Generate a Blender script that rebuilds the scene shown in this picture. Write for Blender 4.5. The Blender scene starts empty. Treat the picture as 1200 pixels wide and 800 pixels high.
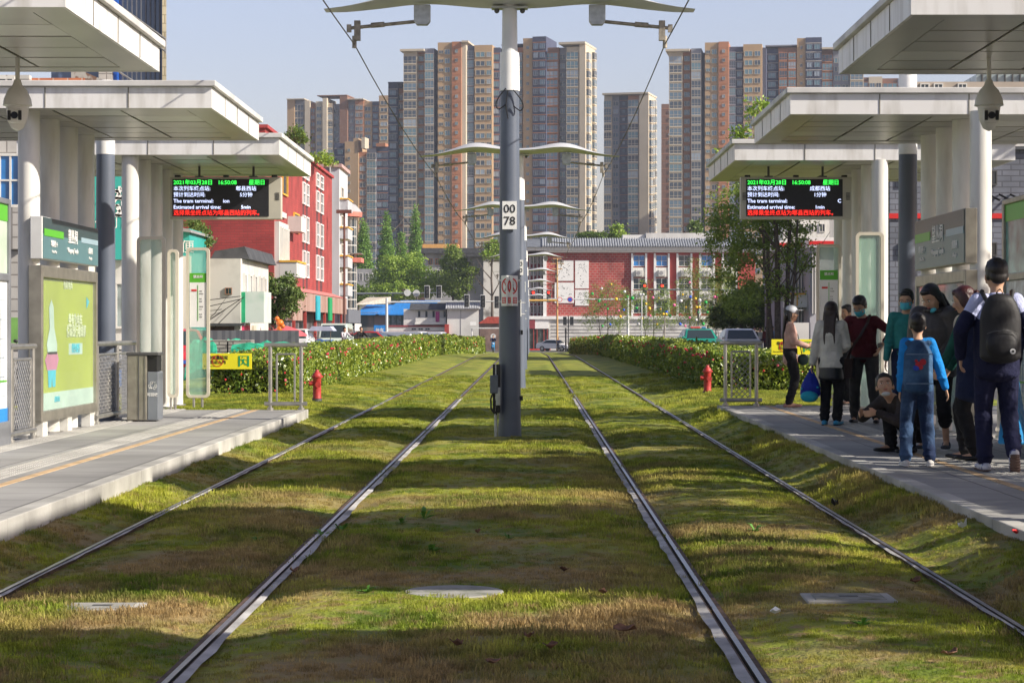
import bpy, bmesh, math, random
import numpy as np
from mathutils import Vector, Matrix
random.seed(7); RNG = np.random.default_rng(11)
SC = bpy.context.scene; COL = SC.collection
F, VX, VY, H = 2500.0, 622.0, 385.0, 1.47        # focal length and horizon of the lens, eye height
def PX(px, Y): return (px - VX) * Y / F
def PZ(py, Y): return H + (VY - py) * Y / F
def R(d): return math.radians(d)
def gz(Y):                                        # the street falls away gently beyond the stop
    if Y < 115: return 0.0
    if Y < 280: return -1.45 * (Y - 115) / 165.0
    return -1.45
# ---------------------------------------------------------------- materials
MATS = {}
def mat(name, col, rough=.6, metal=0.0, var=.12, scale=3.0, bump=0.0, bscale=40.0, emit=0.0, alpha=None, trans=0.0, col2=None, dist=.01, spec=.5, detail=4.0, stretch=None, lo=.35, hi=.65):
    if name in MATS: return MATS[name]
    m = bpy.data.materials.new(name); m.use_nodes = True
    nt = m.node_tree; N = nt.nodes; L = nt.links
    b = N['Principled BSDF']
    b.inputs['Roughness'].default_value = rough; b.inputs['Metallic'].default_value = metal
    b.inputs['Specular IOR Level'].default_value = spec
    c = (*col, 1)
    g = N.new('ShaderNodeNewGeometry')
    vec = g.outputs['Position']
    if stretch:
        mp = N.new('ShaderNodeMapping'); mp.inputs['Scale'].default_value = stretch
        L.new(vec, mp.inputs['Vector']); vec = mp.outputs['Vector']
    if var > 0 or col2:
        n = N.new('ShaderNodeTexNoise'); n.inputs['Scale'].default_value = scale; n.inputs['Detail'].default_value = detail
        L.new(vec, n.inputs['Vector'])
        r = N.new('ShaderNodeMapRange'); r.inputs[1].default_value = lo; r.inputs[2].default_value = hi
        L.new(n.outputs['Fac'], r.inputs[0])
        mx = N.new('ShaderNodeMix'); mx.data_type = 'RGBA'
        a_ = col2 if col2 else tuple(min(1, x * (1 + var)) for x in col)
        b_ = col if col2 else tuple(x * (1 - var) for x in col)
        mx.inputs[6].default_value = (*b_, 1); mx.inputs[7].default_value = (*a_, 1)
        L.new(r.outputs[0], mx.inputs[0]); L.new(mx.outputs[2], b.inputs['Base Color'])
    else:
        b.inputs['Base Color'].default_value = c
    if bump > 0:
        n2 = N.new('ShaderNodeTexNoise'); n2.inputs['Scale'].default_value = bscale; n2.inputs['Detail'].default_value = 5
        L.new(vec, n2.inputs['Vector'])
        bp = N.new('ShaderNodeBump'); bp.inputs['Strength'].default_value = bump; bp.inputs['Distance'].default_value = dist
        L.new(n2.outputs['Fac'], bp.inputs['Height']); L.new(bp.outputs[0], b.inputs['Normal'])
    if emit > 0:
        b.inputs['Emission Color'].default_value = c; b.inputs['Emission Strength'].default_value = emit
    if trans > 0:
        b.inputs['Transmission Weight'].default_value = trans
    if alpha is not None:
        b.inputs['Alpha'].default_value = alpha
    MATS[name] = m
    return m
def brickmat(name, c1, c2, mortar, sx, sz, gap=.02, rough=.75, axis='x', off=.5):
    """rows of bricks / tiles on a wall, laid out in metres"""
    if name in MATS: return MATS[name]
    m = bpy.data.materials.new(name); m.use_nodes = True
    nt = m.node_tree; N = nt.nodes; L = nt.links; b = N['Principled BSDF']; b.inputs['Roughness'].default_value = rough
    g = N.new('ShaderNodeNewGeometry'); s = N.new('ShaderNodeSeparateXYZ'); L.new(g.outputs['Position'], s.inputs[0])
    cb = N.new('ShaderNodeCombineXYZ')
    ad = N.new('ShaderNodeMath'); ad.operation = 'ADD'; L.new(s.outputs['X'], ad.inputs[0]); L.new(s.outputs['Y'], ad.inputs[1])
    L.new(ad.outputs[0], cb.inputs['X']); L.new(s.outputs['Y' if axis == 'flat' else 'Z'], cb.inputs['Y'])
    if axis == 'flat': L.new(s.outputs['X'], cb.inputs['X'])
    t = N.new('ShaderNodeTexBrick'); t.offset = off
    t.inputs['Scale'].default_value = 1; t.inputs['Brick Width'].default_value = sx; t.inputs['Row Height'].default_value = sz
    t.inputs['Mortar Size'].default_value = gap; t.inputs['Mortar Smooth'].default_value = .3
    t.inputs['Color1'].default_value = (*c1, 1); t.inputs['Color2'].default_value = (*c2, 1); t.inputs['Mortar'].default_value = (*mortar, 1)
    L.new(cb.outputs[0], t.inputs['Vector'])
    n = N.new('ShaderNodeTexNoise'); n.inputs['Scale'].default_value = .7; n.inputs['Detail'].default_value = 6; L.new(g.outputs['Position'], n.inputs['Vector'])
    r = N.new('ShaderNodeMapRange'); r.inputs[1].default_value = .3; r.inputs[2].default_value = .7; r.inputs[3].default_value = .66; r.inputs[4].default_value = 1.15
    L.new(n.outputs['Fac'], r.inputs[0])
    mx = N.new('ShaderNodeVectorMath'); mx.operation = 'SCALE'; L.new(t.outputs['Color'], mx.inputs[0]); L.new(r.outputs[0], mx.inputs['Scale'])
    L.new(mx.outputs[0], b.inputs['Base Color'])
    bp = N.new('ShaderNodeBump'); bp.inputs['Strength'].default_value = .4; bp.inputs['Distance'].default_value = .01; bp.invert = True
    L.new(t.outputs['Fac'], bp.inputs['Height']); L.new(bp.outputs[0], b.inputs['Normal'])
    MATS[name] = m
    return m
def glassmat(name, tint, alpha=.35, rough=.05):
    m = mat(name, tint, rough=rough, var=0, spec=.8, alpha=alpha)
    return m
# ---------------------------------------------------------------- mesh builder
def top_loc(o):
    while o.parent: o = o.parent
    return o.location
class MB:
    def __init__(s): s.v = []; s.f = []; s.mi = []; s.m = 0
    def add(s, vs, fs):
        k = len(s.v); s.v += [tuple(v) for v in vs]; s.f += [tuple(i + k for i in f) for f in fs]; s.mi += [s.m] * len(fs); return s
    def box(s, x0, x1, y0, y1, z0, z1, rz=0, c=None):
        vs = [(x0,y0,z0),(x1,y0,z0),(x1,y1,z0),(x0,y1,z0),(x0,y0,z1),(x1,y0,z1),(x1,y1,z1),(x0,y1,z1)]
        if rz:
            cx, cy = c if c else ((x0+x1)/2, (y0+y1)/2); a, b = math.cos(rz), math.sin(rz)
            vs = [(cx+(x-cx)*a-(y-cy)*b, cy+(x-cx)*b+(y-cy)*a, z) for x, y, z in vs]
        return s.add(vs, [(0,3,2,1),(4,5,6,7),(0,1,5,4),(1,2,6,5),(2,3,7,6),(3,0,4,7)])
    def cyl(s, p0, p1, r0, r1=None, n=16, caps=True, sx=1.0, sy=1.0):
        r1 = r0 if r1 is None else r1
        p0 = Vector(p0); p1 = Vector(p1); d = (p1 - p0).normalized()
        a = Vector((1,0,0)) if abs(d.x) < .9 else Vector((0,1,0))
        u = (a - d * a.dot(d)).normalized(); w = d.cross(u)
        vs = []
        for p, r in ((p0, r0), (p1, r1)):
            for i in range(n):
                t = 2*math.pi*i/n; vs.append(p + u*(math.cos(t)*r*sx) + w*(math.sin(t)*r*sy))
        fs = [(i, (i+1)%n, n+(i+1)%n, n+i) for i in range(n)]
        if caps: fs += [tuple(reversed(range(n))), tuple(range(n, 2*n))]
        return s.add(vs, fs)
    def tube(s, pts, r, n=8):
        for a, b in zip(pts[:-1], pts[1:]): s.cyl(a, b, r, n=n)
        return s
    def lathe(s, c, prof, n=20):
        vs = []; 
        for r, z in prof:
            for i in range(n):
                t = 2*math.pi*i/n; vs.append((c[0]+r*math.cos(t), c[1]+r*math.sin(t), c[2]+z))
        fs = []
        for k in range(len(prof)-1):
            for i in range(n): fs.append((k*n+i, k*n+(i+1)%n, (k+1)*n+(i+1)%n, (k+1)*n+i))
        fs += [tuple(reversed(range(n))), tuple(range((len(prof)-1)*n, len(prof)*n))]
        return s.add(vs, fs)
    def prism(s, poly, y0, y1):                     # polygon in XZ pushed along Y
        n = len(poly); vs = [(x, y0, z) for x, z in poly] + [(x, y1, z) for x, z in poly]
        return s.add(vs, [tuple(range(n)), tuple(reversed(range(n, 2*n)))] + [(i, n+i, n+(i+1)%n, (i+1)%n) for i in range(n)])
    def prismx(s, poly, x0, x1):                    # polygon in YZ pushed along X
        n = len(poly); vs = [(x0, y, z) for y, z in poly] + [(x1, y, z) for y, z in poly]
        return s.add(vs, [tuple(range(n)), tuple(reversed(range(n, 2*n)))] + [(i, n+i, n+(i+1)%n, (i+1)%n) for i in range(n)])
    def prismz(s, poly, z0, z1):
        n = len(poly); vs = [(x, y, z0) for x, y in poly] + [(x, y, z1) for x, y in poly]
        return s.add(vs, [tuple(reversed(range(n))), tuple(range(n, 2*n))] + [(i, (i+1)%n, n+(i+1)%n, n+i) for i in range(n)])
    def ball(s, c, rx, ry=None, rz=None, n=12, m=8):
        ry = rx if ry is None else ry; rz = rx if rz is None else rz
        vs = [(c[0], c[1], c[2]-rz)]
        for j in range(1, m):
            p = -math.pi/2 + math.pi*j/m
            for i in range(n):
                t = 2*math.pi*i/n; vs.append((c[0]+rx*math.cos(p)*math.cos(t), c[1]+ry*math.cos(p)*math.sin(t), c[2]+rz*math.sin(p)))
        vs.append((c[0], c[1], c[2]+rz)); fs = [(0, 1+(i+1)%n, 1+i) for i in range(n)]
        for j in range(m-2):
            for i in range(n): a = 1+j*n; fs.append((a+i, a+(i+1)%n, a+n+(i+1)%n, a+n+i))
        a = 1+(m-2)*n; fs += [(a+i, a+(i+1)%n, len(vs)-1) for i in range(n)]
        return s.add(vs, fs)
    def build(s, name, m, parent=None, smooth=False, bevel=0, fixn=True):
        me = bpy.data.meshes.new(name)
        ms = m if isinstance(m, (list, tuple)) else [m]
        vs = np.array(s.v, dtype=float)
        if parent is not None:
            off = np.array(top_loc(parent)); org = None
        else:
            lo = vs.min(0); hi = vs.max(0); org = np.array([(lo[0]+hi[0])/2, (lo[1]+hi[1])/2, lo[2]]); off = org
        me.from_pydata((vs - off).tolist(), [], s.f)
        for mm in ms: me.materials.append(mm)
        if len(ms) > 1: me.polygons.foreach_set('material_index', s.mi)
        if fixn:
            bm = bmesh.new(); bm.from_mesh(me); bmesh.ops.recalc_face_normals(bm, faces=bm.faces); bm.to_mesh(me); bm.free()
        if smooth:
            me.polygons.foreach_set('use_smooth', [True]*len(me.polygons))
            try: me.set_sharp_from_angle(angle=R(40))
            except Exception: pass
        me.update()
        o = bpy.data.objects.new(name, me); COL.objects.link(o)
        if parent is not None: o.parent = parent
        else: o.location = org
        if bevel:
            b = o.modifiers.new('bevel', 'BEVEL'); b.width = bevel; b.segments = 2; b.limit_method = 'ANGLE'
        return o
def tag(o, label=None, cat=None, group=None, kind=None):
    if label: o['label'] = label
    if cat: o['category'] = cat
    if group: o['group'] = group
    if kind: o['kind'] = kind
    return o
def thing(name, loc, label, cat, group=None):
    o = bpy.data.objects.new(name, None); COL.objects.link(o); o.location = loc; o.empty_display_size = .2
    return tag(o, label, cat, group)
def kids(o): return [c for c in bpy.data.objects if c.parent == o]
def copy_tree(o, parent=None, root=True, loc=None, rz=None, scale=None, label=None):
    c = o.copy(); COL.objects.link(c); c.parent = parent
    if root:
        if loc is not None: c.location = loc
        if rz is not None: c.rotation_euler = (0, 0, rz)
        if scale is not None: c.scale = scale if hasattr(scale, '__len__') else (scale,)*3
        if label: c['label'] = label
    for ch in list(o.children): copy_tree(ch, c, False)
    return c
def text(body, size, m, parent, loc, face='-Y', name='lettering', ext=.002, sx=1.0, align='LEFT', space=1.0, line=1.0, bold=0.0):
    cu = bpy.data.curves.new('t', 'FONT'); cu.body = body; cu.size = size; cu.align_x = align; cu.align_y = 'CENTER'
    cu.extrude = ext; cu.space_character = space; cu.space_line = line; cu.resolution_u = 2; cu.offset = bold
    o = bpy.data.objects.new('t', cu); COL.objects.link(o)
    dg = bpy.context.evaluated_depsgraph_get(); dg.update()
    me = bpy.data.meshes.new_from_object(o.evaluated_get(dg)); 
    bpy.data.objects.remove(o); bpy.data.curves.remove(cu)
    rz = {'-Y': 0, '+X': R(90), '-X': R(-90), '+Y': R(180)}[face]
    M_ = Matrix.Translation(Vector(loc) - Vector(top_loc(parent))) @ Matrix.Rotation(rz, 4, 'Z') @ Matrix.Rotation(R(90), 4, 'X') @ Matrix.Diagonal((sx, 1, 1, 1))
    me.transform(M_); me.name = name; me.materials.clear(); me.materials.append(m)
    q = bpy.data.objects.new(name, me); COL.objects.link(q); q.parent = parent
    return q
def fast_mesh(name, verts, faces4, mats, mi=None, smooth=False):
    me = bpy.data.meshes.new(name); n = len(verts); k = len(faces4)
    me.vertices.add(n); me.vertices.foreach_set('co', np.asarray(verts, dtype=np.float32).ravel())
    w = faces4.shape[1]
    me.loops.add(k*w); me.loops.foreach_set('vertex_index', faces4.astype(np.int32).ravel())
    me.polygons.add(k); me.polygons.foreach_set('loop_start', np.arange(0, k*w, w, dtype=np.int32))
    for m in mats: me.materials.append(m)
    if mi is not None: me.polygons.foreach_set('material_index', mi.astype(np.int32))
    if smooth: me.polygons.foreach_set('use_smooth', np.ones(k, dtype=bool))
    me.update(); me.validate()
    return me
def put(name, me, parent=None, loc=(0,0,0)):
    o = bpy.data.objects.new(name, me); COL.objects.link(o); o.location = loc
    if parent: o.parent = parent
    return o
# ---------------------------------------------------------------- camera, sky, sun
cam = bpy.data.cameras.new('camera'); co = bpy.data.objects.new('camera', cam); COL.objects.link(co); SC.camera = co
co.location = (0, 0, H); co.rotation_euler = (R(90), 0, 0); cam.sensor_width = 36; cam.sensor_fit = 'HORIZONTAL'
cam.lens = 36 * F / 1200; cam.shift_x = -22/1200; cam.shift_y = -15/1200; cam.clip_end = 6000; cam.clip_start = .1
SUN = Vector((-6.2, 2.3, -4.0)).normalized()
el = math.asin(-SUN.z); az = math.atan2(-SUN.x, -SUN.y)    # azimuth from +Y, clockwise towards +X
w = bpy.data.worlds.new('World'); SC.world = w; w.use_nodes = True
nt = w.node_tree; bg = nt.nodes['Background']
sky = nt.nodes.new('ShaderNodeTexSky'); sky.sky_type = 'NISHITA'; sky.sun_disc = False
sky.sun_elevation = el; sky.sun_rotation = az; sky.air_density = 1.0; sky.dust_density = 1.0; sky.ozone_density = 1.0
tn = nt.nodes.new('ShaderNodeVectorMath'); tn.operation = 'MULTIPLY'; tn.inputs[1].default_value = (1.15, .95, .99); nt.links.new(sky.outputs[0], tn.inputs[0])
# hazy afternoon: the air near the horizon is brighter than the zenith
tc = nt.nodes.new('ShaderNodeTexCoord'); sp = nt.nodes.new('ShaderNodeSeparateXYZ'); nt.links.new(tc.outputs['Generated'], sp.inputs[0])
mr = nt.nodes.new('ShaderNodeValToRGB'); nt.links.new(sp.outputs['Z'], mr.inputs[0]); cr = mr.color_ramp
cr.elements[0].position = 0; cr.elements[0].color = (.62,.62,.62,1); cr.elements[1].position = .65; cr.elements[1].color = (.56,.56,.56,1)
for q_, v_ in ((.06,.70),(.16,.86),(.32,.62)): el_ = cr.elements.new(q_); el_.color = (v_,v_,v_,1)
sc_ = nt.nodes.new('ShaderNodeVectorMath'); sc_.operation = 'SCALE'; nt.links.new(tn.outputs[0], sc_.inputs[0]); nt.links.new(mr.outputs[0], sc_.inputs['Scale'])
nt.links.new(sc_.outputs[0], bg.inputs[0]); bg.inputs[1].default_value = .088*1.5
sl = bpy.data.lights.new('sun', 'SUN'); so = bpy.data.objects.new('sun', sl); COL.objects.link(so)
sl.energy = 5.0; sl.angle = R(.55); sl.color = (1.0, .92, .80)
so.rotation_euler = SUN.to_track_quat('-Z', 'Y').to_euler(); so.location = (30, -10, 30)
SC.view_settings.view_transform = 'Standard'; SC.view_settings.look = 'None'; SC.view_settings.gamma = 1; SC.view_settings.exposure = 0.60
SC.cycles.max_bounces = 6; SC.cycles.transparent_max_bounces = 10; SC.cycles.volume_bounces = 0
# ---------------------------------------------------------------- shared materials
CONC = mat('concrete', (.40,.39,.36), .85, var=.25, scale=2.2, bump=.35, bscale=60, dist=.004)
METAL = mat('brushed_steel', (.42,.41,.38), .38, .8, var=.12, scale=9)
DSTEEL = mat('dark_steel', (.10,.10,.10), .5, .3, var=.1)
GREYP = mat('slate_paint', (.105,.125,.165), .42, var=.10, scale=1.2, bump=.05, bscale=12)
LIGHTP = mat('pale_grey_paint', (.60,.61,.60), .4, var=.08, scale=2)
BLACK = mat('black_rubber', (.012,.012,.013), .5, var=.1)
WHITE = mat('white_paint', (.78,.78,.76), .45, var=.05)
CREAM = mat('cream_powder_coat', (.54,.52,.46), .38, col2=(.72,.71,.66), scale=4, stretch=(1.5,1.5,.3), lo=.25, hi=.5, detail=7, bump=.05, bscale=6)
ALU = mat('aluminium_fascia', (.54,.52,.48), .4, .0, col2=(.76,.75,.73), scale=5, stretch=(1.2,1.2,.25), lo=.28, hi=.52, detail=7)
CAP = mat('weathered_roof_cap', (.58,.57,.55), .6, var=.18, scale=2)
GOLD = mat('signal_yellow', (.75,.42,.05), .5)
HAZE = .00020
# ================================================================ GROUND
ASPH = mat('asphalt', (.075,.075,.078), .9, var=.3, scale=.6, bump=.3, bscale=80, dist=.004)
def sheet(name, x0, x1, ys, z, m, kind='structure', dz=0.0):
    mb = MB()
    for a, b in zip(ys[:-1], ys[1:]):
        mb.add([(x0,a,z+gz(a)),(x1,a,z+gz(a)),(x1,b,z+gz(b)),(x0,b,z+gz(b))], [(0,1,2,3)])
    return tag(mb.build(name, m, fixn=False), kind=kind)
sheet('ground', -1500, 1500, [-60, 40, 115, 160, 200, 240, 280, 600, 3000], -.06, mat('dry_earth', (.17,.16,.12), .95, var=.3, scale=.2, bump=.3, bscale=20))
sheet('road', -21, -8.6, [-40, 60, 115, 160, 200, 240, 280], -.03, ASPH)
sheet('road', 8.6, 19, [-40, 60, 115, 160, 200, 240, 280], -.03, ASPH)
sheet('cross_road', -150, 150, [262, 280, 286], -.02, ASPH)
# track bed: grass over gently humped soil between the rails
RAILS = [-2.94, -1.51, .96, 2.40]
def hump(x, y):
    x = np.asarray(x, float); y = np.asarray(y, float)
    h = .028*np.sin(y*1.9+.8*np.sin(x*1.3))*np.cos(x*.9+.4) + .018*np.sin(y*4.1+x*1.7) + .012*np.sin(y*7.3-x*3.1+1)*np.sin(x*4.2)
    d = np.min(np.abs(x[..., None]-np.array(RAILS)), axis=-1)
    f = np.clip((d-.05)/.35, 0, 1); f = f*f*(3-2*f)
    edge_ = np.clip((x-2.6)/.3, 0, 1)+np.clip((-3.1-x)/.3, 0, 1)
    h = (h*.55*(1-.6*edge_)+.042)*f - .012
    bank = np.clip((x-2.55)/.45, 0, 1)*.14*(y < 35.4) + np.clip((-3.05-x)/.4, 0, 1)*.06*(y < 33.6)
    hedge = np.clip((x-2.9)/.9, 0, 1)*.10*(y >= 35.4) + np.clip((-3.4-x)/1.2, 0, 1)*.10*(y >= 33.6)
    fall = np.interp(y, [0,115,280], [0,0,-1.45])
    return h + bank*(.94+.06*np.sin(y*2.7)) + hedge + fall
def edge_l(y): return np.where(y < 33.5, -3.47, -9.0)
def edge_r(y): return np.where(y < 35.3, 3.07, 8.8)
def lawn_grid():
    ys = np.concatenate([np.arange(-3, 6, .5), np.arange(6, 33.0, .12), [33.0], np.arange(33.12, 60, .25), np.arange(60, 190, 1.5)])
    xs = np.concatenate([np.linspace(-9.0, -3.5, 12), np.arange(-3.47, 3.08, .07), np.linspace(3.12, 8.8, 14)])
    X, Y = np.meshgrid(xs, ys); Z = hump(X, Y)
    v = np.stack([X, Y, Z], -1).reshape(-1, 3); n = len(xs); m_ = len(ys)
    i = np.arange(m_-1)[:, None]*n + np.arange(n-1)[None, :]; i = i.ravel()
    f = np.stack([i, i+1, i+n+1, i+n], -1)
    cx = (v[f[:,0],0]+v[f[:,2],0])/2; cy = (v[f[:,0],1]+v[f[:,2],1])/2
    keep = (cx > edge_l(cy)-.05) & (cx < edge_r(cy)+.05)
    f = f[keep]
    used = np.unique(f); remap = -np.ones(len(v), int); remap[used] = np.arange(len(used))
    return v[used], remap[f]
def grassmat(name, blade):
    m = bpy.data.materials.new(name); m.use_nodes = True
    nt = m.node_tree; N = nt.nodes; L = nt.links; b = N['Principled BSDF']
    b.inputs['Roughness'].default_value = .7; b.inputs['Specular IOR Level'].default_value = .2
    g = N.new('ShaderNodeNewGeometry')
    def noise(scale, det, lo, hi, st=None):
        n = N.new('ShaderNodeTexNoise'); n.inputs['Scale'].default_value = scale; n.inputs['Detail'].default_value = det
        src = g.outputs['Position']
        if st:
            mp = N.new('ShaderNodeMapping'); mp.inputs['Scale'].default_value = st; L.new(src, mp.inputs['Vector']); src = mp.outputs[0]
        L.new(src, n.inputs['Vector'])
        r = N.new('ShaderNodeMapRange'); r.inputs[1].default_value = lo; r.inputs[2].default_value = hi; L.new(n.outputs['Fac'], r.inputs[0]); return r.outputs[0]
    def mix(fac, a, c):
        x = N.new('ShaderNodeMix'); x.data_type = 'RGBA'
        for s_, v in ((6, a), (7, c)):
            if isinstance(v, tuple): x.inputs[s_].default_value = (*v, 1)
            else: L.new(v, x.inputs[s_])
        L.new(fac, x.inputs[0]); return x.outputs[2]
    c = mix(noise(1.1, 5, .38, .62), (.16,.235,.026), (.43,.45,.060))
    # dry straw-coloured patches
    sy = N.new('ShaderNodeSeparateXYZ'); L.new(g.outputs['Position'], sy.inputs[0])
    near = N.new('ShaderNodeMapRange'); near.inputs[1].default_value = 12; near.inputs[2].default_value = 32; near.inputs[3].default_value = .92; near.inputs[4].default_value = .18; L.new(sy.outputs['Y'], near.inputs[0])
    def times(a): 
        m_ = N.new('ShaderNodeMath'); m_.operation = 'MULTIPLY'; L.new(a, m_.inputs[0]); L.new(near.outputs[0], m_.inputs[1]); return m_.outputs[0]
    c = mix(times(noise(.75, 6, .44, .60)), c, (.44,.31,.15))
    c = mix(times(noise(9, 4, .50, .68)), c, (.40,.29,.14))
    if blade:
        oi = N.new('ShaderNodeObjectInfo'); r = N.new('ShaderNodeMapRange'); r.inputs[3].default_value = .6; r.inputs[4].default_value = 1.35
        L.new(oi.outputs['Random'], r.inputs[0])
        vm = N.new('ShaderNodeVectorMath'); vm.operation = 'SCALE'; L.new(c, vm.inputs[0]); L.new(r.outputs[0], vm.inputs['Scale']); c = vm.outputs[0]
        tr = N.new('ShaderNodeBsdfTranslucent'); L.new(c, tr.inputs['Color'])
        L.new(c, b.inputs['Base Color'])
        ms = N.new('ShaderNodeMixShader'); ms.inputs[0].default_value = .45
        L.new(b.outputs[0], ms.inputs[1]); L.new(tr.outputs[0], ms.inputs[2]); L.new(ms.outputs[0], N['Material Output'].inputs['Surface'])
    else:
        vm = N.new('ShaderNodeVectorMath'); vm.operation = 'SCALE'; L.new(c, vm.inputs[0]); vm.inputs['Scale'].default_value = .75
        L.new(vm.outputs[0], b.inputs['Base Color'])
        n = N.new('ShaderNodeTexNoise'); n.inputs['Scale'].default_value = 35; n.inputs['Detail'].default_value = 6; L.new(g.outputs['Position'], n.inputs['Vector'])
        bp = N.new('ShaderNodeBump'); bp.inputs['Strength'].default_value = .8; bp.inputs['Distance'].default_value = .03
        L.new(n.outputs['Fac'], bp.inputs['Height']); L.new(bp.outputs[0], b.inputs['Normal'])
    return m
lv, lf = lawn_grid()
lawn = put('lawn_ground', fast_mesh('lawn_ground', lv, lf, [grassmat('grass_soil', False)], smooth=True)); tag(lawn, kind='structure')
BLADE = grassmat('grass_blades', True)
def tuft(seed, n=52, rad=.085, h0=.008, h1=.026, wd=.0021):
    r = np.random.default_rng(seed); v = []; f = []
    for i in range(n):
        a = r.uniform(0, 6.28); q = rad*math.sqrt(r.uniform(0, 1)); x, y = q*math.cos(a), q*math.sin(a)
        h = r.uniform(h0, h1); b = r.uniform(0, 6.28); lean = r.uniform(.2, 1.0)*h; d = (math.cos(b), math.sin(b)); w_ = wd*r.uniform(.7, 1.5)
        s = (-d[1]*w_, d[0]*w_); k = len(v)
        v += [(x-s[0], y-s[1], -.012), (x+s[0], y+s[1], -.012), (x+s[0]*.8+d[0]*lean*.4, y+s[1]*.8+d[1]*lean*.4, h*.65), (x-s[0]*.8+d[0]*lean*.4, y-s[1]*.8+d[1]*lean*.4, h*.65),
              (x+s[0]*.2+d[0]*lean, y+s[1]*.2+d[1]*lean, h), (x-s[0]*.2+d[0]*lean, y-s[1]*.2+d[1]*lean, h)]
        f += [(k, k+1, k+2, k+3), (k+3, k+2, k+4, k+5)]
    return fast_mesh('grass_tuft', np.array(v), np.array(f), [BLADE])
tcol = bpy.data.collections.new('tufts')
for s in range(6):
    o = bpy.data.objects.new('grass_tuft', tuft(s)); tcol.objects.link(o)
pts = []; scl = []
def scatter(y0, y1, dens, s0, s1, x0=-3.45, x1=3.05):
    n = int((y1-y0)*(x1-x0)*dens); x = RNG.uniform(x0, x1, n); y = RNG.uniform(y0, y1, n)
    # only the part the lens can look at, plus a step to each side
    keep = (np.abs(x) < y*.30+1.6)
    d = np.min(np.abs(x[:, None]-np.array(RAILS)), axis=1); keep &= d > .040+RNG.uniform(0, .03, n)
    for q in RAILS[1:3]: keep &= ~((np.sign(q)*-1*(x-q) > 0) & (np.abs(x-q) < .09))
    x = x[keep]; y = y[keep]
    near = np.clip((np.min(np.abs(x[:, None]-np.array(RAILS)), axis=1)-.08)/.25, 0, 1)
    s = RNG.uniform(s0, s1, len(x))*(.85+.35*np.sin(x*2.3+1.7*np.sin(y*.8)))
    bank = ((x > 2.75) | (x < -3.15)) & (y < 35)
    s = np.where(bank, s*1.15, s)
    pts.append(np.stack([x, y, hump(x, y)], -1)); scl.append(s)
scatter(7.5, 15, 210, .6, 1.2); scatter(15, 24, 130, .7, 1.25); scatter(24, 40, 60, .8, 1.35)
scatter(40, 65, 16, 1.2, 1.9, -4.7, 4.2)
scatter(34, 44, 60, 1.2, 1.9, -7.5, -3.45); scatter(35.4, 47, 60, 1.2, 1.9, 3.05, 8)
P = np.concatenate(pts); S = np.concatenate(scl)
for (a_, b_, c_, d_) in ((PX(942,11.41)-.03, PX(1046,11.41)+.03, 11.22, 11.62), (PX(474,11.52)+.03, PX(590,11.52)-.03, 11.3, 11.75), (PX(72,11.04), PX(168,11.04), 10.92, 11.2)):
    k_ = ~((P[:,0] > a_) & (P[:,0] < b_) & (P[:,1] > c_) & (P[:,1] < d_)); P = P[k_]; S = S[k_]
me = bpy.data.meshes.new('grass'); me.vertices.add(len(P)); me.vertices.foreach_set('co', P.astype(np.float32).ravel())
at = me.attributes.new('size', 'FLOAT', 'POINT'); at.data.foreach_set('value', S.astype(np.float32))
at = me.attributes.new('turn', 'FLOAT_VECTOR', 'POINT'); at.data.foreach_set('vector', np.stack([RNG.uniform(-.2,.2,len(P)), RNG.uniform(-.2,.2,len(P)), RNG.uniform(0,6.28,len(P))], -1).astype(np.float32).ravel())
me.update(); me.materials.append(BLADE)
grass = put('grass', me)
tag(grass, 'mown patchy green and straw coloured grass growing between the rails', 'grass', kind='stuff')
ng = bpy.data.node_groups.new('scatter_grass', 'GeometryNodeTree')
ng.interface.new_socket('Geometry', in_out='INPUT', socket_type='NodeSocketGeometry'); ng.interface.new_socket('Geometry', in_out='OUTPUT', socket_type='NodeSocketGeometry')
gi = ng.nodes.new('NodeGroupInput'); go = ng.nodes.new('NodeGroupOutput'); ip = ng.nodes.new('GeometryNodeInstanceOnPoints'); ci = ng.nodes.new('GeometryNodeCollectionInfo')
ci.inputs['Collection'].default_value = tcol; ci.inputs['Separate Children'].default_value = True; ci.inputs['Reset Children'].default_value = True
ip.inputs['Pick Instance'].default_value = True
na = ng.nodes.new('GeometryNodeInputNamedAttribute'); na.data_type = 'FLOAT'; na.inputs['Name'].default_value = 'size'
nb = ng.nodes.new('GeometryNodeInputNamedAttribute'); nb.data_type = 'FLOAT_VECTOR'; nb.inputs['Name'].default_value = 'turn'
ng.links.new(gi.outputs[0], ip.inputs['Points']); ng.links.new(ci.outputs[0], ip.inputs['Instance']); ng.links.new(nb.outputs['Attribute'], ip.inputs['Rotation'])
ng.links.new(na.outputs['Attribute'], ip.inputs['Scale']); ng.links.new(ip.outputs[0], go.inputs[0])
md = grass.modifiers.new('scatter', 'NODES'); md.node_group = ng
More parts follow.
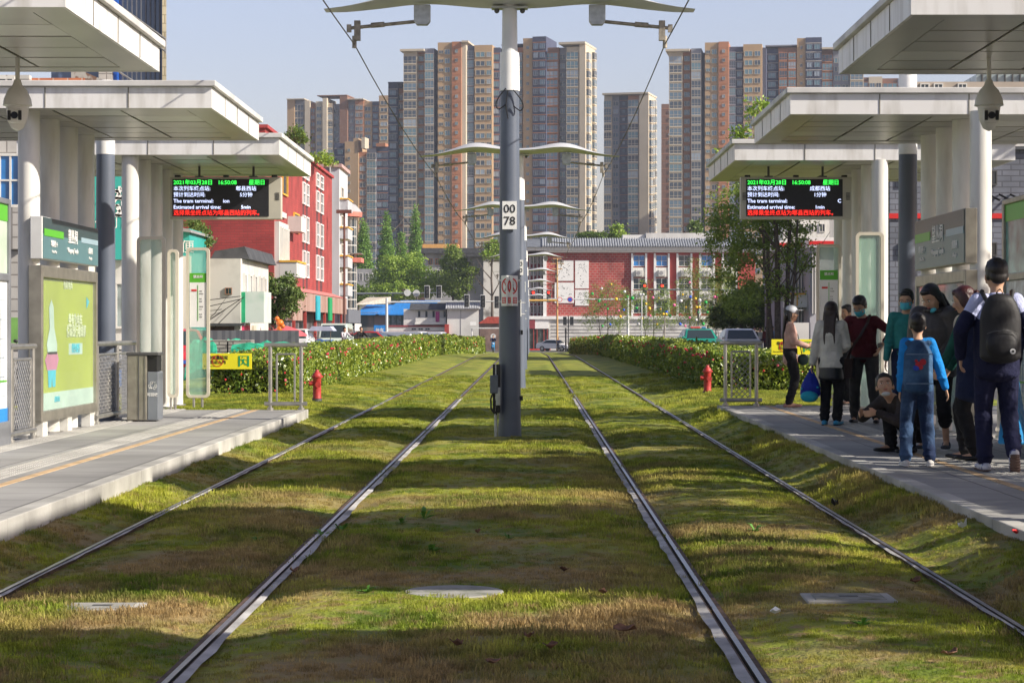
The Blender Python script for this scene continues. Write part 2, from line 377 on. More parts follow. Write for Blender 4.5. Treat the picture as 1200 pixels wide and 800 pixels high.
# rails: running head, flangeway and worn mortar strip beside each
RUST = mat('rusty_rail_web', (.10,.06,.04), .8, var=.4, scale=9)
HEAD = mat('polished_rail_head', (.42,.42,.46), .3, .9, var=.1, scale=30)
MORT = mat('rail_mortar', (.42,.41,.40), .9, var=.35, scale=3, bump=.6, bscale=30, dist=.01)
rl = ['outermost left grooved tram rail, half buried in the grass', 'left tram rail just left of the centre poles, rusty flange showing',
      'right tram rail just right of the centre poles, shiny head', 'outermost right grooved tram rail nearest the shaded platform']
YS = [-3, 3, 8, 12, 16, 20, 25, 30, 36, 44, 55, 70, 90, 115, 140, 165, 190]
for x, lb in zip(RAILS, rl):
    t = thing('tram_rail', (x, 8, 0), lb, 'rail', 'tram rails')
    side = 1 if x < 0 else -1
    def strip(mb, a, b, z0, z1):
        for p, q in zip(YS[:-1], YS[1:]): 
            vs = [(x+a,p,z0+gz(p)),(x+b,p,z0+gz(p)),(x+b,q,z0+gz(q)),(x+a,q,z0+gz(q)),(x+a,p,z1+gz(p)),(x+b,p,z1+gz(p)),(x+b,q,z1+gz(q)),(x+a,q,z1+gz(q))]
            mb.add(vs, [(4,5,6,7),(0,1,5,4),(1,2,6,5),(2,3,7,6),(3,0,4,7)])
        return mb
    s = side
    strip(MB(), min(-.010*s, .016*s), max(-.010*s, .016*s), -.05, .016).build('rail_head', HEAD, t)
    strip(MB(), min(.016*s, .032*s), max(.016*s, .032*s), -.05, -.012).build('flange_groove', BLACK, t)
    wb_ = -.036 if x in RAILS[1:3] else -.018
    strip(MB(), min(wb_*s, -.010*s), max(wb_*s, -.010*s), -.05, .014).build('rail_web', RUST, t)
    # inner guard lip + mortar strip with ragged edge
    strip(MB(), min(.032*s, .042*s), max(.032*s, .042*s), -.05, .016).build('guard_lip', RUST, t)
    inner = x in RAILS[1:3]
    mb = MB(); y = 4.0; prev = None
    dirn = (1 if x < 0 else -1)*(1 if inner else 1)
    while y < 46:
        w_ = random.uniform(.035, .06) if inner else random.uniform(.008, .03)
        a = x+.044*dirn; b = x+(.044+w_)*dirn
        cur = [(a, y, .022+gz(y)), (b, y, .018+gz(y))]
        if prev: mb.add([prev[0], prev[1], cur[1], cur[0]], [(0,1,2,3)])
        prev = cur; y += .35 if y < 40 else 1.5
    mb.build('mortar_strip', MORT, t)
# platforms
PAVE = brickmat('platform_pavers', (.35,.345,.33), (.30,.295,.285), (.17,.165,.16), .6, .6, .012, axis='flat', off=0)
EDGE = mat('kerb_stone', (.40,.39,.36), .8, var=.3, scale=1.5, bump=.3, bscale=25)
YL = mat('faded_orange_line', (.52,.36,.20), .8, var=.2, scale=4)
TACT = mat('tactile_tiles', (.44,.43,.40), .8, var=.15, scale=1)
ph = .22
def platform(x0, x1, y1, e, name='platform'):
    s = 1 if e > 0 else -1
    o = MB().box(x0, x1, -4, y1, -.1, ph).build(name, PAVE); tag(o, kind='structure')
    k = MB(); y = -4.0
    while y < y1:
        b = min(y+1.2, y1); a0, a1 = sorted((e, e+.12*s)); k.box(a0-.02 if s > 0 else a0, a1 if s > 0 else a1+.02, y+.006, b-.006, -.1, ph+.006); y += 1.2
    tag(k.build('platform_kerb', EDGE, bevel=.008), kind='structure')
    l = e+.78*s
    tag(MB().box(l-.04, l+.04, -4, y1, ph-.01, ph+.005).build('painted_line', YL), kind='structure')
    t_ = MB()
    for w0 in (.95, 1.9):
        for yy in np.arange(4, y1, .30):
            c = e+(w0+.15)*s; t_.box(c-.145, c+.145, yy+.005, yy+.295, ph-.01, ph+.004)
            for i in range(4):
                for j in range(4):
                    px_, py_ = c-.11+i*.073, yy+.04+j*.073
                    t_.box(px_-.016, px_+.016, py_-.016, py_+.016, ph+.004, ph+.010)
    tag(t_.build('tactile_paving', TACT, fixn=False), kind='structure')
platform(-8.6, -3.47, 32.9, -3.45); platform(3.07, 8.6, 34.7, 3.05)
# ================================================================ PLATFORM CANOPIES
def soffitmat(name, gloss):
    m = mat(name, (.48,.46,.42), gloss, .25, var=.07, scale=1.3, bump=.05, bscale=2.0)
    return m
SOF = soffitmat('soffit_panels', .33); SOF2 = mat('soffit_light_panel', (.62,.61,.56), .35, .1, var=.04)
GAP = mat('panel_joint', (.18,.17,.14), .8)
zs = H + 2.5
def canopy(xe, xo, y0, y1, label, ncol, yc0, pitch, xc):
    t = thing('platform_canopy', ((xe+xo)/2, y0, ph), label, 'canopy', 'platform canopies')
    a, b = min(xe, xo), max(xe, xo)
    f = MB(); th = .03
    for (p, q, r_, s_) in ((a, b, y0, y0+th), (a, b, y1-th, y1), (a, a+th, y0+th, y1-th), (b-th, b, y0+th, y1-th)):
        f.box(p, q, r_, s_, zs, zs+.24)
    c = MB(); c.box(a-.05, b+.05, y0-.05, y1+.05, zs+.243, zs+.31); c.build('roof_cap', CAP, t, bevel=.008)
    g = f; g.m = 1                                  # joints of the fascia trim
    for k in range(1, 4):
        xx = a+(b-a)*k/4; g.box(xx-.006, xx+.006, y0-.006, y0-.001, zs+.005, zs+.235)
        yy = y0+(y1-y0)*k/4; xs_ = xe-.006 if xe == a else xe+.001
        g.box(xs_, xs_+.005, yy-.006, yy+.006, zs+.005, zs+.235)
    f.build('fascia', [ALU, GAP], t)
    d = MB().box(a+th, b-th, y0+th, y1-th, zs+.03, zs+.05); d.build('soffit_void', GAP, t)
    sf = MB(); nx = max(3, round((b-a)/.85)); ny = 5; bw = .32
    sf.m = 0
    sf.box(a+th, b-th, y0+th, y0+bw, zs+.004, zs+.029); sf.box(a+th, b-th, y1-bw, y1-th, zs+.004, zs+.029)
    sf.box(a+th, a+bw, y0+bw, y1-bw, zs+.004, zs+.029); sf.box(b-bw, b-th, y0+bw, y1-bw, zs+.004, zs+.029)
    for i in range(nx):
        for j in range(ny):
            xa = a+bw+(b-a-2*bw)*i/nx; xb = a+bw+(b-a-2*bw)*(i+1)/nx; ya = y0+bw+(y1-y0-2*bw)*j/ny; yb = y0+bw+(y1-y0-2*bw)*(j+1)/ny
            sf.m = 1 if (i*3+j*2) % 5 == 1 else 0
            z = zs+.010+random.uniform(-.002, .002) + (.004 if sf.m else 0)
            sf.box(xa+.016, xb-.016, ya+.022, yb-.022, z, z+.012)
    sf.build('soffit', [SOF, SOF2], t)
    for k in range(ncol):
        y = yc0+pitch*k
        q = MB().cyl((xc, y, ph), (xc, y, zs+.01), .125, n=28); o = q.build('column', CREAM, t, smooth=True)
        MB().cyl((xc, y, ph), (xc, y, ph+.02), .17, n=24).build('base_plate', METAL, o)
    return t
LX = -3.62; RX = 3.03
canopy(LX, -7.4, 1.9, 6.1, 'white canopy roof over the left platform, right beside the viewer', 0, 3, 1, -5.8)
canopy(LX, -7.4, 9.2, 13.4, 'white canopy roof over the left platform, second from the viewer', 4, 9.8, 1.03, -5.8)
canopy(LX, -7.4, 16.6, 20.8, 'nearest visible left canopy, its corner filling the top left of the photo', 4, 17.3, 1.03, -5.8)
canopy(LX, -7.4, 24.2, 28.4, 'middle left canopy above the green poster and station name sign', 4, 24.66, 1.03, -5.8)
canopy(LX, -7.4, 30.7, 35.1, 'farthest left canopy carrying the departure display', 5, 30.9, .98, -5.8)
canopy(RX, 7.2, 1.2, 7.7, 'unseen white canopy roof over the right platform beside the viewer, lengthened for its shadow', 0, 3, 1, 5.2)  # out of view; made longer so its shadow covers the nearest grass
canopy(RX, 7.2, 9.3, 14.6, 'unseen white canopy roof over the right platform, second from the viewer, lengthened for its shadow', 4, 10.1, 1.03, 5.2)  # unseen roof, stretched lengthwise to widen its shadow band on the lawn
canopy(RX, 7.2, 17.0, 21.0, 'nearest visible right canopy, at the top right corner of the photo', 4, 17.5, 1.03, 5.2)
canopy(RX, 7.2, 24.9, 28.9, 'middle right canopy above the waiting passengers', 4, 24.66, 1.03, 5.2)
canopy(RX, 7.2, 31.7, 36.3, 'farthest right canopy carrying the departure display', 5, 30.9+.9, .98, 5.2)
# grey masts
for x, zt, lb in ((-5.66*29.2/28.4, 4.86, 'slate grey steel mast with a white band beside the green poster'), (5.02*29.2/28.4, 5.4, 'slate grey steel mast with a white top behind the waiting passengers')):
    t = thing('platform_mast', (x, 29.2, ph), lb, 'mast', 'grey masts through the canopies')
    MB().cyl((x,29.2,ph), (x,29.2,3.85), .14, .125, n=28).build('shaft', GREYP, t, smooth=True)
    MB().cyl((x,29.2,3.85), (x,29.2,zt), .127, .12, n=28).build('white_sleeve', WHITE, t, smooth=True)
    MB().cyl((x,29.2,ph), (x,29.2,ph+.03), .22, n=24).build('base_flange', GREYP, t)
# ================================================================ LED DISPLAYS
SCRN = mat('led_black', (.02,.02,.024), .45, var=.2, scale=60)
LG = mat('led_green', (.05,1,.1), emit=1.1, var=0); LW = mat('led_white', (.62,.70,1), emit=1.1, var=0); LR = mat('led_red', (1,.03,.02), emit=1.2, var=0)
HOUS = mat('display_housing', (.50,.48,.40), .45, var=.07)
def led(xc, side, label, dest, mins, en, emin, enx):
    Y = 33.0; t = thing('departure_display', (xc, Y, 2.9), label, 'display', 'departure displays')
    zb, zt = PZ(257, Y), PZ(207.5, Y); w_ = .86; sc = .742
    h = MB().box(xc-w_, xc+w_, Y, Y+.16, zb, zt); ho = h.build('housing', HOUS, t, bevel=.01)
    s0 = xc-sc+(-.03 if side > 0 else -.08); s1 = s0+1.49
    MB().box(s0, s1, Y-.012, Y-.001, zb+.045, zt-.035).build('screen', SCRN, t)
    for xx in (xc-w_+.06, xc+w_-.06):
        g = MB()
        for k in range(6): g.box(xx-.03, xx+.03, Y-.008, Y-.001, zb+.3+k*.02, zb+.31+k*.02)
        g.build('speaker_grille', DSTEEL, t)
    for xx in (xc-.42, xc+.42):
        MB().cyl((xx, Y+.08, zt), (xx, Y+.08, zs+.01), .018).box(xx-.06, xx+.06, Y+.02, Y+.14, zt, zt+.02).build('hanger', DSTEEL, t)
    g = MB()
    for xx in (-.75, 0, .75): g.box(xc+xx-.04, xc+xx+.04, Y+.0, Y+.1, zt, zt+.03)
    g.build('lifting_lug', BLACK, t)
    Hs = zt-.035-(zb+.045); r = Hs/6.05; y = Y-.014; x = s0+.015
    def row(k): return zt-.035-r*(k+.52)-.004
    text('2021年03月28日', r*.92, LG, t, (x, y, row(0)), ext=.0005, bold=.0008, sx=1.00)
    text('16:50:08', r*.95, LG, t, (s0+.70, y, row(0)), ext=.0005, bold=.0008, sx=.95)
    text('星期日', r*.92, LG, t, (s0+1.18, y, row(0)), ext=.0005, bold=.0008, sx=.98)
    text('本次列车终点站:', r*.84, LW, t, (x, y, row(1)), ext=.0005, bold=.0006); text('预计到达时间:', r*.84, LW, t, (x, y, row(2)), ext=.0005, bold=.0006)
    text('The tram terminal:', r*.86, LW, t, (x, y, row(3)), ext=.0005, bold=.001); text('Estimated arrival time:', r*.86, LW, t, (x, y, row(4)), ext=.0005, bold=.001)
    text(dest, r*.84, LW, t, (s0+.98, y, row(1)), ext=.0005, bold=.0006); text(mins, r*.84, LW, t, (s0+1.04, y, row(2)), ext=.0005, bold=.0006)
    text(en, r*.86, LW, t, (s0+enx, y, row(3)), ext=.0005, bold=.001); text(emin, r*.8, LW, t, (s0+1.06, y, row(4)), ext=.0005, bold=.001)
    text('选择乘坐终点站为郫县西站的列车。', r*.98, LR, t, (x, y, row(5)+.004), ext=.0005, bold=.0004, sx=.93)
led(PX(933, 33), 1, 'hanging departure display on the right, green red and white text, 1 minute wait', '成都西站', '1分钟', 'C', '1min', 1.41)
led(PX(264.5, 33), -1, 'hanging departure display on the left, corner in sun, 5 minute wait', '郫县西站', '5分钟', 'ion', '5min', .78)
# ================================================================ SECURITY CAMERAS
CAMW = mat('camera_plastic', (.62,.61,.55), .4, var=.05)
def dome(x, y, label):
    t = thing('security_camera', (x, y, 3.3), label, 'camera', 'domed security cameras')
    s = y/20.5; z = H+(385-100)*y/F
    MB().cyl((x, y, z-.02), (x, y, zs+.01), .022*s).build('stem', CAMW, t, smooth=True)
    MB().lathe((x, y, z), [(.03,.05),(.045,.0),(.09,-.05),(.125,-.13),(.13,-.17),(.135,-.19),(.12,-.195),(.105,-.2),(.09,-.32),(.055,-.40),(.01,-.425)], 28).build('housing', CAMW, t, smooth=True)
    e = MB().box(x-.075, x+.075, y-.115, y-.06, z-.36, z-.22); eo = e.build('lens_cover', CAMW, t, bevel=.03)
    MB().box(x-.066, x-.034, y-.122, y-.112, z-.335, z-.245).build('lens_ring', BLACK, t, bevel=.01)
    MB().box(x+.034, x+.066, y-.122, y-.112, z-.335, z-.245).build('lens_ring', BLACK, t, bevel=.01)
    MB().cyl((x, y-.128, z-.29), (x, y-.112, z-.29), .033, n=20).build('lens', mat('lens_glass', (.01,.01,.015), .08, var=0), t, smooth=True)
dome(PX(20.5, 19.8), 19.8, 'white domed security camera hanging under the left canopy'); dome(PX(1159, 19.8), 19.8, 'white domed security camera hanging under the right canopy')
# ================================================================ CENTRE POLES WITH MEMBRANE WINGS
MEMB = mat('membrane_wing', (.50,.51,.53), .5, .0, var=.06, scale=1.2)
GALV = mat('galvanised_plate', (.40,.42,.42), .45, .6, var=.15, scale=12)
RUSTY = mat('weathered_arm', (.30,.27,.22), .6, .4, var=.3, scale=14)
REDP = mat('sign_red', (.62,.02,.02), .5, var=.05); SIGNW = mat('sign_white', (.80,.80,.78), .45, var=.05)
def wing_mesh(mb, x0, y0, z0):
    # gull-shaped lens section, thin at both tips
    n = 40; ch = 9; top = []; bot = []
    for i in range(n+1):
        u = -1+2*i/n; a = abs(u)
        zt = .23*math.exp(-((a-.45)/.27)**2) + .10*(1-a)**.6*(a < 1) - .03*a
        zb = -.03 - .05*a**3 + .02*math.exp(-((a-.5)/.22)**2)
        zt = max(zt-.07*a, zb+.012)
        c = .55*(1-.75*a**2.2)+.03
        rt = []; rb = []
        for j in range(ch+1):
            w_ = -1+2*j/ch; k = math.sqrt(max(0, 1-w_*w_))
            mid = (zt+zb)/2; rt.append((x0+u*2.45, y0+w_*c, z0+mid+(zt-mid)*k)); rb.append((x0+u*2.45, y0+w_*c, z0+mid-(mid-zb)*k*.6))
        top.append(rt); bot.append(rb)
    vs = [p for r_ in top for p in r_] + [p for r_ in bot for p in r_]; m_ = (n+1)*(ch+1); fs = []
    for i in range(n):
        for j in range(ch):
            a = i*(ch+1)+j; fs += [(a, a+1, a+ch+2, a+ch+1), (m_+a, m_+a+ch+1, m_+a+ch+2, m_+a+1)]
    for j in range(ch):
        fs += [(j, m_+j, m_+j+1, j+1)]; a = n*(ch+1)+j; fs += [(a, a+1, m_+a+1, m_+a)]
    return mb.add(vs, fs)
PXC = -.28; PY0 = 28.3; PSP = 24.0
ZW = H + (385-8)*PY0/F      # underside of wing
def pole(Y, label, detail, num):
    z = gz(Y); x = PXC
    t = thing('catenary_pole', (x, Y, z), label, 'pole', 'tramway poles down the middle of the grass')
    zw = ZW+z; zsl = H+(385-107)*PY0/F+z; zup = H+(385-62)*PY0/F+z
    MB().cyl((x,Y,z+.22), (x,Y,zsl+.02), .148, .125, n=32).build('shaft', GREYP, t, smooth=True)
    MB().cyl((x,Y,z-.05), (x,Y,z+.22), .158, .152, n=32).build('base_sleeve', GREYP, t, smooth=True)
    MB().cyl((x,Y,zsl), (x,Y,zup), .135, .128, n=32).build('white_sleeve', WHITE, t, smooth=True)
    MB().cyl((x,Y,zup), (x,Y,zw+.02), .105, .098, n=28).build('upper_shaft', LIGHTP, t, smooth=True)
    MB().box(x-.24, x+.24, Y-.1, Y+.1, zw-.035, zw-.005).build('wing_mount', GALV, t)
    wing_mesh(MB(), x, Y, zw+.02).build('membrane_wing', MEMB, t, smooth=True)
    for s in (-1, 1):
        bx = x+s*1.16
        MB().prism([(bx-.11, zw+.02), (bx+.11, zw+.02), (bx+.11, zw-.20), (bx+.07, zw-.25), (bx-.07, zw-.25), (bx-.11, zw-.20)], Y-.05, Y+.05).build('bracket', GALV, t, bevel=.01)
        za, zb = zw-.20, zw-.29; ex = x+s*2.16
        a = MB().cyl((bx+s*.1, Y, za), (ex, Y, zb), .024, n=10).cyl((bx+s*.5, Y, za-.036), (bx+s*.68, Y, za-.05), .036, n=10).build('arm', RUSTY, t, smooth=True)
        MB().box(ex-s*.14-.04, ex-s*.14+.04, Y-.05, Y+.05, zb-.16, zb+.10).box(ex-s*.03-.03, ex-s*.03+.03, Y-.03, Y+.03, zb-.05, zb+.05).cyl((ex-s*.1,Y,zb-.26),(ex-s*.1,Y,zb-.1),.03).build('wire_clamp', RUSTY, a)
        if detail < 2: MB().ball((x+s*.17, Y-.02, zw-.06), .035).build('bolt', DSTEEL, t)
    if num:
        zt = H+(385-253)*PY0/F+z
        MB().box(x-.095, x+.095, Y-.165, Y-.145, zt-.185, zt+.185).build('number_plate', SIGNW, t)
        tl = text(num, .16, BLACK, t, (x, Y-.168, zt), align='CENTER', line=1.0, bold=.001); tl['label'] = 'black pole number'
    if detail < 3:
        zt = H+(385-341)*PY0/F+z
        for s in (-1, 1):
            cx = x+s*.155; yy = Y-.02
            if detail == 0 or s > 0:
                sg = MB().box(cx-.11+s*.0, cx+.11+s*.0, yy-.17, yy-.155, zt-.20, zt+.20, rz=-s*R(48), c=(x, Y)).build('warning_plate', SIGNW, t, bevel=.004)
                # prohibition ring + walking figure + two red squares, laid out on the turned plate
                ring = MB(); n = 40; a0 = -s*R(48); ca, sa = math.cos(a0), math.sin(a0)
                def q(u, w_, d=.174): 
                    lx, ly = cx+u-x, yy-d-Y
                    return (x+lx*ca-ly*sa, Y+lx*sa+ly*ca, zt+w_)
                for i in range(n):
                    t0, t1 = 2*math.pi*i/n, 2*math.pi*(i+1)/n
                    ring.add([q(.075*math.cos(t0), .06+.085*math.sin(t0)), q(.095*math.cos(t0), .06+.105*math.sin(t0)), q(.095*math.cos(t1), .06+.105*math.sin(t1)), q(.075*math.cos(t1), .06+.085*math.sin(t1))], [(0,1,2,3)])
                ring.add([q(-.06, .125), q(-.05, .135), q(.06, -.005), q(.05, -.015)], [(0,1,2,3)])
                for u0 in (-.085, .01): ring.add([q(u0, -.165), q(u0+.075, -.165), q(u0+.075, -.085), q(u0, -.085)], [(0,1,2,3)])
                ring.build('prohibition_ring', REDP, sg, fixn=False)
                fg = MB(); 
                fg.add([q(-.012, .09, .176), q(.015, .09, .176), q(.012, .03, .176), q(-.012, .03, .176)], [(0,1,2,3)])
                fg.add([q(-.012, .03, .176), q(.0, .03, .176), q(-.03, -.01, .176), q(-.042, -.01, .176)], [(0,1,2,3)]); fg.add([q(.0, .03, .176), q(.012, .03, .176), q(.04, -.01, .176), q(.028, -.01, .176)], [(0,1,2,3)])
                fg.add([q(-.012, .10, .176), q(.012, .10, .176), q(.012, .125, .176), q(-.012, .125, .176)], [(0,1,2,3)])
                fg.build('walking_figure', BLACK, sg, fixn=False)
                st = MB()
                for u0 in (-.078, .017):
                    for k in range(3): st.add([q(u0, -.150+k*.022, .176), q(u0+.06, -.150+k*.022, .176), q(u0+.06, -.143+k*.022, .176), q(u0, -.143+k*.022, .176)], [(0,1,2,3)])
                    st.add([q(u0+.027, -.158, .176), q(u0+.034, -.158, .176), q(u0+.034, -.092, .176), q(u0+.027, -.092, .176)], [(0,1,2,3)])
                st.build('plate_lettering', SIGNW, sg, fixn=False)
        for dz in (.14, -.14): MB().cyl((x,Y,zt+dz-.012), (x,Y,zt+dz+.012), .150, n=24).build('fixing_band', GALV, t)
    if detail == 0:
        w = MB()
        for s, d in ((-1, 0), (1, .02)):
            p = []
            for k in range(13):
                u = k/12; p.append((x+s*(.05+.13*math.sin(u*math.pi)), Y-.15, zsl+.02-.30*math.sin(u*math.pi*.5)*(1 if u < .75 else 1-(u-.75)*1.2)-d))
            w.tube(p, .008, 6)
        w.tube([(x-.02,Y-.15,zsl+.0),(x-.05,Y-.16,zsl-.2),(x-.02,Y-.15,zsl-.38)], .007, 6)
        w.build('cable_loop', BLACK, t)
        for zz in (1.42, .55): MB().box(x+.145, x+.175, Y-.05, Y+.02, zz-.03, zz+.03).build('bolt', BLACK, t)
    if detail < 2:
        MB().prismz([(x-.27,Y-.25),(x+.33,Y-.25),(x+.33,Y+.25),(x-.27,Y+.25)], z-.03, z+.012+(.0 if detail == 0 else .012)).build('footing', EDGE, t)
    return t
ords = ['nearest tramway pole, numbered 00 78, with a control box at its foot', 'second tramway pole from the viewer, thinly showing behind the nearest', 'third tramway pole from the viewer', 'fourth tramway pole from the viewer', 'fifth tramway pole from the viewer',
        'sixth tramway pole from the viewer', 'seventh tramway pole from the viewer', 'eighth tramway pole from the viewer', 'ninth tramway pole, farthest in the row']
for k in range(9): pole(PY0+PSP*k, ords[k], min(k, 3), '00\n78' if k == 0 else ('00\n80' if k == 1 else ('00\n82' if k == 2 else None)))
# contact wires
WIRE = mat('copper_wire', (.06,.045,.04), .5, .5, var=.1)
for s, lb in ((-1, 'left overhead contact wire sagging from arm to arm'), (1, 'right overhead contact wire sagging from arm to arm')):
    mb = MB(); x = PXC+s*2.06; prev = None
    for k in range(-1, 9):
        for i in range(9):
            if k == 8 and i: break
            u = i/8; Y = PY0+PSP*(k+u); z = ZW-.50+gz(Y)-.35*4*u*(1-u)*.35
            if prev: mb.cyl(prev, (x, Y, z), .0085 if Y < 60 else .012, n=5, caps=False)
            prev = (x, Y, z)
    tag(mb.build('contact_wire', WIRE), lb, 'wire', 'overhead wires')
# control box by the first pole
bx, by = PX(581, 28.1), 28.1
t = thing('point_control_box', (bx, by, 0), 'small grey electric box with black cables on a post left of the nearest pole', 'control box')
MB().cyl((bx, by, -.03), (bx, by, 1.0), .022, n=10).build('post', GALV, t, smooth=True)
MB().box(bx-.04, bx+.06, by-.02, by+.1, .36, 1.0).build('back_plate', BLACK, t, bevel=.005)
MB().box(bx-.075, bx+.03, by-.13, by-.02, .62, .86).build('upper_box', GREYP, t, bevel=.012)
MB().box(bx+.0, bx+.06, by-.1, by-.02, .46, .70).build('lower_box', GALV, t, bevel=.01)
MB().tube([(bx-.04,by-.08,.62),(bx-.065,by-.09,.55),(bx-.06,by-.09,.42),(bx-.02,by-.08,.36),(bx+.03,by-.05,.40)], .012).tube([(bx+.02,by-.08,.62),(bx+.0,by-.09,.5),(bx+.01,by-.08,.34)], .010).build('cable', BLACK, t)
# ================================================================ STATION FURNITURE
SGN = mat('sign_dark_teal', (.045,.075,.080), .35, var=.05); SGT = mat('sign_teal', (.10,.20,.22), .35, var=.05)
GRN = mat('line_green', (.10,.42,.03), .4, var=.03); PBL = mat('pale_blue_bar', (.30,.42,.48), .4, var=.03)
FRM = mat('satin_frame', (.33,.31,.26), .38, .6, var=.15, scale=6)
def name_sign(X, y0, y1, z0, z1, s, label, dim=False):
    """long sign box facing the track; s = +1 when it faces +X"""
    t = thing('station_name_sign', (X, y0, z0), label, 'sign', 'station name signs')
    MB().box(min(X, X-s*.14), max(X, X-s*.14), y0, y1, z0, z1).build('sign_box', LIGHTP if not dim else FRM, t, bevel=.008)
    f = X+s*.002; L_ = y1-y0; hh = z1-z0; zm = z0+hh*.58
    def pan(a, b, c, d, m, nm, o=.006):
        x = sorted((f, f+s*o)); MB().box(x[0], x[1], y0+L_*a, y0+L_*b, z0+hh*c, z0+hh*d).build(nm, m, t)
    pan(.01, .99, .60, .985, SGN, 'upper_panel'); pan(.01, .99, .02, .598, SGT, 'lower_panel')
    A, B = ((0.02, .34), (.66, .98)) if s > 0 else ((.66, .98), (.02, .34))
    pan(A[0], A[1], .55, .72, GRN, 'green_bar', .012); pan(B[0], B[1], .55, .68, PBL, 'blue_bar', .012)
    face = '+X' if s > 0 else '-X'
    yy = lambda u: y0+L_*(u if s > 0 else 1-u)
    text('望丛祠', hh*.36, SIGNW, t, (f+s*.014, yy(.5), z0+hh*.62), face, align='CENTER', bold=.002, ext=.003)
    text('Wangcong Temple', hh*.16, SIGNW, t, (f+s*.014, yy(.5), z0+hh*.30), face, align='CENTER', bold=.0015, ext=.003)
    text('郫县西 ←', hh*.17, SIGNW, t, (f+s*.014, yy(.18), z0+hh*.38), face, align='CENTER', bold=.001, ext=.003); text('Pixian West', hh*.10, SIGNW, t, (f+s*.014, yy(.18), z0+hh*.2), face, align='CENTER', ext=.003)
    text('成都西', hh*.17, SIGNW, t, (f+s*.014, yy(.83), z0+hh*.36), face, align='CENTER', bold=.001, ext=.003); text('Chengdu', hh*.10, SIGNW, t, (f+s*.014, yy(.83), z0+hh*.18), face, align='CENTER', ext=.003)
    return t
XL = -5.60; XR = 5.0
name_sign(XL, 24.45, 27.6, 2.27, 2.76, 1, 'dark teal station name sign with green bar, above the green poster')
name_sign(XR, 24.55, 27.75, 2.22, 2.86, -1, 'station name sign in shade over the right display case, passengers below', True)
POST = mat('poster_lime', (.30,.39,.03), .25, var=.12, scale=.8); POSTB = mat('poster_pale', (.40,.56,.48), .25, var=.1, scale=2)
CYAN = mat('poster_cyan', (.02,.42,.52), .4); PINK = mat('poster_mauve', (.42,.16,.26), .4); PAL = mat('poster_print', (.50,.60,.38), .4)
def lightbox(X, y0, y1, z0, z1, s, label):
    t = thing('poster_case', (X, y0, ph), label, 'poster case')
    a, b = sorted((X, X-s*.16)); fr = MB(); w_ = .075
    for c in ((y0, y0+w_, z0, z1), (y1-w_, y1, z0, z1), (y0+w_, y1-w_, z0, z0+.12), (y0+w_, y1-w_, z1-.14, z1)): fr.box(a, b, *c)
    fr.build('frame', FRM, t, bevel=.01)
    for k in range(3):
        yy = y0+.25+k*(y1-y0-.5)/2; MB().box(a+.02, b-.02, yy-.12, yy+.12, ph, z0).build('foot', CREAM, t, bevel=.005)
    return t, (lambda u: y0+w_+(y1-y0-2*w_)*(u if s > 0 else 1-u)), (lambda v: z0+.12+(z1-z0-.26)*v)
t, U, V = lightbox(XL, 24.45, 27.6, .40, 2.2, 1, 'tall lime green poster in a steel frame standing on the left platform')
x = XL-.05
MB().box(x-.02, x, U(0), U(1), V(0), V(1)).build('poster', POST, t)
MB().box(x, x+.004, U(0), U(1), V(0), V(.13)).build('pale_band', POSTB, t)
# generic figure shape: plain vase-like form in three colours
fig = MB()
def blob(mb, pts): 
    n = len(pts); mb.add([(x+.005, U(u), V(v)) for u, v in pts], [tuple(range(n))]); return mb
blob(MB(), [(.14,.42),(.30,.42),(.30,.50),(.25,.62),(.24,.78),(.20,.84),(.16,.78),(.17,.62),(.12,.50)]).build('printed_figure', POSTB, t, fixn=False)
blob(MB(), [(.13,.30),(.29,.30),(.33,.38),(.30,.44),(.14,.44),(.09,.38)]).build('printed_skirt', PINK, t, fixn=False)
blob(MB(), [(.15,.17),(.20,.17),(.21,.25),(.22,.17),(.27,.17),(.28,.30),(.14,.30)]).build('printed_legs', CYAN, t, fixn=False)
blob(MB(), [(.86,.78),(.92,.84),(.86,.88)]).build('printed_arrow', CYAN, t, fixn=False)
text('坐有轨电车', .16, PAL, t, (x+.006, U(.64), V(.68)), '+X', align='CENTER', bold=.004)
text('低碳出行看成都', .16, PAL, t, (x+.006, U(.66), V(.59)), '+X', align='CENTER', bold=.004)
MB().box(x, x+.004, U(.52), U(.78), V(.41), V(.50)).build('printed_badge', POSTB, t); text('绿色出行', .12, CYAN, t, (x+.007, U(.65), V(.455)), '+X', align='CENTER', bold=.003)
text('有轨电车', .13, PAL, t, (x+.006, U(.5), V(.96)), '+X', align='CENTER', bold=.002); text('成都有轨', .07, CYAN, t, (x+.006, U(.3), V(.07)), '+X', align='CENTER', bold=.002)
PGL = mat('case_glass', (.75,.82,.80), .04, alpha=.07, var=0, spec=.6)
MB().box(x+.02, x+.026, U(0), U(1), V(0), V(1)).build('glass', PGL, t)
t, U, V = lightbox(XR, 24.55, 27.75, .40, 2.15, -1, 'glazed display case in shade behind the girl with long black hair')
x = XR+.05; MB().box(x, x+.02, U(1), U(0), V(0), V(1)).build('poster', mat('map_paper', (.45,.42,.34), .4, var=.4, scale=2.5), t)
for k, (u0, u1, v0, v1, m_) in enumerate(((.02,.3,.1,.95,PAL),(.34,.55,.1,.98,mat('leafy_print', (.05,.12,.03), .5, var=.5, scale=9)),(.6,.95,.4,.95,mat('building_print', (.52,.46,.32), .5, var=.3, scale=5)),(.6,.98,.05,.37,POSTB))):
    MB().box(x-.004, x, U(u1), U(u0), V(v0), V(v1)).build('printed_panel', m_, t)
MB().box(x-.03, x-.024, U(1), U(0), V(0), V(1)).build('glass', mat('case_glass_shiny', (.6,.7,.68), .03, alpha=.3, var=0, spec=1.0), t)
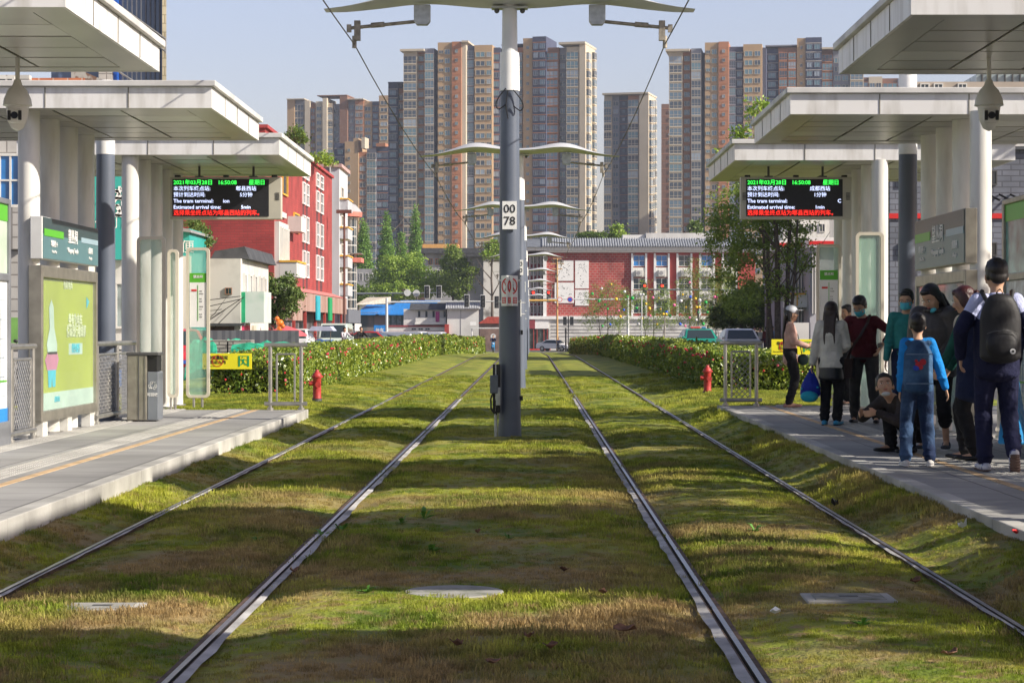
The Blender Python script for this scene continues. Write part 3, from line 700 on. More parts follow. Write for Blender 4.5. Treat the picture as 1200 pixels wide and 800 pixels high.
# map totems at the picture edges
def totem(X, y0, y1, s, label, topcol):
    t = thing('map_totem', (X, y0, ph), label, 'information board', 'map boards at the picture edges')
    a, b = sorted((X, X-s*.18))
    fr = MB(); fr.box(a, b, y0, y0+.07, ph, 2.86); fr.box(a, b, y1-.07, y1, ph, 2.86); fr.box(a, b, y0+.07, y1-.07, ph, .48); fr.box(a, b, y0+.07, y1-.07, 1.98, 2.06); fr.box(a, b, y0+.07, y1-.07, 2.80, 2.86)
    fr.build('frame', FRM if s < 0 else mat('totem_grey', (.22,.23,.25), .4, .3), t, bevel=.01)
    x0 = X-s*.03; c, d = sorted((x0, x0-s*.02))
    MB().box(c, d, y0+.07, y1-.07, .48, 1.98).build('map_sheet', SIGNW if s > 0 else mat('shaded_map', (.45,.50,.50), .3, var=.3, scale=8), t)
    MB().box(c, d, y0+.07, y1-.07, 2.06, 2.80).build('upper_sheet', topcol, t)
    e0, e1 = sorted((x0+s*.002, x0+s*.006)); L_ = y1-y0
    MB().box(e0, e1, y0+.07, y1-.07, .48, .62).build('blue_wave', mat('wave_blue', (.02,.22,.62), .4), t)
    MB().box(e0, e1, y0+.07, y1-.07, 2.62, 2.80).build('green_header', GRN, t)
    ln = MB()
    for k in range(16): zz = .75+k*.068; ln.box(e0, e1, y0+.15, y1-.15-.3*((k*7) % 3), zz, zz+.008)
    for k in range(22): yy = y0+.15+(L_-.3)*k/22; ln.box(e0, e1, yy, yy+.01, .80+.1*((k*5) % 4), 1.70-.12*((k*3) % 4))
    ln.build('map_lines', mat('map_ink', (.35,.42,.48), .6), t)
    gl = MB().box(e0, e1, y0+.1, y1-.1, .90, .92).build('route_line', GRN, t)
    text('出站信息图', .12, BLACK if s > 0 else SIGNW, t, (x0+s*.008, (y0+y1)/2, 1.86), '+X' if s > 0 else '-X', align='CENTER', bold=.001)
totem(XL, 20.4, 23.0, 1, 'white route map board at the left edge, blue wave along its foot', mat('pale_green_print', (.50,.60,.48), .3, var=.1))
totem(5.1, 20.2, 23.1, -1, 'framed map board with teal picture at the right edge, behind the student', mat('teal_picture', (.18,.42,.38), .15, var=.5, scale=3))
# rounded glass windbreaks
PGREEN = mat('glass_green', (.40,.66,.52), .04, alpha=.36, var=0, spec=1.0)
FRC = mat('windbreak_frame', (.60,.56,.46), .4, var=.05)
def rrect(x0, x1, z0, z1, r, n=6):
    p = []
    for cx, cz, a0 in ((x1-r, z0+r, -90), (x1-r, z1-r, 0), (x0+r, z1-r, 90), (x0+r, z0+r, 180)):
        for k in range(n+1): a = R(a0+90*k/n); p.append((cx+r*math.cos(a), cz+r*math.sin(a)))
    return p
def windbreak(px0, px1, py0, py1, Y, label, route, s):
    x0, x1, z0, z1 = PX(px0, Y), PX(px1, Y), PZ(py1, Y), PZ(py0, Y)
    t = thing('glass_windbreak', ((x0+x1)/2, Y, ph), label, 'glass screen', 'rounded glass windbreaks')
    o, i = rrect(x0, x1, z0, z1, .07), rrect(x0+.045, x1-.045, z0+.045, z1-.045, .04); n = len(o); mb = MB()
    vs = [(a, Y, b) for a, b in o]+[(a, Y, b) for a, b in i]+[(a, Y+.06, b) for a, b in o]+[(a, Y+.06, b) for a, b in i]; fs = []
    for k in range(n):
        j = (k+1) % n; fs += [(k, j, n+j, n+k), (2*n+k, 3*n+k, 3*n+j, 2*n+j), (k, 2*n+k, 2*n+j, j), (n+k, n+j, 3*n+j, 3*n+k)]
    mb.add(vs, fs); mb.build('frame', FRC, t, smooth=True)
    MB().box(x0+.045, x1-.045, Y+.025, Y+.035, z0+.045, z1-.045).build('glass', PGREEN, t)
    for xx in (x0+.12, x1-.12): MB().cyl((xx, Y+.03, ph), (xx, Y+.03, z0+.02), .02, n=10).build('leg', METAL, t, smooth=True)
    w_ = x1-x0
    if route:
        a, b = x0+.055, x1-.055; zt = z1-(z1-z0)*.17; zb = z0+(z1-z0)*.47; zh = zt-(z1-z0)*.05-.03
        MB().box(a, b, Y+.014, Y+.022, zb, zh).build('route_map', SIGNW, t); MB().box(a, b, Y+.014, Y+.022, zh, zt).build('route_header', GRN, t)
        MB().box((a+b)/2-.004, (a+b)/2+.004, Y+.009, Y+.0135, zb+.10, zh-.04).build('route_line', GRN, t)
        MB().box(a+.03, (a+b)/2-.02, Y+.009, Y+.0135, zh-.14, zh-.11).build('red_arrow', REDP, t)
        text('望丛祠', .05, SIGNW, t, ((a+b)/2, Y+.012, (zh+zt)/2+.015), align='CENTER', bold=.001)
        for k in range(12):
            if k % 3: text(['郫县西', '成灌', '犀浦', '西芯', '天河'][k % 5], .022, BLACK, t, ((a+b)/2+.02, Y+.012, zb+.12+(zh-zb-.22)*k/12), ext=.0004)
    return t
windbreak(160, 193.5, 277, 475, 30.2, 'nearer rounded glass windbreak behind the litter bin on the left platform', False, 1)
windbreak(196, 209, 292, 466, 33.0, 'narrow glass windbreak between two others, mostly hidden by white columns', False, 1)
windbreak(218, 245.5, 290, 466, 34.0, 'rounded glass windbreak with green headed route map, at the end of the left platform', True, 1)
windbreak(1003, 1036, 272, 480, 30.4, 'nearer rounded glass windbreak on the right platform, behind the masked man', False, -1)
windbreak(957, 986, 286, 466, 34.0, 'glass windbreak with green headed route map, between the two standing women', True, -1)
# litter bin
BX, BY = PX(170, 28.9), 28.9
t = thing('litter_bin', (BX, BY, ph), 'brushed steel litter bin with dark grey side on the left platform', 'bin')
zt = ph+.93
MB().box(BX-.21, BX+.06, BY-.2, BY+.2, ph+.02, zt-.04).build('body', FRM, t, bevel=.01)
MB().box(BX+.063, BX+.21, BY-.19, BY+.2, ph+.02, zt-.26).build('door', mat('bin_door', (.20,.22,.25), .4, .3), t, bevel=.01)
MB().box(BX-.215, BX+.215, BY-.21, BY+.21, zt-.038, zt).build('lid', DSTEEL, t, bevel=.006)
MB().box(BX+.063, BX+.19, BY-.17, BY+.2, zt-.255, zt-.042).build('opening', BLACK, t)
MB().box(BX-.06, BX-.045, BY-.206, BY-.201, ph+.03, zt-.05).box(BX+.02, BX+.03, BY-.206, BY-.201, ph+.03, zt-.05).build('seam', DSTEEL, t)
text('可回收', .05, SIGNW, t, (BX+.135, BY-.193, ph+.36), align='CENTER', bold=.001); text('♻', .11, SIGNW, t, (BX+.135, BY-.193, ph+.48), align='CENTER')
# railings
def railing(x0, x1, y0, y1, h, label, mesh=True, posts=2, fine=.06):
    L_ = math.hypot(x1-x0, y1-y0); ux, uy = (x1-x0)/L_, (y1-y0)/L_
    t = thing('steel_railing', (x0, y0, ph), label, 'railing', 'platform railings')
    for k in range(posts):
        d = .06+(L_-.12)*k/(posts-1); MB().cyl((x0+ux*d, y0+uy*d, ph), (x0+ux*d, y0+uy*d, ph+h), .03, n=14).cyl((x0+ux*d, y0+uy*d, ph), (x0+ux*d, y0+uy*d, ph+.04), .05, n=14).build('post', METAL, t, smooth=True)
    MB().cyl((x0-ux*.03, y0-uy*.03, ph+h), (x1+ux*.03, y1+uy*.03, ph+h), .034, n=14).build('top_rail', METAL, t, smooth=True)
    MB().cyl((x0-ux*.03, y0-uy*.03, ph+.10), (x1+ux*.03, y1+uy*.03, ph+.10), .032, n=14).build('bottom_rail', METAL, t, smooth=True)
    a, b = .16, L_-.16; fr = MB()
    pf = lambda d, z: (x0+ux*d, y0+uy*d, ph+z)
    fr.tube([pf(a, .14), pf(a, h-.14), pf(b, h-.14), pf(b, .14)], .016, 8); fr.build('inner_frame', METAL, t)
    if mesh:
        g = MB(); step = fine*1.5; hh = h-.28; d = a-hh
        while d < b:
            for sgn in (0, 1):
                u0, v0, u1, v1 = d, 0.0, d+hh, hh
                if u0 < a: v0 += a-u0; u0 = a
                if u1 > b: v1 -= u1-b; u1 = b
                if u1 > u0:
                    q0, q1 = (v0, v1) if sgn == 0 else (hh-v0, hh-v1)
                    g.cyl(pf(u0, .14+q0), pf(u1, .14+q1), (.0035 if y0 < 33 else .006), n=4, caps=False)
            d += step
        g.build('wire_mesh', METAL, t)
    return t
railing(PX(315, 33.0), PX(360, 33.0), 33.0-.3, 33.0-.3, 1.0, 'short steel railing at the far end of the left platform, beside the red hydrant', mesh=False)
railing(PX(845, 34.5), PX(890, 34.5), 34.4, 34.4, 1.02, 'short wire mesh railing at the far end of the right platform', mesh=True)
railing(-5.66, -5.66, 23.15, 24.3, 1.05, 'mesh railing between the map board and the first left column')
railing(-5.66, -5.66, 27.75, 30.6, 1.05, 'mesh railing beside the grey mast on the left platform', posts=3)
railing(PX(1052, 28.2), PX(1052, 28.2)+.25, 28.0, 30.2, 1.05, 'mesh railing behind the squatting young man', posts=3)
railing(5.35, 5.35, 23.3, 24.4, 1.05, 'mesh railing behind the student with the backpack')
# fire hydrants
HYD = mat('hydrant_red', (.40,.035,.03), .5, var=.2, scale=20)
def hydrant(px, py, Y, label):
    x, z = PX(px, Y), PZ(py, Y)
    t = thing('fire_hydrant', (x, Y, z), label, 'hydrant', 'red fire hydrants')
    MB().lathe((x,Y,z), [(.10,-.15),(.10,.0),(.095,.02),(.095,.13),(.10,.135)], 20).build('base', DSTEEL, t, smooth=True)
    b = MB().lathe((x,Y,z), [(.085,.135),(.085,.15),(.078,.17),(.078,.50),(.085,.51),(.085,.53),(.11,.54),(.11,.565),(.09,.57),(.075,.61),(.04,.64),(.03,.68),(.0,.685)], 20).build('body', HYD, t, smooth=True)
    MB().cyl((x,Y,z+.42), (x-.135,Y-.02,z+.42), .042, .042, n=12).cyl((x-.12,Y-.02,z+.42), (x-.15,Y-.02,z+.42), .055, n=6).build('side_outlet', HYD, b)
    MB().cyl((x,Y,z+.40), (x+.03,Y-.13,z+.40), .05, n=12).cyl((x+.03,Y-.11,z+.40), (x+.033,Y-.145,z+.40), .06, n=6).build('front_outlet', HYD, b)
hydrant(371.5, 475, 40.6, 'red fire hydrant on the grass at the end of the left platform')
hydrant(829, 466, 44.5, 'red fire hydrant on the grass before the right hedge')
# yellow no-entry / exit boards
YEL = mat('board_yellow', (.80,.72,.02), .5, var=.04); EXG = mat('exit_green', (.0,.30,.10), .5, var=.02)
def board(px0, px1, py0, py1, Y, label):
    x0, x1, z0, z1 = PX(px0, Y), PX(px1, Y), PZ(py1, Y), PZ(py0, Y); w_ = x1-x0; h = z1-z0
    t = thing('warning_board', ((x0+x1)/2, Y, 0), label, 'sign', 'yellow warning boards')
    MB().box(x0, x1, Y, Y+.02, z0, z1).build('board', YEL, t, bevel=.003)
    for xx in (x0+.1, x1-.1): MB().cyl((xx, Y+.42, .0), (xx, Y+.42, z1-.05), .02, n=8).cyl((xx, Y+.02, z1-.08), (xx, Y+.42, z1-.08), .012, n=6).build('post', METAL, t)
    y = Y-.004
    text('非紧急情况', h*.25, BLACK, t, (x0+w_*.12, y, z0+h*.72), bold=.002); text('禁止入内', h*.25, BLACK, t, (x0+w_*.16, y, z0+h*.44), bold=.002)
    text('Emergency exit only', h*.12, BLACK, t, (x0+w_*.04, y, z0+h*.2), ext=.001)
    r = MB(); cx, cz = x0+w_*.31, z0+h*.53
    for i in range(36):
        a, b = 2*math.pi*i/36, 2*math.pi*(i+1)/36; r1, r2 = h*.33, h*.37
        r.add([(cx+r1*math.cos(a), y-.003, cz+r1*math.sin(a)), (cx+r2*math.cos(a), y-.003, cz+r2*math.sin(a)), (cx+r2*math.cos(b), y-.003, cz+r2*math.sin(b)), (cx+r1*math.cos(b), y-.003, cz+r1*math.sin(b))], [(0,1,2,3)])
    r.add([(cx-h*.25, y-.003, cz+h*.23), (cx-h*.22, y-.003, cz+h*.26), (cx+h*.25, y-.003, cz-h*.23), (cx+h*.22, y-.003, cz-h*.26)], [(0,1,2,3)]); r.build('red_ring', REDP, t, fixn=False)
    g = MB(); gx, gz_, q = x0+w_*.73, z0+h*.17, h*.68
    def ply(pts): g.add([(gx+u*q, y-.002, gz_+v*q) for u, v in pts], [tuple(range(len(pts)))])
    ply([(0,0),(.16,0),(.16,1),(0,1)]); ply([(.84,0),(1,0),(1,1),(.84,1)]); ply([(.16,.95),(.84,.95),(.84,1),(.16,1)])
    ply([(.32,.84),(.38,.78),(.46,.84),(.40,.92)]); ply([(.30,.62),(.46,.72),(.62,.70),(.56,.62),(.52,.40),(.40,.42)])
    ply([(.40,.42),(.50,.44),(.42,.22),(.24,.16),(.22,.24),(.34,.28)]); ply([(.44,.42),(.56,.42),(.66,.26),(.84,.24),(.84,.14),(.60,.16)]); ply([(.60,.70),(.62,.64),(.78,.56),(.80,.62)]); ply([(.16,.62),(.34,.60),(.34,.68),(.16,.70)])
    g.build('running_figure', EXG, t, fixn=False)
board(237, 295, 414, 432.5, 43.82, 'yellow no entry board with green running figure before the left hedge')
board(904, 955, 397.5, 415.5, 46.3, 'yellow board with green running figure behind the woman in the white cap')
# covers and litter in the grass
COVERS = []; COVM = mat('mossy_concrete', (.34,.33,.30), .9, col2=(.17,.18,.13), scale=9, detail=8, lo=.45, hi=.7, bump=.4, bscale=40, dist=.005)
def cover(px0, px1, py, Yd, label, rnd=False):
    Y = F*H/(py-VY); x0, x1 = PX(px0, Y), PX(px1, Y); z = float(hump((x0+x1)/2, Y))-.002
    COVERS.append((x0, x1, Y-Yd/2, Y+Yd/2))
    t = thing('access_cover', ((x0+x1)/2, Y, z), label, 'cover', 'concrete covers in the grass')
    if rnd:
        MB().cyl(((x0+x1)/2, Y, z-.05), ((x0+x1)/2, Y, z+.008), (x1-x0)/2, n=28)  .build('slab', COVM, t, smooth=True, bevel=.004)
    else:
        MB().box(x0, x1, Y-Yd/2, Y+Yd/2, z-.05, z+.015).build('frame', EDGE, t, bevel=.004); MB().box(x0+.05, x1-.05, Y-Yd/2+.04, Y+Yd/2-.04, z+.015, z+.019).build('lid', COVM, t)
        MB().box((x0+x1)/2-.05, (x0+x1)/2+.05, Y-.02, Y+.02, z+.019, z+.022).build('grip', DSTEEL, t)
cover(942, 1046, 707, .34, 'rectangular concrete cover sunk in the shaded grass on the right')
cover(474, 590, 704, .3, 'round concrete cover half hidden by grass between the middle rails', True)
cover(72, 168, 718, .3, 'flat concrete cover in the sunlit grass at the lower left')
LEAFB = mat('dead_leaf', (.16,.08,.045), .8, var=.5, scale=20); PAPER = mat('paper_scrap', (.75,.75,.73), .7, var=.05)
def scrap(px, py, w_, m_, label, name='dead_leaf', cat='leaf', grp='dead leaves in the grass', h=.012):
    Y = F*H/(py-VY); x = PX(px, Y); z = float(hump(x, Y))+.05; r = random.Random(px); n = 9; mb = MB()
    pts = [(x+w_*(.5+.2*r.random())*math.cos(6.28*k/n), Y+w_*(.35+.2*r.random())*math.sin(6.28*k/n), z+r.uniform(0, h*2)) for k in range(n)]
    mb.add([(x, Y, z-.008)]+pts, [(0, k+1, (k+1) % n+1) for k in range(n)])
    o = mb.build(name, m_, fixn=False); sd = o.modifiers.new('thick', 'SOLIDIFY'); sd.thickness = .004
    tag(o, label, cat, grp)
scrap(1128, 645, .05, PAPER, 'crumpled white tissue on the shaded bank at the right', 'tissue', 'litter', 'litter on the grass', .03)
scrap(1191, 662, .045, REDP, 'small orange red wrapper at the right edge of the grass', 'wrapper', 'litter', 'litter on the grass', .015)
scrap(908, 733, .045, PAPER, 'pale paper scrap on the grass between the right rails', 'paper_scrap', 'litter', 'litter on the grass')
for px, py, w_, lb in ((733, 757, .09, 'long brown dead leaf at the bottom centre'), (1113, 787, .06, 'curled dead leaf at the bottom right'), (1073, 696, .05, 'dead leaf near the rectangular cover'), (645, 777, .06, 'pale dead leaf at the bottom centre'),
                       (661, 757-75, .04, 'small dead leaf in the middle of the grass'), (345, 676, .04, 'small dead leaf beside the left track'), (535, 771, .05, 'brown leaf left of the bottom centre'), (578, 791, .05, 'brown leaf at the very bottom edge'), (707, 712, .04, 'reddish leaf beside the right rail'), (903, 659, .03, 'tiny dark leaf between the right rails'),
                       (620, 765, .04, 'dark leaf left of the long brown one'), (560, 640, .03, 'tiny leaf in front of the nearest pole')):
    scrap(px, py, w_, LEAFB, lb)
scrap(978, 596, .05, BLACK, 'dark clod lying on the outermost right rail', 'clod', 'litter', 'litter on the grass', .03)

# weeds and long sprigs in the turf
WEED = mat('weed_green', (.08,.22,.02), .6, var=.3, scale=30)
for px, py, s_, lb in ((400,622,.09,'broad leaved weed right of the left inner rail'),(378,628,.07,'low weed rosette touching the left inner rail'),(497,612,.10,'leafy weed in the shaded middle turf'),(470,617,.06,'small weed left of the leafy one'),(505,652,.07,'weed in the middle turf nearer the round cover'),(885,630,.07,'small weed between the right rails'),(596,640,.05,'tiny weed in front of the nearest pole'),(430,705,.07,'weed tuft in the sunlit strip left of the round cover'),(1010,742,.06,'weed below the rectangular cover'),(300,640,.05,'tiny weed between the left rails'),(1120,690,.06,'weed outside the outermost right rail')):
    Y = F*H/(py-VY); x = PX(px, Y); z = float(hump(x, Y)); rr_ = random.Random(px); mb = MB()
    for k in range(11):
        a = rr_.uniform(0, 6.28); l_ = s_*rr_.uniform(.5, 1.2); w_ = l_*.16; up_ = l_*rr_.uniform(.3, 1.1); d = (math.cos(a), math.sin(a)); q = (-d[1]*w_, d[0]*w_)
        mb.add([(x,Y,z),(x+d[0]*l_*.5+q[0],Y+d[1]*l_*.5+q[1],z+up_*.7),(x+d[0]*l_,Y+d[1]*l_,z+up_*.8),(x+d[0]*l_*.5-q[0],Y+d[1]*l_*.5-q[1],z+up_*.7)], [(0,1,2,3)])
    o = mb.build('weed', WEED, fixn=False); sd = o.modifiers.new('thick', 'SOLIDIFY'); sd.thickness = .001; tag(o, lb, 'weed', 'weeds in the turf')
# ================================================================ TOWERS
W_TAN = mat('tower_tan', (.44,.30,.17), .85, var=.08, scale=.08); W_ORG = mat('tower_terracotta', (.42,.18,.09), .85, var=.1, scale=.08)
W_DRK = mat('tower_slate', (.055,.065,.115), .85, var=.1, scale=.08); W_CRM = mat('tower_cream', (.54,.47,.36), .85, var=.08, scale=.08)
W_BRN = mat('tower_brown', (.22,.115,.075), .85, var=.1, scale=.08); W_GRY = mat('tower_grey', (.24,.25,.30), .85, var=.1, scale=.08)
WC = {'t': W_TAN, 'o': W_ORG, 'd': W_DRK, 'c': W_CRM, 'b': W_BRN, 'g': W_GRY}
TG = [mat('tower_glass_dark', (.03,.05,.08), .12, var=0, spec=.9), mat('tower_glass_blue', (.10,.17,.24), .12, var=0, spec=.9), mat('tower_glass_curtain', (.30,.36,.42), .3, var=0, spec=.6), mat('tower_glass_teal', (.11,.21,.26), .12, var=0, spec=.9)]
SLAB = mat('balcony_slab', (.46,.42,.36), .8, var=.1, scale=.3)
def unit_window():
    m = MB(); m.m = 0
    m.box(-.5,.5,-.14,.0,-.5,.5); m.m = 1
    for a, b, c, d in ((-.5,-.44,-.5,.5), (.44,.5,-.5,.5), (-.44,.44,-.5,-.43), (-.44,.44,.43,.5), (-.03,.03,-.43,.43)): m.box(a, b, -.2, -.14, c, d)
    return m
def unit_balcony():
    m = MB(); m.m = 1; m.box(-.5,.5,-1.0,0,-.5,-.36); m.box(-.5,.5,-1.02,-.96,-.12,-.08); m.box(-.5,.5,-1.0,0,.44,.5)
    m.m = 0; m.box(-.47,.47,-.95,-.9,-.42,.44); m.box(-.47,-.44,-.9,0,-.42,.44); m.box(.44,.47,-.9,0,-.42,.44); m.m = 1
    for x in (-.5,-.17,.15,.47): m.box(x,x+.03,-.99,-.95,-.42,.44)
    return m
UN = {'w': unit_window(), 's': unit_window(), 'b': unit_balcony()}
UM = {}
def unit_mesh(k, gi, slab):
    key = (k, gi, slab.name)
    if key not in UM:
        o = UN[k].build('window' if k != 'b' else 'balcony', [TG[gi], slab]); me = o.data
        # bring back to unit coordinates
        off = o.location.copy(); me.transform(Matrix.Translation(off)); bpy.data.objects.remove(o); UM[key] = me
    return UM[key]
def tower(name, label, Y0, pxl, th, bays, zmin=20.0, fl=2.95, crown=None, seed=1, side=None):
    r = random.Random(seed); th = R(th); c, s = math.cos(th), math.sin(th); X0 = PX(pxl, Y0); gzb = -1.45
    t = thing(name, (X0, Y0, gzb), label, 'building', 'high-rise flats on the skyline')
    t.rotation_euler = (0, 0, -th)
    def U(px, v):
        p = (px-VX)/F; return (p*(Y0+v*c)-X0-v*s)/(c+p*s)
    def Zt(py, u, v): return H+(VY-py)*(Y0-u*s+v*c)/F-gzb
    items = []
    def part(nm, mb, m_):
        me = mb; o = mb.build(nm, m_, None); off = o.location.copy(); o.data.transform(Matrix.Translation(off)); o.location = (0,0,0); o.parent = t; return o
    for (a, b, yt, col, v, wins) in bays:
        u0, u1 = U(a, v), U(b, v); zt = Zt(yt, (u0+u1)/2, v)
        wb = MB().box(u0+.004, u1-.004, v, v+15, 0, zt); wm = [WC[col]]
        nfl = int((zt-2.2)/fl)
        # slim floor bands
        if col in 'dob' and wins:
            mb = wb; mb.m = 1
            for k in range(nfl+1):
                z = zt-2.0-k*fl
                if z > zmin: mb.box(u0+.05, u1-.05, v-.07, v-.003, z, z+.22)
            wm.append(SLAB if r.random() < .5 else W_ORG)
        part('wall_bay', wb, wm)
        for (f0, f1, ty) in wins:
            ww = (u1-u0)*(f1-f0); uc = u0+(u1-u0)*(f0+f1)/2
            hh = {'w': 1.75, 's': 1.1, 'b': 2.75}[ty]
            sl = {'c': W_CRM, 't': W_CRM, 'o': SLAB, 'd': W_GRY, 'b': W_ORG, 'g': SLAB}[col]
            gi_ = r.choice([0,1,1,3]) 
            for k in range(nfl):
                z = zt-3.1-k*fl
                if z < zmin: break
                g_ = gi_ if r.random() < .5 else r.choice([0,0,1,2,3])
                items.append((ty, g_, sl, (uc, v, z), (ww, 1.0 if ty != 'b' else .95, hh)))
    if side:                                        # lit end wall with its own column of balconies
        (us, cols, yt, colr) = side
        for (v0, v1, ty) in cols:
            u = U(us, 0); zt = Zt(yt, u, v0); nfl = int((zt-2.2)/fl)
            for k in range(nfl):
                z = zt-3.1-k*fl
                if z < zmin: break
                items.append((ty+'side', r.choice([0,1,2]), W_CRM, (u, (v0+v1)/2, z), (v1-v0, .9, {'w':1.7,'s':1.1,'b':2.7}[ty])))
    cnt = {}
    over = MB(); mats_over = []; slot = {}
    for ty, g_, sl, loc, sc in items:
        k0 = ty[0]; nm = 'balcony' if k0 == 'b' else 'window'; cnt[nm] = cnt.get(nm, 0)+1
        me = unit_mesh(k0, g_, sl); rz = R(90) if ty.endswith('side') else 0
        if (items.index((ty, g_, sl, loc, sc)) % 4 == 0 or True) and cnt[nm] <= 100:
            o = put(nm, me, t, loc); o.scale = sc; o.rotation_euler = (0, 0, rz)
        else:
            key = nm
            slot.setdefault(key, (MB(), []))
            mb, ml = slot[key]; u_ = UN[k0]
            def mi(m_): 
                if m_ not in ml: ml.append(m_)
                return ml.index(m_)
            i0, i1 = mi(TG[g_]), mi(sl); base = len(mb.v); ca, sa = math.cos(rz), math.sin(rz)
            for x, y, z in u_.v:
                x, y, z = x*sc[0], y*sc[1], z*sc[2]; mb.v.append((loc[0]+x*ca-y*sa, loc[1]+x*sa+y*ca, loc[2]+z))
            mb.f += [tuple(i+base for i in f) for f in u_.f]; mb.mi += [(i0, i1)[q] for q in u_.mi]
    for k, (mb, ml) in slot.items():
        o = part('more_'+('balconies' if k == 'balcony' else 'windows'), mb, ml if len(ml) > 1 else ml[0]); o['kind'] = 'stuff'
    if crown:
        for (a, b, y0, y1, v, d, col) in crown:
            u0, u1 = U(a, v), U(b, v); za, zb = Zt(y1, u0, v), Zt(y0, u0, v)
            part('roof_frame', MB().box(u0, u1, v-.6, v+d, za, zb), WC[col])
    return t
W2 = [(.08,.46,'w'), (.54,.92,'w')]; B1 = [(.03,.97,'b')]; W1 = [(.15,.85,'w')]; S1 = [(.35,.65,'s')]; BW = [(.03,.50,'b'), (.58,.94,'w')]
tower('residential_tower', 'widest high-rise left of the nearest pole, terracotta strip down its middle', 700, 473, 8, [
    (473,489,60,'c',1.5,B1), (489,498,58,'o',3,W1), (498,509,57,'g',1.0,B1), (509,513,62,'d',4,[]), (513,529.5,50,'t',0,[(.08,.40,'s'),(.5,.88,'w')]), (529.5,540.5,49,'o',-.6,S1), (540.5,546,49,'c',0,[]),
    (546,556,54,'d',3,B1), (556,577,53,'t',1.6,[(.06,.60,'w'),(.68,.95,'w')]), (577,586,56,'d',4,W1)], crown=[(469,497,58,60.5,0,16,'c'), (541,549,48,50,-1,14,'c')], seed=2)
tower('residential_tower', 'narrow dark slate high-rise slab joined to the left of the widest tower', 712, 455, 8, [(455,466,98,'d',0,[(.15,.85,'w')]), (466,473.5,104,'o',2,W1)], crown=[(455,472,96.5,98,0,14,'d')], seed=3)
tower('residential_tower', 'tall high-rise directly right of the nearest pole, bright cream edge on its sunny side', 700, 588, 14, [
    (588,602,54,'d',3,W1), (602,613,56,'o',2,B1), (613,624,45,'t',0,S1), (624,640,43,'d',-.5,[(.08,.42,'w'),(.54,.9,'w')]), (640,655,56,'b',1.5,B1), (655,664,56,'g',3,W1), (664,679,55,'c',1,B1), (679,686,52,'c',0,[])],
    crown=[(655,686,50,52.5,-.5,17,'c'), (588,613,52.5,54,1,14,'d')], seed=4, side=(686, [(1.2,4.4,'b'), (6.5,8.5,'w'), (10,13.5,'b')], 55, 'o'))
tower('residential_tower', 'high-rise with a blank sunlit cream strip behind the right contact wire', 800, 708, 14, [
    (708,717,113,'c',1.5,B1), (717,726,112,'g',2.5,W1), (726,736,112,'d',3,S1), (736,749,112,'o',1,B1), (749,760,111,'c',0,[])],
    crown=[(706,760,109.5,111.5,-.6,17,'c')], seed=5, side=(760, [(1,4,'b'), (5,8,'b'), (9.5,12.5,'b'), (13.2,14.6,'s')], 112, 'c'))
tower('residential_tower', 'narrow plain brown high-rise sliver left of the big right-hand tower', 840, 775, 8, [(775,788,122,'b',0,[(.6,.85,'s')])], seed=6)
tower('residential_tower', 'big high-rise right of centre, terracotta strip down its middle, above the red brick hall', 700, 784, 8, [
    (784,800,60,'c',1.5,B1), (800,810,58,'o',3,W1), (810,822,57,'g',1.0,B1), (822,826,62,'d',4,[]), (826,842,50,'t',0,[(.08,.40,'s'),(.5,.88,'w')]), (842,854,49,'o',-.6,S1),
    (854,871,55,'d',2.5,[(.03,.48,'b'),(.56,.92,'w')]), (871,893,52,'t',1.2,[(.06,.50,'w'),(.6,.92,'w')]), (893,898,56,'d',4,[])], crown=[(780,808,58,60.5,0,16,'c')], seed=7)
tower('residential_tower', 'high-rise with dark slate upper corner rising behind the right canopies', 706, 897, 8, [
    (897,912,57,'d',2,[(.2,.8,'w')]), (912,934,56,'b',1,[(.05,.48,'b'),(.54,.95,'b')]), (934,944,45,'t',0,S1), (944,963,44,'d',-.5,[(.08,.42,'w'),(.54,.9,'w')]), (963,976,58,'b',1.5,B1), (976,996,60,'g',1,W2), (996,1012,58,'c',0,B1)],
    crown=[(897,934,53.5,55,1,14,'g'), (963,990,56,58,-.5,14,'c')], seed=8)
tower('residential_tower', 'lower high-rise showing only in the gap between the two upper right canopies', 760, 1000, 8, [(1000,1018,91,'b',1,B1), (1018,1034,90,'c',0,W2), (1034,1052,92,'b',1,B1), (1052,1066,92,'g',0,W1)], seed=9)
tower('residential_tower', 'distant cream and brown block of flats at the far left of the skyline', 900, 336.5, 10, [
    (336.5,345,116.5,'t',0,[]), (345,357,118,'g',1.5,B1), (357,363,118,'c',0,[]), (363,370,121,'b',2,W1), (370,378,119,'c',1,W1), (378,383,115,'c',-1,[]), (383,390,121,'c',1,B1), (390,398,122,'g',3,W1), (398,407,113,'b',0,[]),
    (407,416,117,'g',2,W1), (416,426,118,'o',1,W2), (426,436,119,'t',1.5,W1), (436,444,119,'d',2,W1), (444,456,112,'t',0,W1)], crown=[(336,357,116,117,-.6,12,'c'), (372,407,112,113,1,12,'b'), (407,426,116,117,-.6,12,'c')], seed=10, zmin=30)
tower('residential_tower', 'lower slate and tan block of flats in front of the far left skyline block', 770, 392, 8, [
    (392,404,168,'d',2,[(.3,.85,'w')]), (404,414,166,'t',0,S1), (414,420,162,'t',0,[]), (420,430,178,'o',1,W1), (430,441,174,'g',1.5,B1), (441,455,172,'d',2,W2)], crown=[(424,428,161,174,0,6,'c'), (441,452,168,172,1,10,'o')], seed=11)
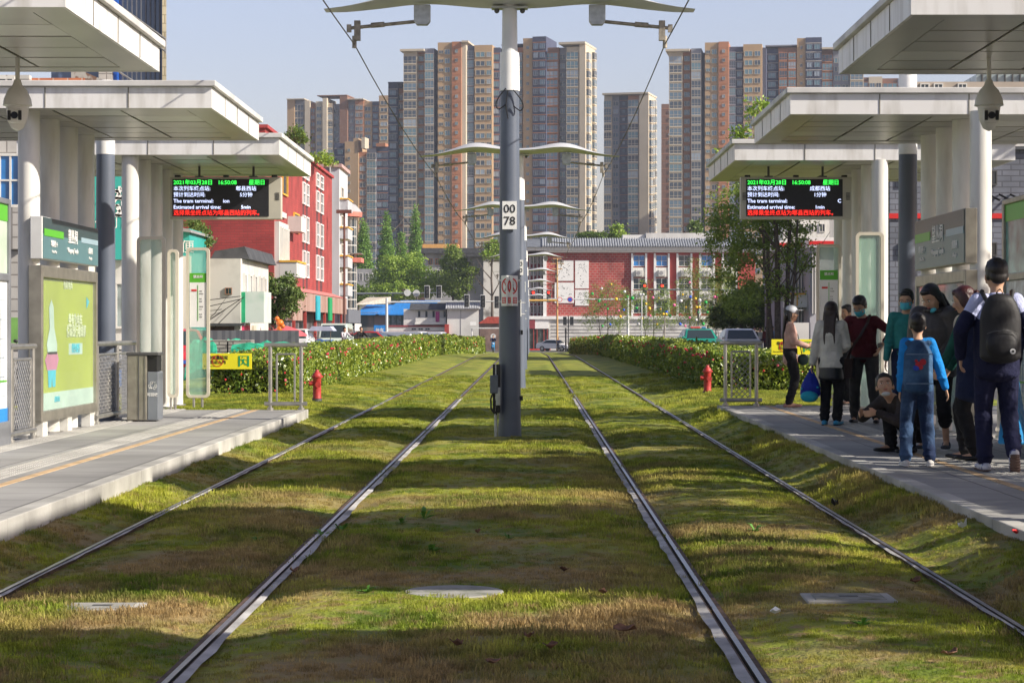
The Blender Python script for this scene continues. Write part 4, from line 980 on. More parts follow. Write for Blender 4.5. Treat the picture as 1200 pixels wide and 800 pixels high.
# ================================================================ generic building helpers
FRW = mat('window_frame_white', (.62,.61,.58), .5, var=.05); WGL = mat('dark_window_glass', (.03,.045,.06), .1, var=.3, scale=1, spec=.9); BGL = mat('blue_window_glass', (.02,.17,.46), .12, var=.3, scale=.8, spec=.9)
GLC = mat('pale_curtain_glass', (.25,.30,.30), .2, var=.4, scale=2, spec=.8)
def win(root, a, b, y0, y1, Y, g=None, fr=None, nm='window', nv=2, nh=1, sill=False):
    x0, x1, z0, z1 = PX(a, Y), PX(b, Y), PZ(y1, Y), PZ(y0, Y); f = MB(); t_ = min(.07, (x1-x0)*.12)
    for c in ((x0,x0+t_,z0,z1), (x1-t_,x1,z0,z1), (x0+t_,x1-t_,z0,z0+t_), (x0+t_,x1-t_,z1-t_,z1)): f.box(c[0], c[1], Y-.08, Y-.003, c[2], c[3])
    for k in range(1, nv): xm = x0+(x1-x0)*k/nv; f.box(xm-t_*.35, xm+t_*.35, Y-.07, Y-.02, z0+t_, z1-t_)
    for k in range(1, nh): zm = z0+(z1-z0)*k/nh; f.box(x0+t_, x1-t_, Y-.068, Y-.022, zm-t_*.35, zm+t_*.35)
    o = f.build(nm, fr or FRW, root); MB().box(x0+t_, x1-t_, Y-.03, Y-.005, z0+t_, z1-t_).build('pane', g or WGL, o)
    if sill: MB().box(x0-.05, x1+.05, Y-.18, Y-.003, z0-.08, z0-.003).build('sill', FRW, o)
    return o
def winx(root, X, ya, yb, z0, z1, g=None, fr=None, nm='window', s=1, nh=1):
    f = MB(); t_ = min(.09, (yb-ya)*.15); q = lambda a, b: sorted((X+s*a, X+s*b))
    for c in ((ya,ya+t_,z0,z1), (yb-t_,yb,z0,z1), (ya+t_,yb-t_,z0,z0+t_), (ya+t_,yb-t_,z1-t_,z1)): e = q(.003,.10); f.box(e[0], e[1], *c)
    for k in range(1, nh): zm = z0+(z1-z0)*k/nh; e = q(.02,.09); f.box(e[0], e[1], ya+t_, yb-t_, zm-.04, zm+.04)
    o = f.build(nm, fr or FRW, root); e = q(.004,.03); MB().box(e[0], e[1], ya+t_, yb-t_, z0+t_, z1-t_).build('pane', g or WGL, o)
    return o
def wall(root, a, b, yt, Y, d, m_, nm='wall', zb=None, yb=None):
    zb = gz(Y)-.3 if zb is None and yb is None else (PZ(yb, Y) if yb is not None else zb)
    return MB().box(PX(a, Y), PX(b, Y), Y, Y+d, zb, PZ(yt, Y)).build(nm, m_, root)
def bthing(nm, a, b, Y, label, cat='building', group=None): return thing(nm, ((PX(a,Y)+PX(b,Y))/2, Y, gz(Y)), label, cat, group)
PLW = mat('stained_plaster', (.58,.57,.53), .9, col2=(.36,.35,.32), scale=.9, detail=8, lo=.45, hi=.75, bump=.3, bscale=10)
REDB = brickmat('red_brick', (.38,.050,.045), (.31,.040,.038), (.24,.05,.045), .45, .14, .018)
GRYC = mat('grey_concrete', (.30,.30,.31), .9, var=.2, scale=.5, stretch=(1,1,.25)); PALEC = mat('pale_wall', (.58,.57,.54), .85, var=.14, scale=.7, stretch=(1,1,.3))
DKR = mat('dark_roof', (.055,.058,.065), .8, var=.3, scale=2); YR = mat('yellow_rim', (.70,.38,.04), .6)
# ---- left street: white plaster shop
Y = 85; t = bthing('plaster_shop', 225, 282, Y, 'small stained white plaster shop with rusty dark roof, in front of the red brick blocks')
xr = PX(282, Y); z1 = PZ(303, Y)
MB().box(-17.5, xr, Y, Y+9, -.1, z1).build('wall', PLW, t)
MB().prism([(PX(245,Y), z1+.004), (xr+.3, z1+.004), (xr+.1, z1+.5), (PX(250,Y), z1+.32)], Y+.4, Y+9.5).build('roof', DKR, t)
MB().box(xr-2.2, xr-1.9, Y+1, Y+1.4, z1+.4, z1+.75).build('chimney', mat('galv_pale', (.4,.42,.42), .5), t)
for k, (ya, yb) in enumerate(((.6,1.2),(2.2,2.9),(3.8,4.5),(5.6,6.2),(7.0,7.6))): winx(t, xr, Y+ya, Y+yb, 1.9, z1-.55, WGL, FRW)
win(t, 264, 272, 337, 345, Y, WGL, mat('rusty_window_frame', (.25,.14,.09), .7), nv=2)
MB().box(xr+.003, xr+.9, Y+.2, Y+2.6, 1.7, 2.95).build('sign_box', mat('sign_pale_green', (.60,.66,.62), .4, col2=(.35,.52,.42), scale=1.6, lo=.5, hi=.9), t)
MB().box(xr+.003, xr+.16, Y+.15, Y+.19, 1.72, 2.93).build('sign_end', mat('sign_green_end', (.02,.33,.15), .5), t)
for ya, m_ in ((.3, 'shop_pink'), (1.3, 'shop_pink'), (3.3, 'shop_cream')):
    MB().box(xr+.003, xr+.1, Y+ya, Y+ya+.8, .0, 1.6).build('shop_door', mat(m_, (.70,.06,.16) if 'pink' in m_ else (.55,.5,.4), .5), t)
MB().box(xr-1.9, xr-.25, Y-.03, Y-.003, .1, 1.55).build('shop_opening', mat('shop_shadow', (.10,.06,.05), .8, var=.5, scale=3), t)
MB().box(xr-2.3, xr+.2, Y-.5, Y-.035, 1.58, 1.68).build('awning', DKR, t)
w_ = MB()
for (a, b, c, d) in ((240,352,282,347),(240,360,284,350),(240,378,286,348),(245,390,283,352)): w_.cyl((PX(a,Y-.3), Y-.3, PZ(b,Y-.3)), (PX(c,Y-.3), Y-.3, PZ(d,Y-.3)), .015, n=4)
tag(w_.build('slack_cables', BLACK), 'black slack cables strung across the plaster shop wall', 'cables')
# ---- low red block with white end
Y = 110; t = bthing('red_brick_block', 200, 322, Y, 'low plain red brick block with a white balconied end wall, behind the plaster shop')
xr = PX(321, Y); zt = PZ(251, Y)
MB().box(-32, xr, Y, Y+4.6, -.1, zt).build('wall', REDB, t)
MB().box(-32.1, xr+.12, Y-.1, Y+4.7, zt+.003, zt+.28).build('coping', PALEC, t)
MB().box(xr+.003, xr+.25, Y+.2, Y+4.5, 2.6, zt-.35).build('white_end_wall', PALEC, t)
for k in range(4): winx(t, xr+.25, Y+.5+k*1.0, Y+1.1+k*1.0, 5.0, zt-.6, GLC, FRW)
for k in range(4): winx(t, xr+.25, Y+.5+k*1.0, Y+1.1+k*1.0, 3.0, 4.1, GLC, FRW)
b = MB().box(xr+.26, xr+1.15, Y+.2, Y+4.4, 4.15, 4.9).build('balcony', PALEC, t); MB().box(xr+.24, xr+1.2, Y+.15, Y+4.45, 4.903, 5.0).build('balcony_rim', YR, b)
MB().box(xr+.003, xr+1.0, Y-.2, Y+4.5, 1.9, 3.0).build('brown_awning', mat('ribbed_brown', (.27,.14,.10), .7, col2=(.42,.30,.26), scale=2.4, stretch=(1,4,.05), lo=.48, hi=.52), t)
# ---- tall red block, long facade along the street
Xr = -14.35; Ya, Yb = 115.2, 154; zt = 12.3
t = thing('red_brick_block', (Xr-6, Ya, 0), 'tall red brick block along the left street with white window frames in vertical pairs', 'building')
MB().box(-34, Xr, Ya, Yb, -.6, zt).build('wall', REDB, t)
MB().box(-34.1, Xr+.15, Ya-.1, Yb+.1, zt+.003, zt+.18).build('coping', mat('red_coping', (.36,.05,.05), .7), t)
def Yof(px, X): return X*F/(px-VX)
for pa, pb in ((354,356.8),(358,361),(370,373),(374.5,378)):
    ya, yb = Yof(pa, Xr), Yof(pb, Xr); ym = (ya+yb)/2
    for z0, z1 in ((9.3,10.7),(6.9,8.6),(4.7,6.4),(10.95,11.9)): winx(t, Xr, ya, yb, z0, z1, WGL, WHITE, nh=2)
    MB().box(Xr+.001, Xr+.0028, ya+.25, yb-.25, 4.0, 12.0).build('dark_strip', mat('dark_maroon_band', (.10,.03,.035), .7), t)  # dark maroon strip set behind each column of windows
winx(t, Xr, Yof(330,Xr), Yof(336,Xr), 9.2, 10.6, WGL, YR)
MB().box(Xr+.003, Xr+.8, Yof(337,Xr), Yof(343,Xr), 7.2, 8.1).build('balcony_cage', PALEC, t); winx(t, Xr, Yof(343.5,Xr), Yof(349.5,Xr), 7.3, 8.5, GLC, YR)
MB().box(Xr+.003, Xr+1.1, Ya+3, Yb-.5, 2.5, 3.6).build('ribbed_fascia', MATS['ribbed_brown'], t)
MB().prism([(Xr+.003, 3.603), (Xr+1.15, 3.603), (Xr+.003, 4.0)], Ya+3, Yb-.5).build('pink_canopy', mat('faded_pink', (.55,.20,.18), .8, var=.15), t)
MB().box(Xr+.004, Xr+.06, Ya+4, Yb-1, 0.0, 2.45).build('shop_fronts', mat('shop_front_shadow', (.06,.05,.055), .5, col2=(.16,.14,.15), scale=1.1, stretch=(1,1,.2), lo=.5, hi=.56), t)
for k in range(6): MB().box(Xr+.9, Xr+1.05, Ya+5+k*6, Ya+5.3+k*6, -.6, 2.5).build('red_pillar', mat('red_pillar', (.38,.05,.04), .6), t)
for yy, c_ in ((Ya+16, CYAN), (Ya+24, EXG)): MB().box(Xr+1.12, Xr+1.22, yy, yy+2, 2.0, 3.5).build('hanging_sign', c_, t)
RF = MB(); 
for k in range(5): RF.box(Xr-4, Xr-3.9, Ya+1+k*3, Ya+1.1+k*3, zt+.2, zt+1.6)
RF.build('roof_trellis', CREAM, t)

# ---- grey balconied block with round glass stair
Y = 157; t = bthing('grey_balcony_block', 384, 400, Y, 'grey flats with yellow-rimmed balconies and a round glass stair beyond the tall red block')
xr = PX(397.5, Y); zt = PZ(196, Y)
MB().box(xr-8, xr, Y, Y+7.2, -.8, zt).build('wall', mat('pale_grey_wall', (.50,.51,.54), .85, var=.12, scale=.6, stretch=(1,1,.3)), t)
MB().box(xr-8.1, xr+.2, Y-.2, Y+7.3, zt+.003, zt+.25).build('coping', mat('rose_coping', (.45,.30,.28), .8), t)
MB().cyl((PX(386.5,Y),Y-.15,-.5), (PX(386.5,Y),Y-.15,zt), .1, n=8).build('downpipe', GRYC, t)
for k in range(4):
    z0 = 3.9+k*2.1; b = MB().box(xr+.003, xr+.6, Y+.4, Y+4.5, z0, z0+.8).build('balcony', mat('grey_white_render', (.44,.45,.48), .8, var=.1), t); MB().box(xr-.01+.02, xr+.66, Y+.3, Y+4.6, z0+.803, z0+.89).build('balcony_rim', YR, b)
    winx(t, xr, Y+1, Y+3, z0+.95, z0+1.8, WGL, FRW)
g = MB().cyl((xr-.45, Y+9, 1.5), (xr-.45, Y+9, 10.2), .95, n=28).build('glass_stair', WGL, t, smooth=True)
l = MB()
for k in range(13): l.cyl((xr-.45, Y+9, 1.6+k*.7), (xr-.45, Y+9, 1.65+k*.7), 1.0, n=28)
for k in range(14): a = 2*math.pi*k/14; l.cyl((xr-.45+.98*math.cos(a), Y+9+.98*math.sin(a), 1.5), (xr-.45+.98*math.cos(a), Y+9+.98*math.sin(a), 10.2), .025, n=5)
l.build('stair_mullions', FRW, t)
r_ = MB().lathe((xr-.45, Y+9, 10.2), [(1.3,0),(1.38,.35),(1.3,.5),(.9,.9),(.3,1.15),(.05,1.2)], 28).build('curved_roof', GRYC, t, smooth=True); MB().lathe((xr-.45, Y+9, 10.15), [(1.40,0),(1.45,.3),(1.40,.36)], 28).build('pink_edge', mat('salmon_edge', (.60,.18,.14), .6), r_)
b = MB().box(xr+.2, xr+1.0, Y+7.6, Y+10.4, 6.6, 6.95).build('round_balcony', MATS['salmon_edge'], t); MB().box(xr+.2, xr+.98, Y+7.65, Y+10.3, 7.25, 7.3).build('balcony_rail', METAL, b)
MB().box(xr+.003, xr+.7, Y-.2, Y+11, 1.9, 2.9).build('fascia', mat('slate_fascia', (.13,.14,.17), .6), t)
MB().box(xr+.71, xr+.76, Y+5, Y+11, 1.3, 1.85).build('shop_sign', PALEC, t)
# ---- far left: tiled offices
TILE = brickmat('white_tiles', (.60,.58,.54), (.56,.54,.50), (.30,.28,.26), .32, .32, .022, off=0); OTILE = brickmat('orange_tiles', (.62,.22,.10), (.52,.17,.08), (.66,.45,.35), .38, .38, .02, off=0); CTILE = brickmat('cream_tiles', (.66,.58,.40), (.60,.52,.35), (.40,.34,.22), .3, .3, .02)
Y = 56; t = bthing('tiled_building', -20, 96, Y, 'white tiled building with bright blue windows at the far left edge, behind the canopy columns')
MB().prismz([(PX(-60,Y),Y),(PX(96,Y),Y),(PX(92,Y+8),Y+8),(PX(-60,Y),Y+8)], -.1, PZ(150,Y)).build('wall', TILE, t); MB().prismz([(PX(-60,Y),Y+.3),(PX(97,Y),Y+.3),(PX(93,Y+7),Y+7),(PX(-60,Y),Y+7)], PZ(149.5,Y), PZ(90,Y)).build('orange_wall', OTILE, t)
MB().box(PX(-10,Y), PX(34,Y), Y-.003, Y+.29, PZ(149,Y), PZ(88,Y)).build('white_pier', TILE, t)
win(t, -12, 25, 180, 243, Y, BGL, CREAM, nv=3, nh=2); wall(t, 11, 22, 243, Y-.6, .55, TILE, 'tiled_ledge', yb=292); win(t, -12, 18, 90, 108, Y, WGL, CREAM, nv=3)
wall(t, 13, 22, 372, Y-.9, .3, mat('green_panel', (.20,.42,.10), .6), 'green_panel', yb=402)
Y = 74; t = bthing('glass_office_block', 118, 195, Y, 'tall white and blue glass office block with a cream tiled corner, at the top left')
MB().prismz([(PX(60,Y),Y),(PX(190,Y),Y),(PX(186,Y+14),Y+14),(PX(60,Y),Y+14)], -.1, PZ(-90,Y)).build('glass_wall', mat('office_glass', (.10,.14,.24), .12, var=.15, scale=.5, stretch=(3,3,.2), spec=.9), t)
MB().box(PX(119,Y), PX(134.5,Y), Y-.5, Y+5, -.1, PZ(-90,Y)).build('white_pier', TILE, t); MB().box(PX(134.6,Y), PX(139.5,Y), Y-.3, Y+4, -.1, PZ(-90,Y)).build('blue_strip', mat('cobalt_strip', (.02,.10,.45), .35), t)
MB().prismz([(PX(190.1,Y-.3),Y-.3),(PX(195,Y-.3),Y-.3),(PX(193,Y+14),Y+14),(PX(188,Y+14),Y+14)], -.1, PZ(-90,Y)).build('tiled_corner', CTILE, t)
m = MB()
for k in range(9): xx = PX(144+k*5.4, Y); m.box(xx-.02, xx+.02, Y-.06, Y-.003, 0, PZ(-90,Y))
m.build('mullions', MATS['slate_fascia'], t)
m = MB(); P0, P1 = (PX(134,Y-1), Y-1.0, PZ(3,Y-1)), (PX(194,Y-1), Y-1.0, PZ(46,Y-1))
for dz in (0, -.42): m.cyl((P0[0],P0[1],P0[2]+dz), (P1[0],P1[1],P1[2]+dz), .035, n=8)
for k in range(8): u = k/7; m.cyl((P0[0]+(P1[0]-P0[0])*u, P0[1], P0[2]+(P1[2]-P0[2])*u), (P0[0]+(P1[0]-P0[0])*u, P0[1], P0[2]+(P1[2]-P0[2])*u-.5), .025, n=6)
m.build('stair_railing', METAL, t)
m = MB(); P0, P1 = (PX(139,Y-1), Y-1.0, PZ(84,Y-1)), (PX(182,Y-1), Y-1.0, PZ(112,Y-1))
for dz in (0, -.38): m.cyl((P0[0],P0[1],P0[2]+dz), (P1[0],P1[1],P1[2]+dz), .035, n=8)
m.build('stair_railing', METAL, t)
MB().prism([(PX(95,Y),PZ(88,Y)),(PX(104,Y),PZ(88,Y)),(PX(140,Y),PZ(104,Y)),(PX(140,Y),PZ(112,Y)),(PX(95,Y),PZ(108,Y))], Y-1.6, Y-.6).build('stair_flight', mat('rusty_stair', (.22,.13,.09), .8, col2=(.45,.42,.38), scale=4, lo=.45, hi=.55), t)
TEAL = mat('teal_cladding', (.03,.36,.32), .5, var=.10, scale=.6, stretch=(4,1,.2))
Y = 62; t = bthing('teal_shop', 104, 148, Y, 'teal clad shop front with big pale lettering, seen between the left columns')
wall(t, 92, 149, 186, Y, 6, TEAL, yb=304); wall(t, 92, 180, 304, Y+.5, 5, PALEC, 'lower_wall'); win(t, 110, 150, 330, 385, Y+.5, GLC, FRW, nv=3)
text('公', 1.0, SIGNW, t, (PX(111,Y), Y-.02, PZ(243,Y))); text('苑', 1.0, SIGNW, t, (PX(127,Y), Y-.02, PZ(240,Y))); text('超', 1.0, SIGNW, t, (PX(141,Y)-.5, Y-.02, PZ(240,Y))); text('便利 超市', .34, SIGNW, t, (PX(111,Y), Y-.02, PZ(262,Y)))
Y = 78; t = bthing('teal_shop', 212, 238, Y, 'low teal shop with slanting grey roof behind the far left windbreak')
wall(t, 190, 222, 268, Y, 4, TEAL); MB().prism([(PX(168,Y),PZ(256,Y)),(PX(226,Y),PZ(270,Y)),(PX(226,Y),PZ(273,Y)),(PX(168,Y),PZ(266,Y))], Y-.5, Y+5).build('roof', GRYC, t)
text('便', .5, SIGNW, t, (PX(212,Y), Y-.02, PZ(290,Y))); wall(t, 190, 223, 300, Y-.3, .25, PALEC, 'lower_wall')
# ---- hoarding, pallets, net covered piles, parasol
HOARD = mat('corrugated_hoarding', (.11,.12,.14), .5, .2, col2=(.17,.18,.20), scale=6, stretch=(1,1,.01), lo=.48, hi=.52)
tag(MB().box(PX(150,76), PX(350,76), 76, 76.1, -.1, PZ(387,76)).build('site_hoarding', HOARD), 'dark grey corrugated site hoarding in front of the plaster shop', 'fence')
NET = mat('green_net', (.02,.33,.20), .8, var=.35, scale=5, bump=.6, bscale=5, dist=.05); BRK = brickmat('grey_blocks', (.50,.47,.42), (.44,.41,.37), (.16,.15,.14), .4, .1, .02)
def heap(px, w_, h, Y, label):
    x = PX(px, Y); mb = MB(); n = 10; rr = random.Random(px); vs = []; 
    for j in range(6):
        for i in range(n+1):
            u = i/n*2-1; v = j/5*2-1; z = h*(1-.25*abs(u)**3)*(1-.2*v*v)*(.9+.15*rr.random())*(0.0 if abs(u) == 1 or abs(v) == 1 else 1); vs.append((x+u*w_/2, Y+v*.7, z))
    mb.add(vs, [(j*(n+1)+i, j*(n+1)+i+1, (j+1)*(n+1)+i+1, (j+1)*(n+1)+i) for j in range(5) for i in range(n)]).add([(x-w_/2,Y-.7,-.05),(x+w_/2,Y-.7,-.05),(x+w_/2,Y+.7,-.05),(x-w_/2,Y+.7,-.05)], [(3,2,1,0)])
    tag(mb.build('net_covered_pile', NET, fixn=False), label, 'covered pile', 'green net covered piles')
heap(240, 1.0, 1.20, 62, 'green netted pile left of both pallets of blocks'); heap(274, .8, 1.15, 63, 'green netted pile between the two pallets of blocks'); heap(312, 2.4, 1.12, 61, 'widest green netted pile behind the hedge railing'); heap(338, 1.2, .98, 64, 'low green netted pile at the right end')
for px, lb in ((258, 'left pallet stacked with grey blocks behind the hedge'), (286, 'right pallet stacked with grey blocks behind the hedge')):
    x = PX(px, 62); tt = thing('block_pallet', (x, 62, 0), lb, 'pallet of blocks', 'pallets of blocks')
    MB().box(x-.4, x+.25, 61.6, 62.4, .12, 1.14).build('blocks', BRK, tt)
    MB().box(x-.45, x+.3, 61.55, 62.45, .0, .10).build('pallet', mat('pallet_wood', (.30,.20,.11), .8), tt)
Y = 92; x = PX(335, Y); t = thing('market_parasol', (x, Y, 0), 'faded red parasol in front of the tall red block', 'parasol')
MB().lathe((x,Y,1.15), [(.95,0),(.90,.08),(.6,.25),(.2,.40),(.02,.44)], 16).build('canopy', mat('parasol_red', (.62,.10,.12), .7, var=.2, scale=2), t, smooth=True); MB().cyl((x,Y,0),(x,Y,1.5),.025,n=8).build('pole', METAL, t)
x = PX(328, 91); tag(MB().ball((x,91,1.72),.16,.16,.14).ball((x+.12,91,1.58),.1).ball((x-.12,91,1.9),.1).ball((x-.02,91,1.45),.12,.1,.16).build('balloon_bunch', mat('balloon_orange', (.75,.18,.02), .4, var=.2), smooth=True), 'bunch of orange balloons left above the red parasol', 'balloons')
x = PX(403.5, 150); t = thing('floodlight_mast', (x, 150, gz(150)), 'thin rust brown mast standing before the grey balcony block', 'mast')
MB().cyl((x,150,gz(150)),(x,150,PZ(248,150)),.09,.07,n=10).build('pole', mat('rust_brown', (.12,.05,.04), .7), t); MB().box(x-.55,x+.5,149.8,150.2,PZ(250,150),PZ(246,150)).build('lamp_head', MATS['rust_brown'], t)
# ================================================================ middle distance across the junction
BLUR = mat('blue_sheet_roof', (.02,.22,.62), .45, var=.12, scale=.5, stretch=(6,1,1)); MAR = mat('maroon_band', (.25,.04,.05), .7)
Y = 310; t = bthing('blue_roofed_shed', 414, 495, Y, 'long market shed with bright blue sheet roof at the junction')
wall(t, 414, 492, 366, Y+1, 8, mat('shed_wall', (.30,.22,.20), .8, col2=(.10,.12,.12), scale=.8, stretch=(1,1,.1), lo=.45, hi=.55))
for (a, b, c, d, y0, y1) in ((416,444,430,462,368,357),(440,483,470,516,368,352)):
    MB().add([(PX(a,Y),Y,PZ(y0,Y)),(PX(b,Y),Y,PZ(y0,Y)),(PX(d,Y+8),Y+8,PZ(y1,Y+8)),(PX(c,Y+8),Y+8,PZ(y1,Y+8)),(PX(a,Y),Y,PZ(y0,Y)-.15),(PX(b,Y),Y,PZ(y0,Y)-.15),(PX(d,Y+8),Y+8,PZ(y1,Y+8)-.15),(PX(c,Y+8),Y+8,PZ(y1,Y+8)-.15)], [(0,1,2,3),(7,6,5,4),(0,4,5,1),(1,5,6,2),(2,6,7,3),(3,7,4,0)]).build('roof', BLUR, t)
MB().add([(PX(416,Y+2),Y+2,PZ(357,Y)),(PX(458,Y+6),Y+6,PZ(355,Y)),(PX(458,Y+6),Y+6,PZ(347,Y)),(PX(430,Y+6),Y+6,PZ(348,Y))], [(0,1,2,3)]).build('canvas_cover', mat('canvas', (.55,.48,.38), .8), t)
for k in range(6): win(t, 452+k*6.5, 457.5+k*6.5, 369, 383, Y+1, GLC, mat('shed_frame_green', (.12,.22,.18), .6), nv=1)
WHW = mat('whitewashed_wall', (.66,.65,.62), .85, var=.1, scale=.4)
Y = 300; t = bthing('traditional_house', 473, 524, Y, 'white two storey house with dark eaves and a purple banner, right of the blue roof')
wall(t, 473, 523, 362, Y, 6, WHW); MB().prismx([(Y-.8,PZ(363,Y)),(Y+6.5,PZ(363,Y)),(Y+4,PZ(355,Y)),(Y+2,PZ(355,Y))], PX(480,Y), PX(524,Y)).build('roof', DKR, t)
for a in (489.5, 498, 506.5, 519.5): win(t, a, a+3.4, 364, 372, Y, WGL, FRW, nv=1)
wall(t, 487, 522, 372.5, Y-.9, .1, FRW, 'balcony_rail', yb=378); wall(t, 486, 523, 378, Y-1, .99, WHW, 'balcony_floor', yb=380)
wall(t, 510.5, 515, 365, Y-.96, .05, mat('purple_banner', (.35,.03,.18), .6), 'banner', yb=377); wall(t, 455, 523, 381, Y-.5, .45, MAR, 'maroon_stripe', yb=383); wall(t, 455, 523, 383, Y-.4, .35, WHW, 'white_band', yb=388); wall(t, 455, 523, 388, Y-.5, .45, MAR, 'maroon_stripe', yb=391)
for a in (482,490,498): win(t, a, a+6, 384, 387, Y-.4, WGL, FRW, nv=2)
Y = 298; t = bthing('tiled_roof_house', 524, 562, Y, 'white blank-walled house with a ribbed grey tile roof, left of the nearest pole')
wall(t, 524, 561, 362, Y, 6, WHW); wall(t, 521, 526, 380, Y-.5, .45, MATS['red_pillar'], 'red_post', yb=394)
rb = MB().prismx([(Y-.8,PZ(362,Y)),(Y+7,PZ(362,Y)),(Y+4.5,PZ(354,Y)),(Y+2,PZ(354,Y))], PX(522,Y), PX(563,Y)).build('roof', GRYC, t)
m = MB()
for k in range(20): xx = PX(523+k*2, Y); m.cyl((xx,Y-.8,PZ(362,Y)+.06),(xx,Y+2,PZ(354,Y)+.08),.09,n=5)
m.build('tile_ribs', mat('tile_rib', (.42,.43,.45), .7), rb)
m = MB().box(PX(540,Y)-.04, PX(540,Y)+.04, Y-.04, Y-.003, gz(Y), PZ(363,Y)).build('wall_joint', GRYC, t)
Y = 292; t = bthing('red_tent_stall', 560, 588, Y, 'stall with faded red peaked roof partly behind the nearest pole')
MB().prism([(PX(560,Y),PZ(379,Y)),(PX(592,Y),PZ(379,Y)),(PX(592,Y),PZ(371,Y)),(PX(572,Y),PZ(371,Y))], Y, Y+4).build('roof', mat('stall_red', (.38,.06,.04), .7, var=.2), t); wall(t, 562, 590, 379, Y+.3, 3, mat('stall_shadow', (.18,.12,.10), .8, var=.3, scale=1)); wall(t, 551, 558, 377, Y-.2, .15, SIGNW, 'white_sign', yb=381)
Y = 360; t = bthing('stained_building', 548, 600, Y, 'grey building with a big weather-stained white wall, behind the nearest pole')
wall(t, 566.5, 600, 301, Y, 8, mat('stained_white', (.60,.59,.56), .9, col2=(.18,.17,.16), scale=.35, detail=9, lo=.56, hi=.68)); wall(t, 548, 566.4, 301, Y+1, 8, GRYC, 'grey_wing')
MB().box(PX(546,Y), PX(600,Y), Y-.5, Y+9, PZ(301,Y)+.01, PZ(297.5,Y)).build('roof', DKR, t)
for r0 in (308, 318, 328):
    for a in (552, 560): win(t, a, a+3.6, r0, r0+6, Y+1, WGL, FRW, nv=1)
Y = 400; t = bthing('grey_office', 495, 562, Y, 'grey office with overhanging slate roof and an orange top, behind the bushy trees')
wall(t, 498, 565, 297, Y, 12, GRYC); MB().box(PX(494,Y), PX(570,Y), Y-1.5, Y+13, PZ(297,Y)+.01, PZ(291,Y)).build('roof', DKR, t); MB().box(PX(495,Y+14), PX(537,Y+14), Y+14, Y+22, PZ(297,Y+14), PZ(286,Y+14)).build('orange_roof', mat('orange_roof', (.62,.33,.10), .8), t)
for k in range(7): win(t, 502+k*8, 507+k*8, 303, 310, Y, WGL, W_ORG, nv=2)
for k in range(7): win(t, 502+k*8, 507+k*8, 316, 323, Y, WGL, FRW, nv=2)
t = bthing('grey_hut', 408, 434, 380, 'small grey building below the bald cypresses, left of the bushy tree'); wall(t, 405, 436, 315, 380, 6, GRYC)
for a in (414, 421, 428): win(t, a, a+4, 320, 329, 380, WGL, FRW)
# red brick hall
BRH = brickmat('patterned_brick', (.42,.055,.045), (.36,.045,.04), (.40,.20,.17), .60, .34, .055); RSM = mat('smooth_red', (.40,.06,.05), .8, var=.08)
Y = 295; t = bthing('brick_hall', 617, 870, Y, 'wide red patterned brick hall with grey tile roof and white painted panels, right of centre')
wall(t, 640, 745, 296, Y, 18, BRH, 'brick_wall'); wall(t, 745.05, 885, 296, Y+.02, 18, RSM, 'smooth_wall'); wall(t, 612, 639.95, 297, Y+1.5, 16, MAR, 'side_wall')
MB().box(PX(638,Y), PX(886,Y), Y-.5, Y+18.5, PZ(296,Y)+.01, PZ(294,Y)).build('cornice', WHITE, t); MB().box(PX(612,Y), PX(888,Y), Y-.9, Y+19, PZ(294,Y)+.012, PZ(290,Y)).build('eaves', CREAM, t)
rf = MB().prismx([(Y-1.2,PZ(290,Y)+.02),(Y+19,PZ(290,Y)+.02),(Y+15,PZ(279,Y)),(Y+3,PZ(279,Y))], PX(614,Y), PX(890,Y)).build('roof', mat('slate_tiles', (.15,.165,.19), .7, var=.2, scale=1), t)
m = MB()
for k in range(86): xx = PX(636+k*2.95, Y); m.cyl((xx,Y-1.2,PZ(290,Y)+.10),(xx,Y+3,PZ(279,Y)+.06),.13,n=5)
m.build('tile_ribs', mat('slate_rib', (.33,.35,.38), .6), rf)
MB().box(PX(757,Y+8),PX(836,Y+8),Y+8,Y+12,PZ(280,Y),PZ(273,Y+8)).build('roof_plant', PALEC, t); MB().box(PX(730,Y+8),PX(756,Y+8),Y+8.5,Y+12,PZ(280,Y),PZ(275,Y+8)).build('roof_plant', WHW, t)
inkm = mat('brush_ink', (.10,.10,.10), .8, var=.1)
for (a, b, y0, y1) in ((653,672,305,329),(674,690,305,338),(650,672.6,331,355),(674,690,339.5,358)):
    p = wall(t, a, b, y0, Y-.12, .11, SIGNW, 'painted_panel', yb=y1); rr = random.Random(a); st = MB()
    for k in range(22):
        u, v = rr.uniform(a+3, b-3), rr.uniform(y0+3, y1-3); l_ = rr.uniform(.5, 1.8); an = rr.uniform(-1.5, 1.5); x, z = PX(u,Y), PZ(v,Y); dx, dz = l_/8.5*math.cos(an)*.7, l_/8.5*math.sin(an)*.9
        st.add([(x-dx,Y-.13,z-dz-.04),(x+dx,Y-.13,z+dz-.03),(x+dx,Y-.13,z+dz+.04),(x-dx,Y-.13,z-dz+.03)], [(0,1,2,3)])
    st.build('brush_strokes', inkm, p, fixn=False)
for k in range(5): MB().box(PX(620+k*4.4,Y), PX(621.6+k*4.4,Y), Y+1.2, Y+1.48, PZ(371,Y), PZ(298,Y)).build('pilaster', PALEC, t)
for r0 in (300, 314, 330, 346, 358):
    for a in (622, 631): win(t, a, a+6.2, r0, r0+9, Y+1.5, WGL if r0 != 314 else GLC, FRW)
MB().box(PX(636.5,Y),PX(640.5,Y),Y-.25,Y-.003,PZ(371,Y),PZ(297,Y)).build('corner_pilaster', WHITE, t)
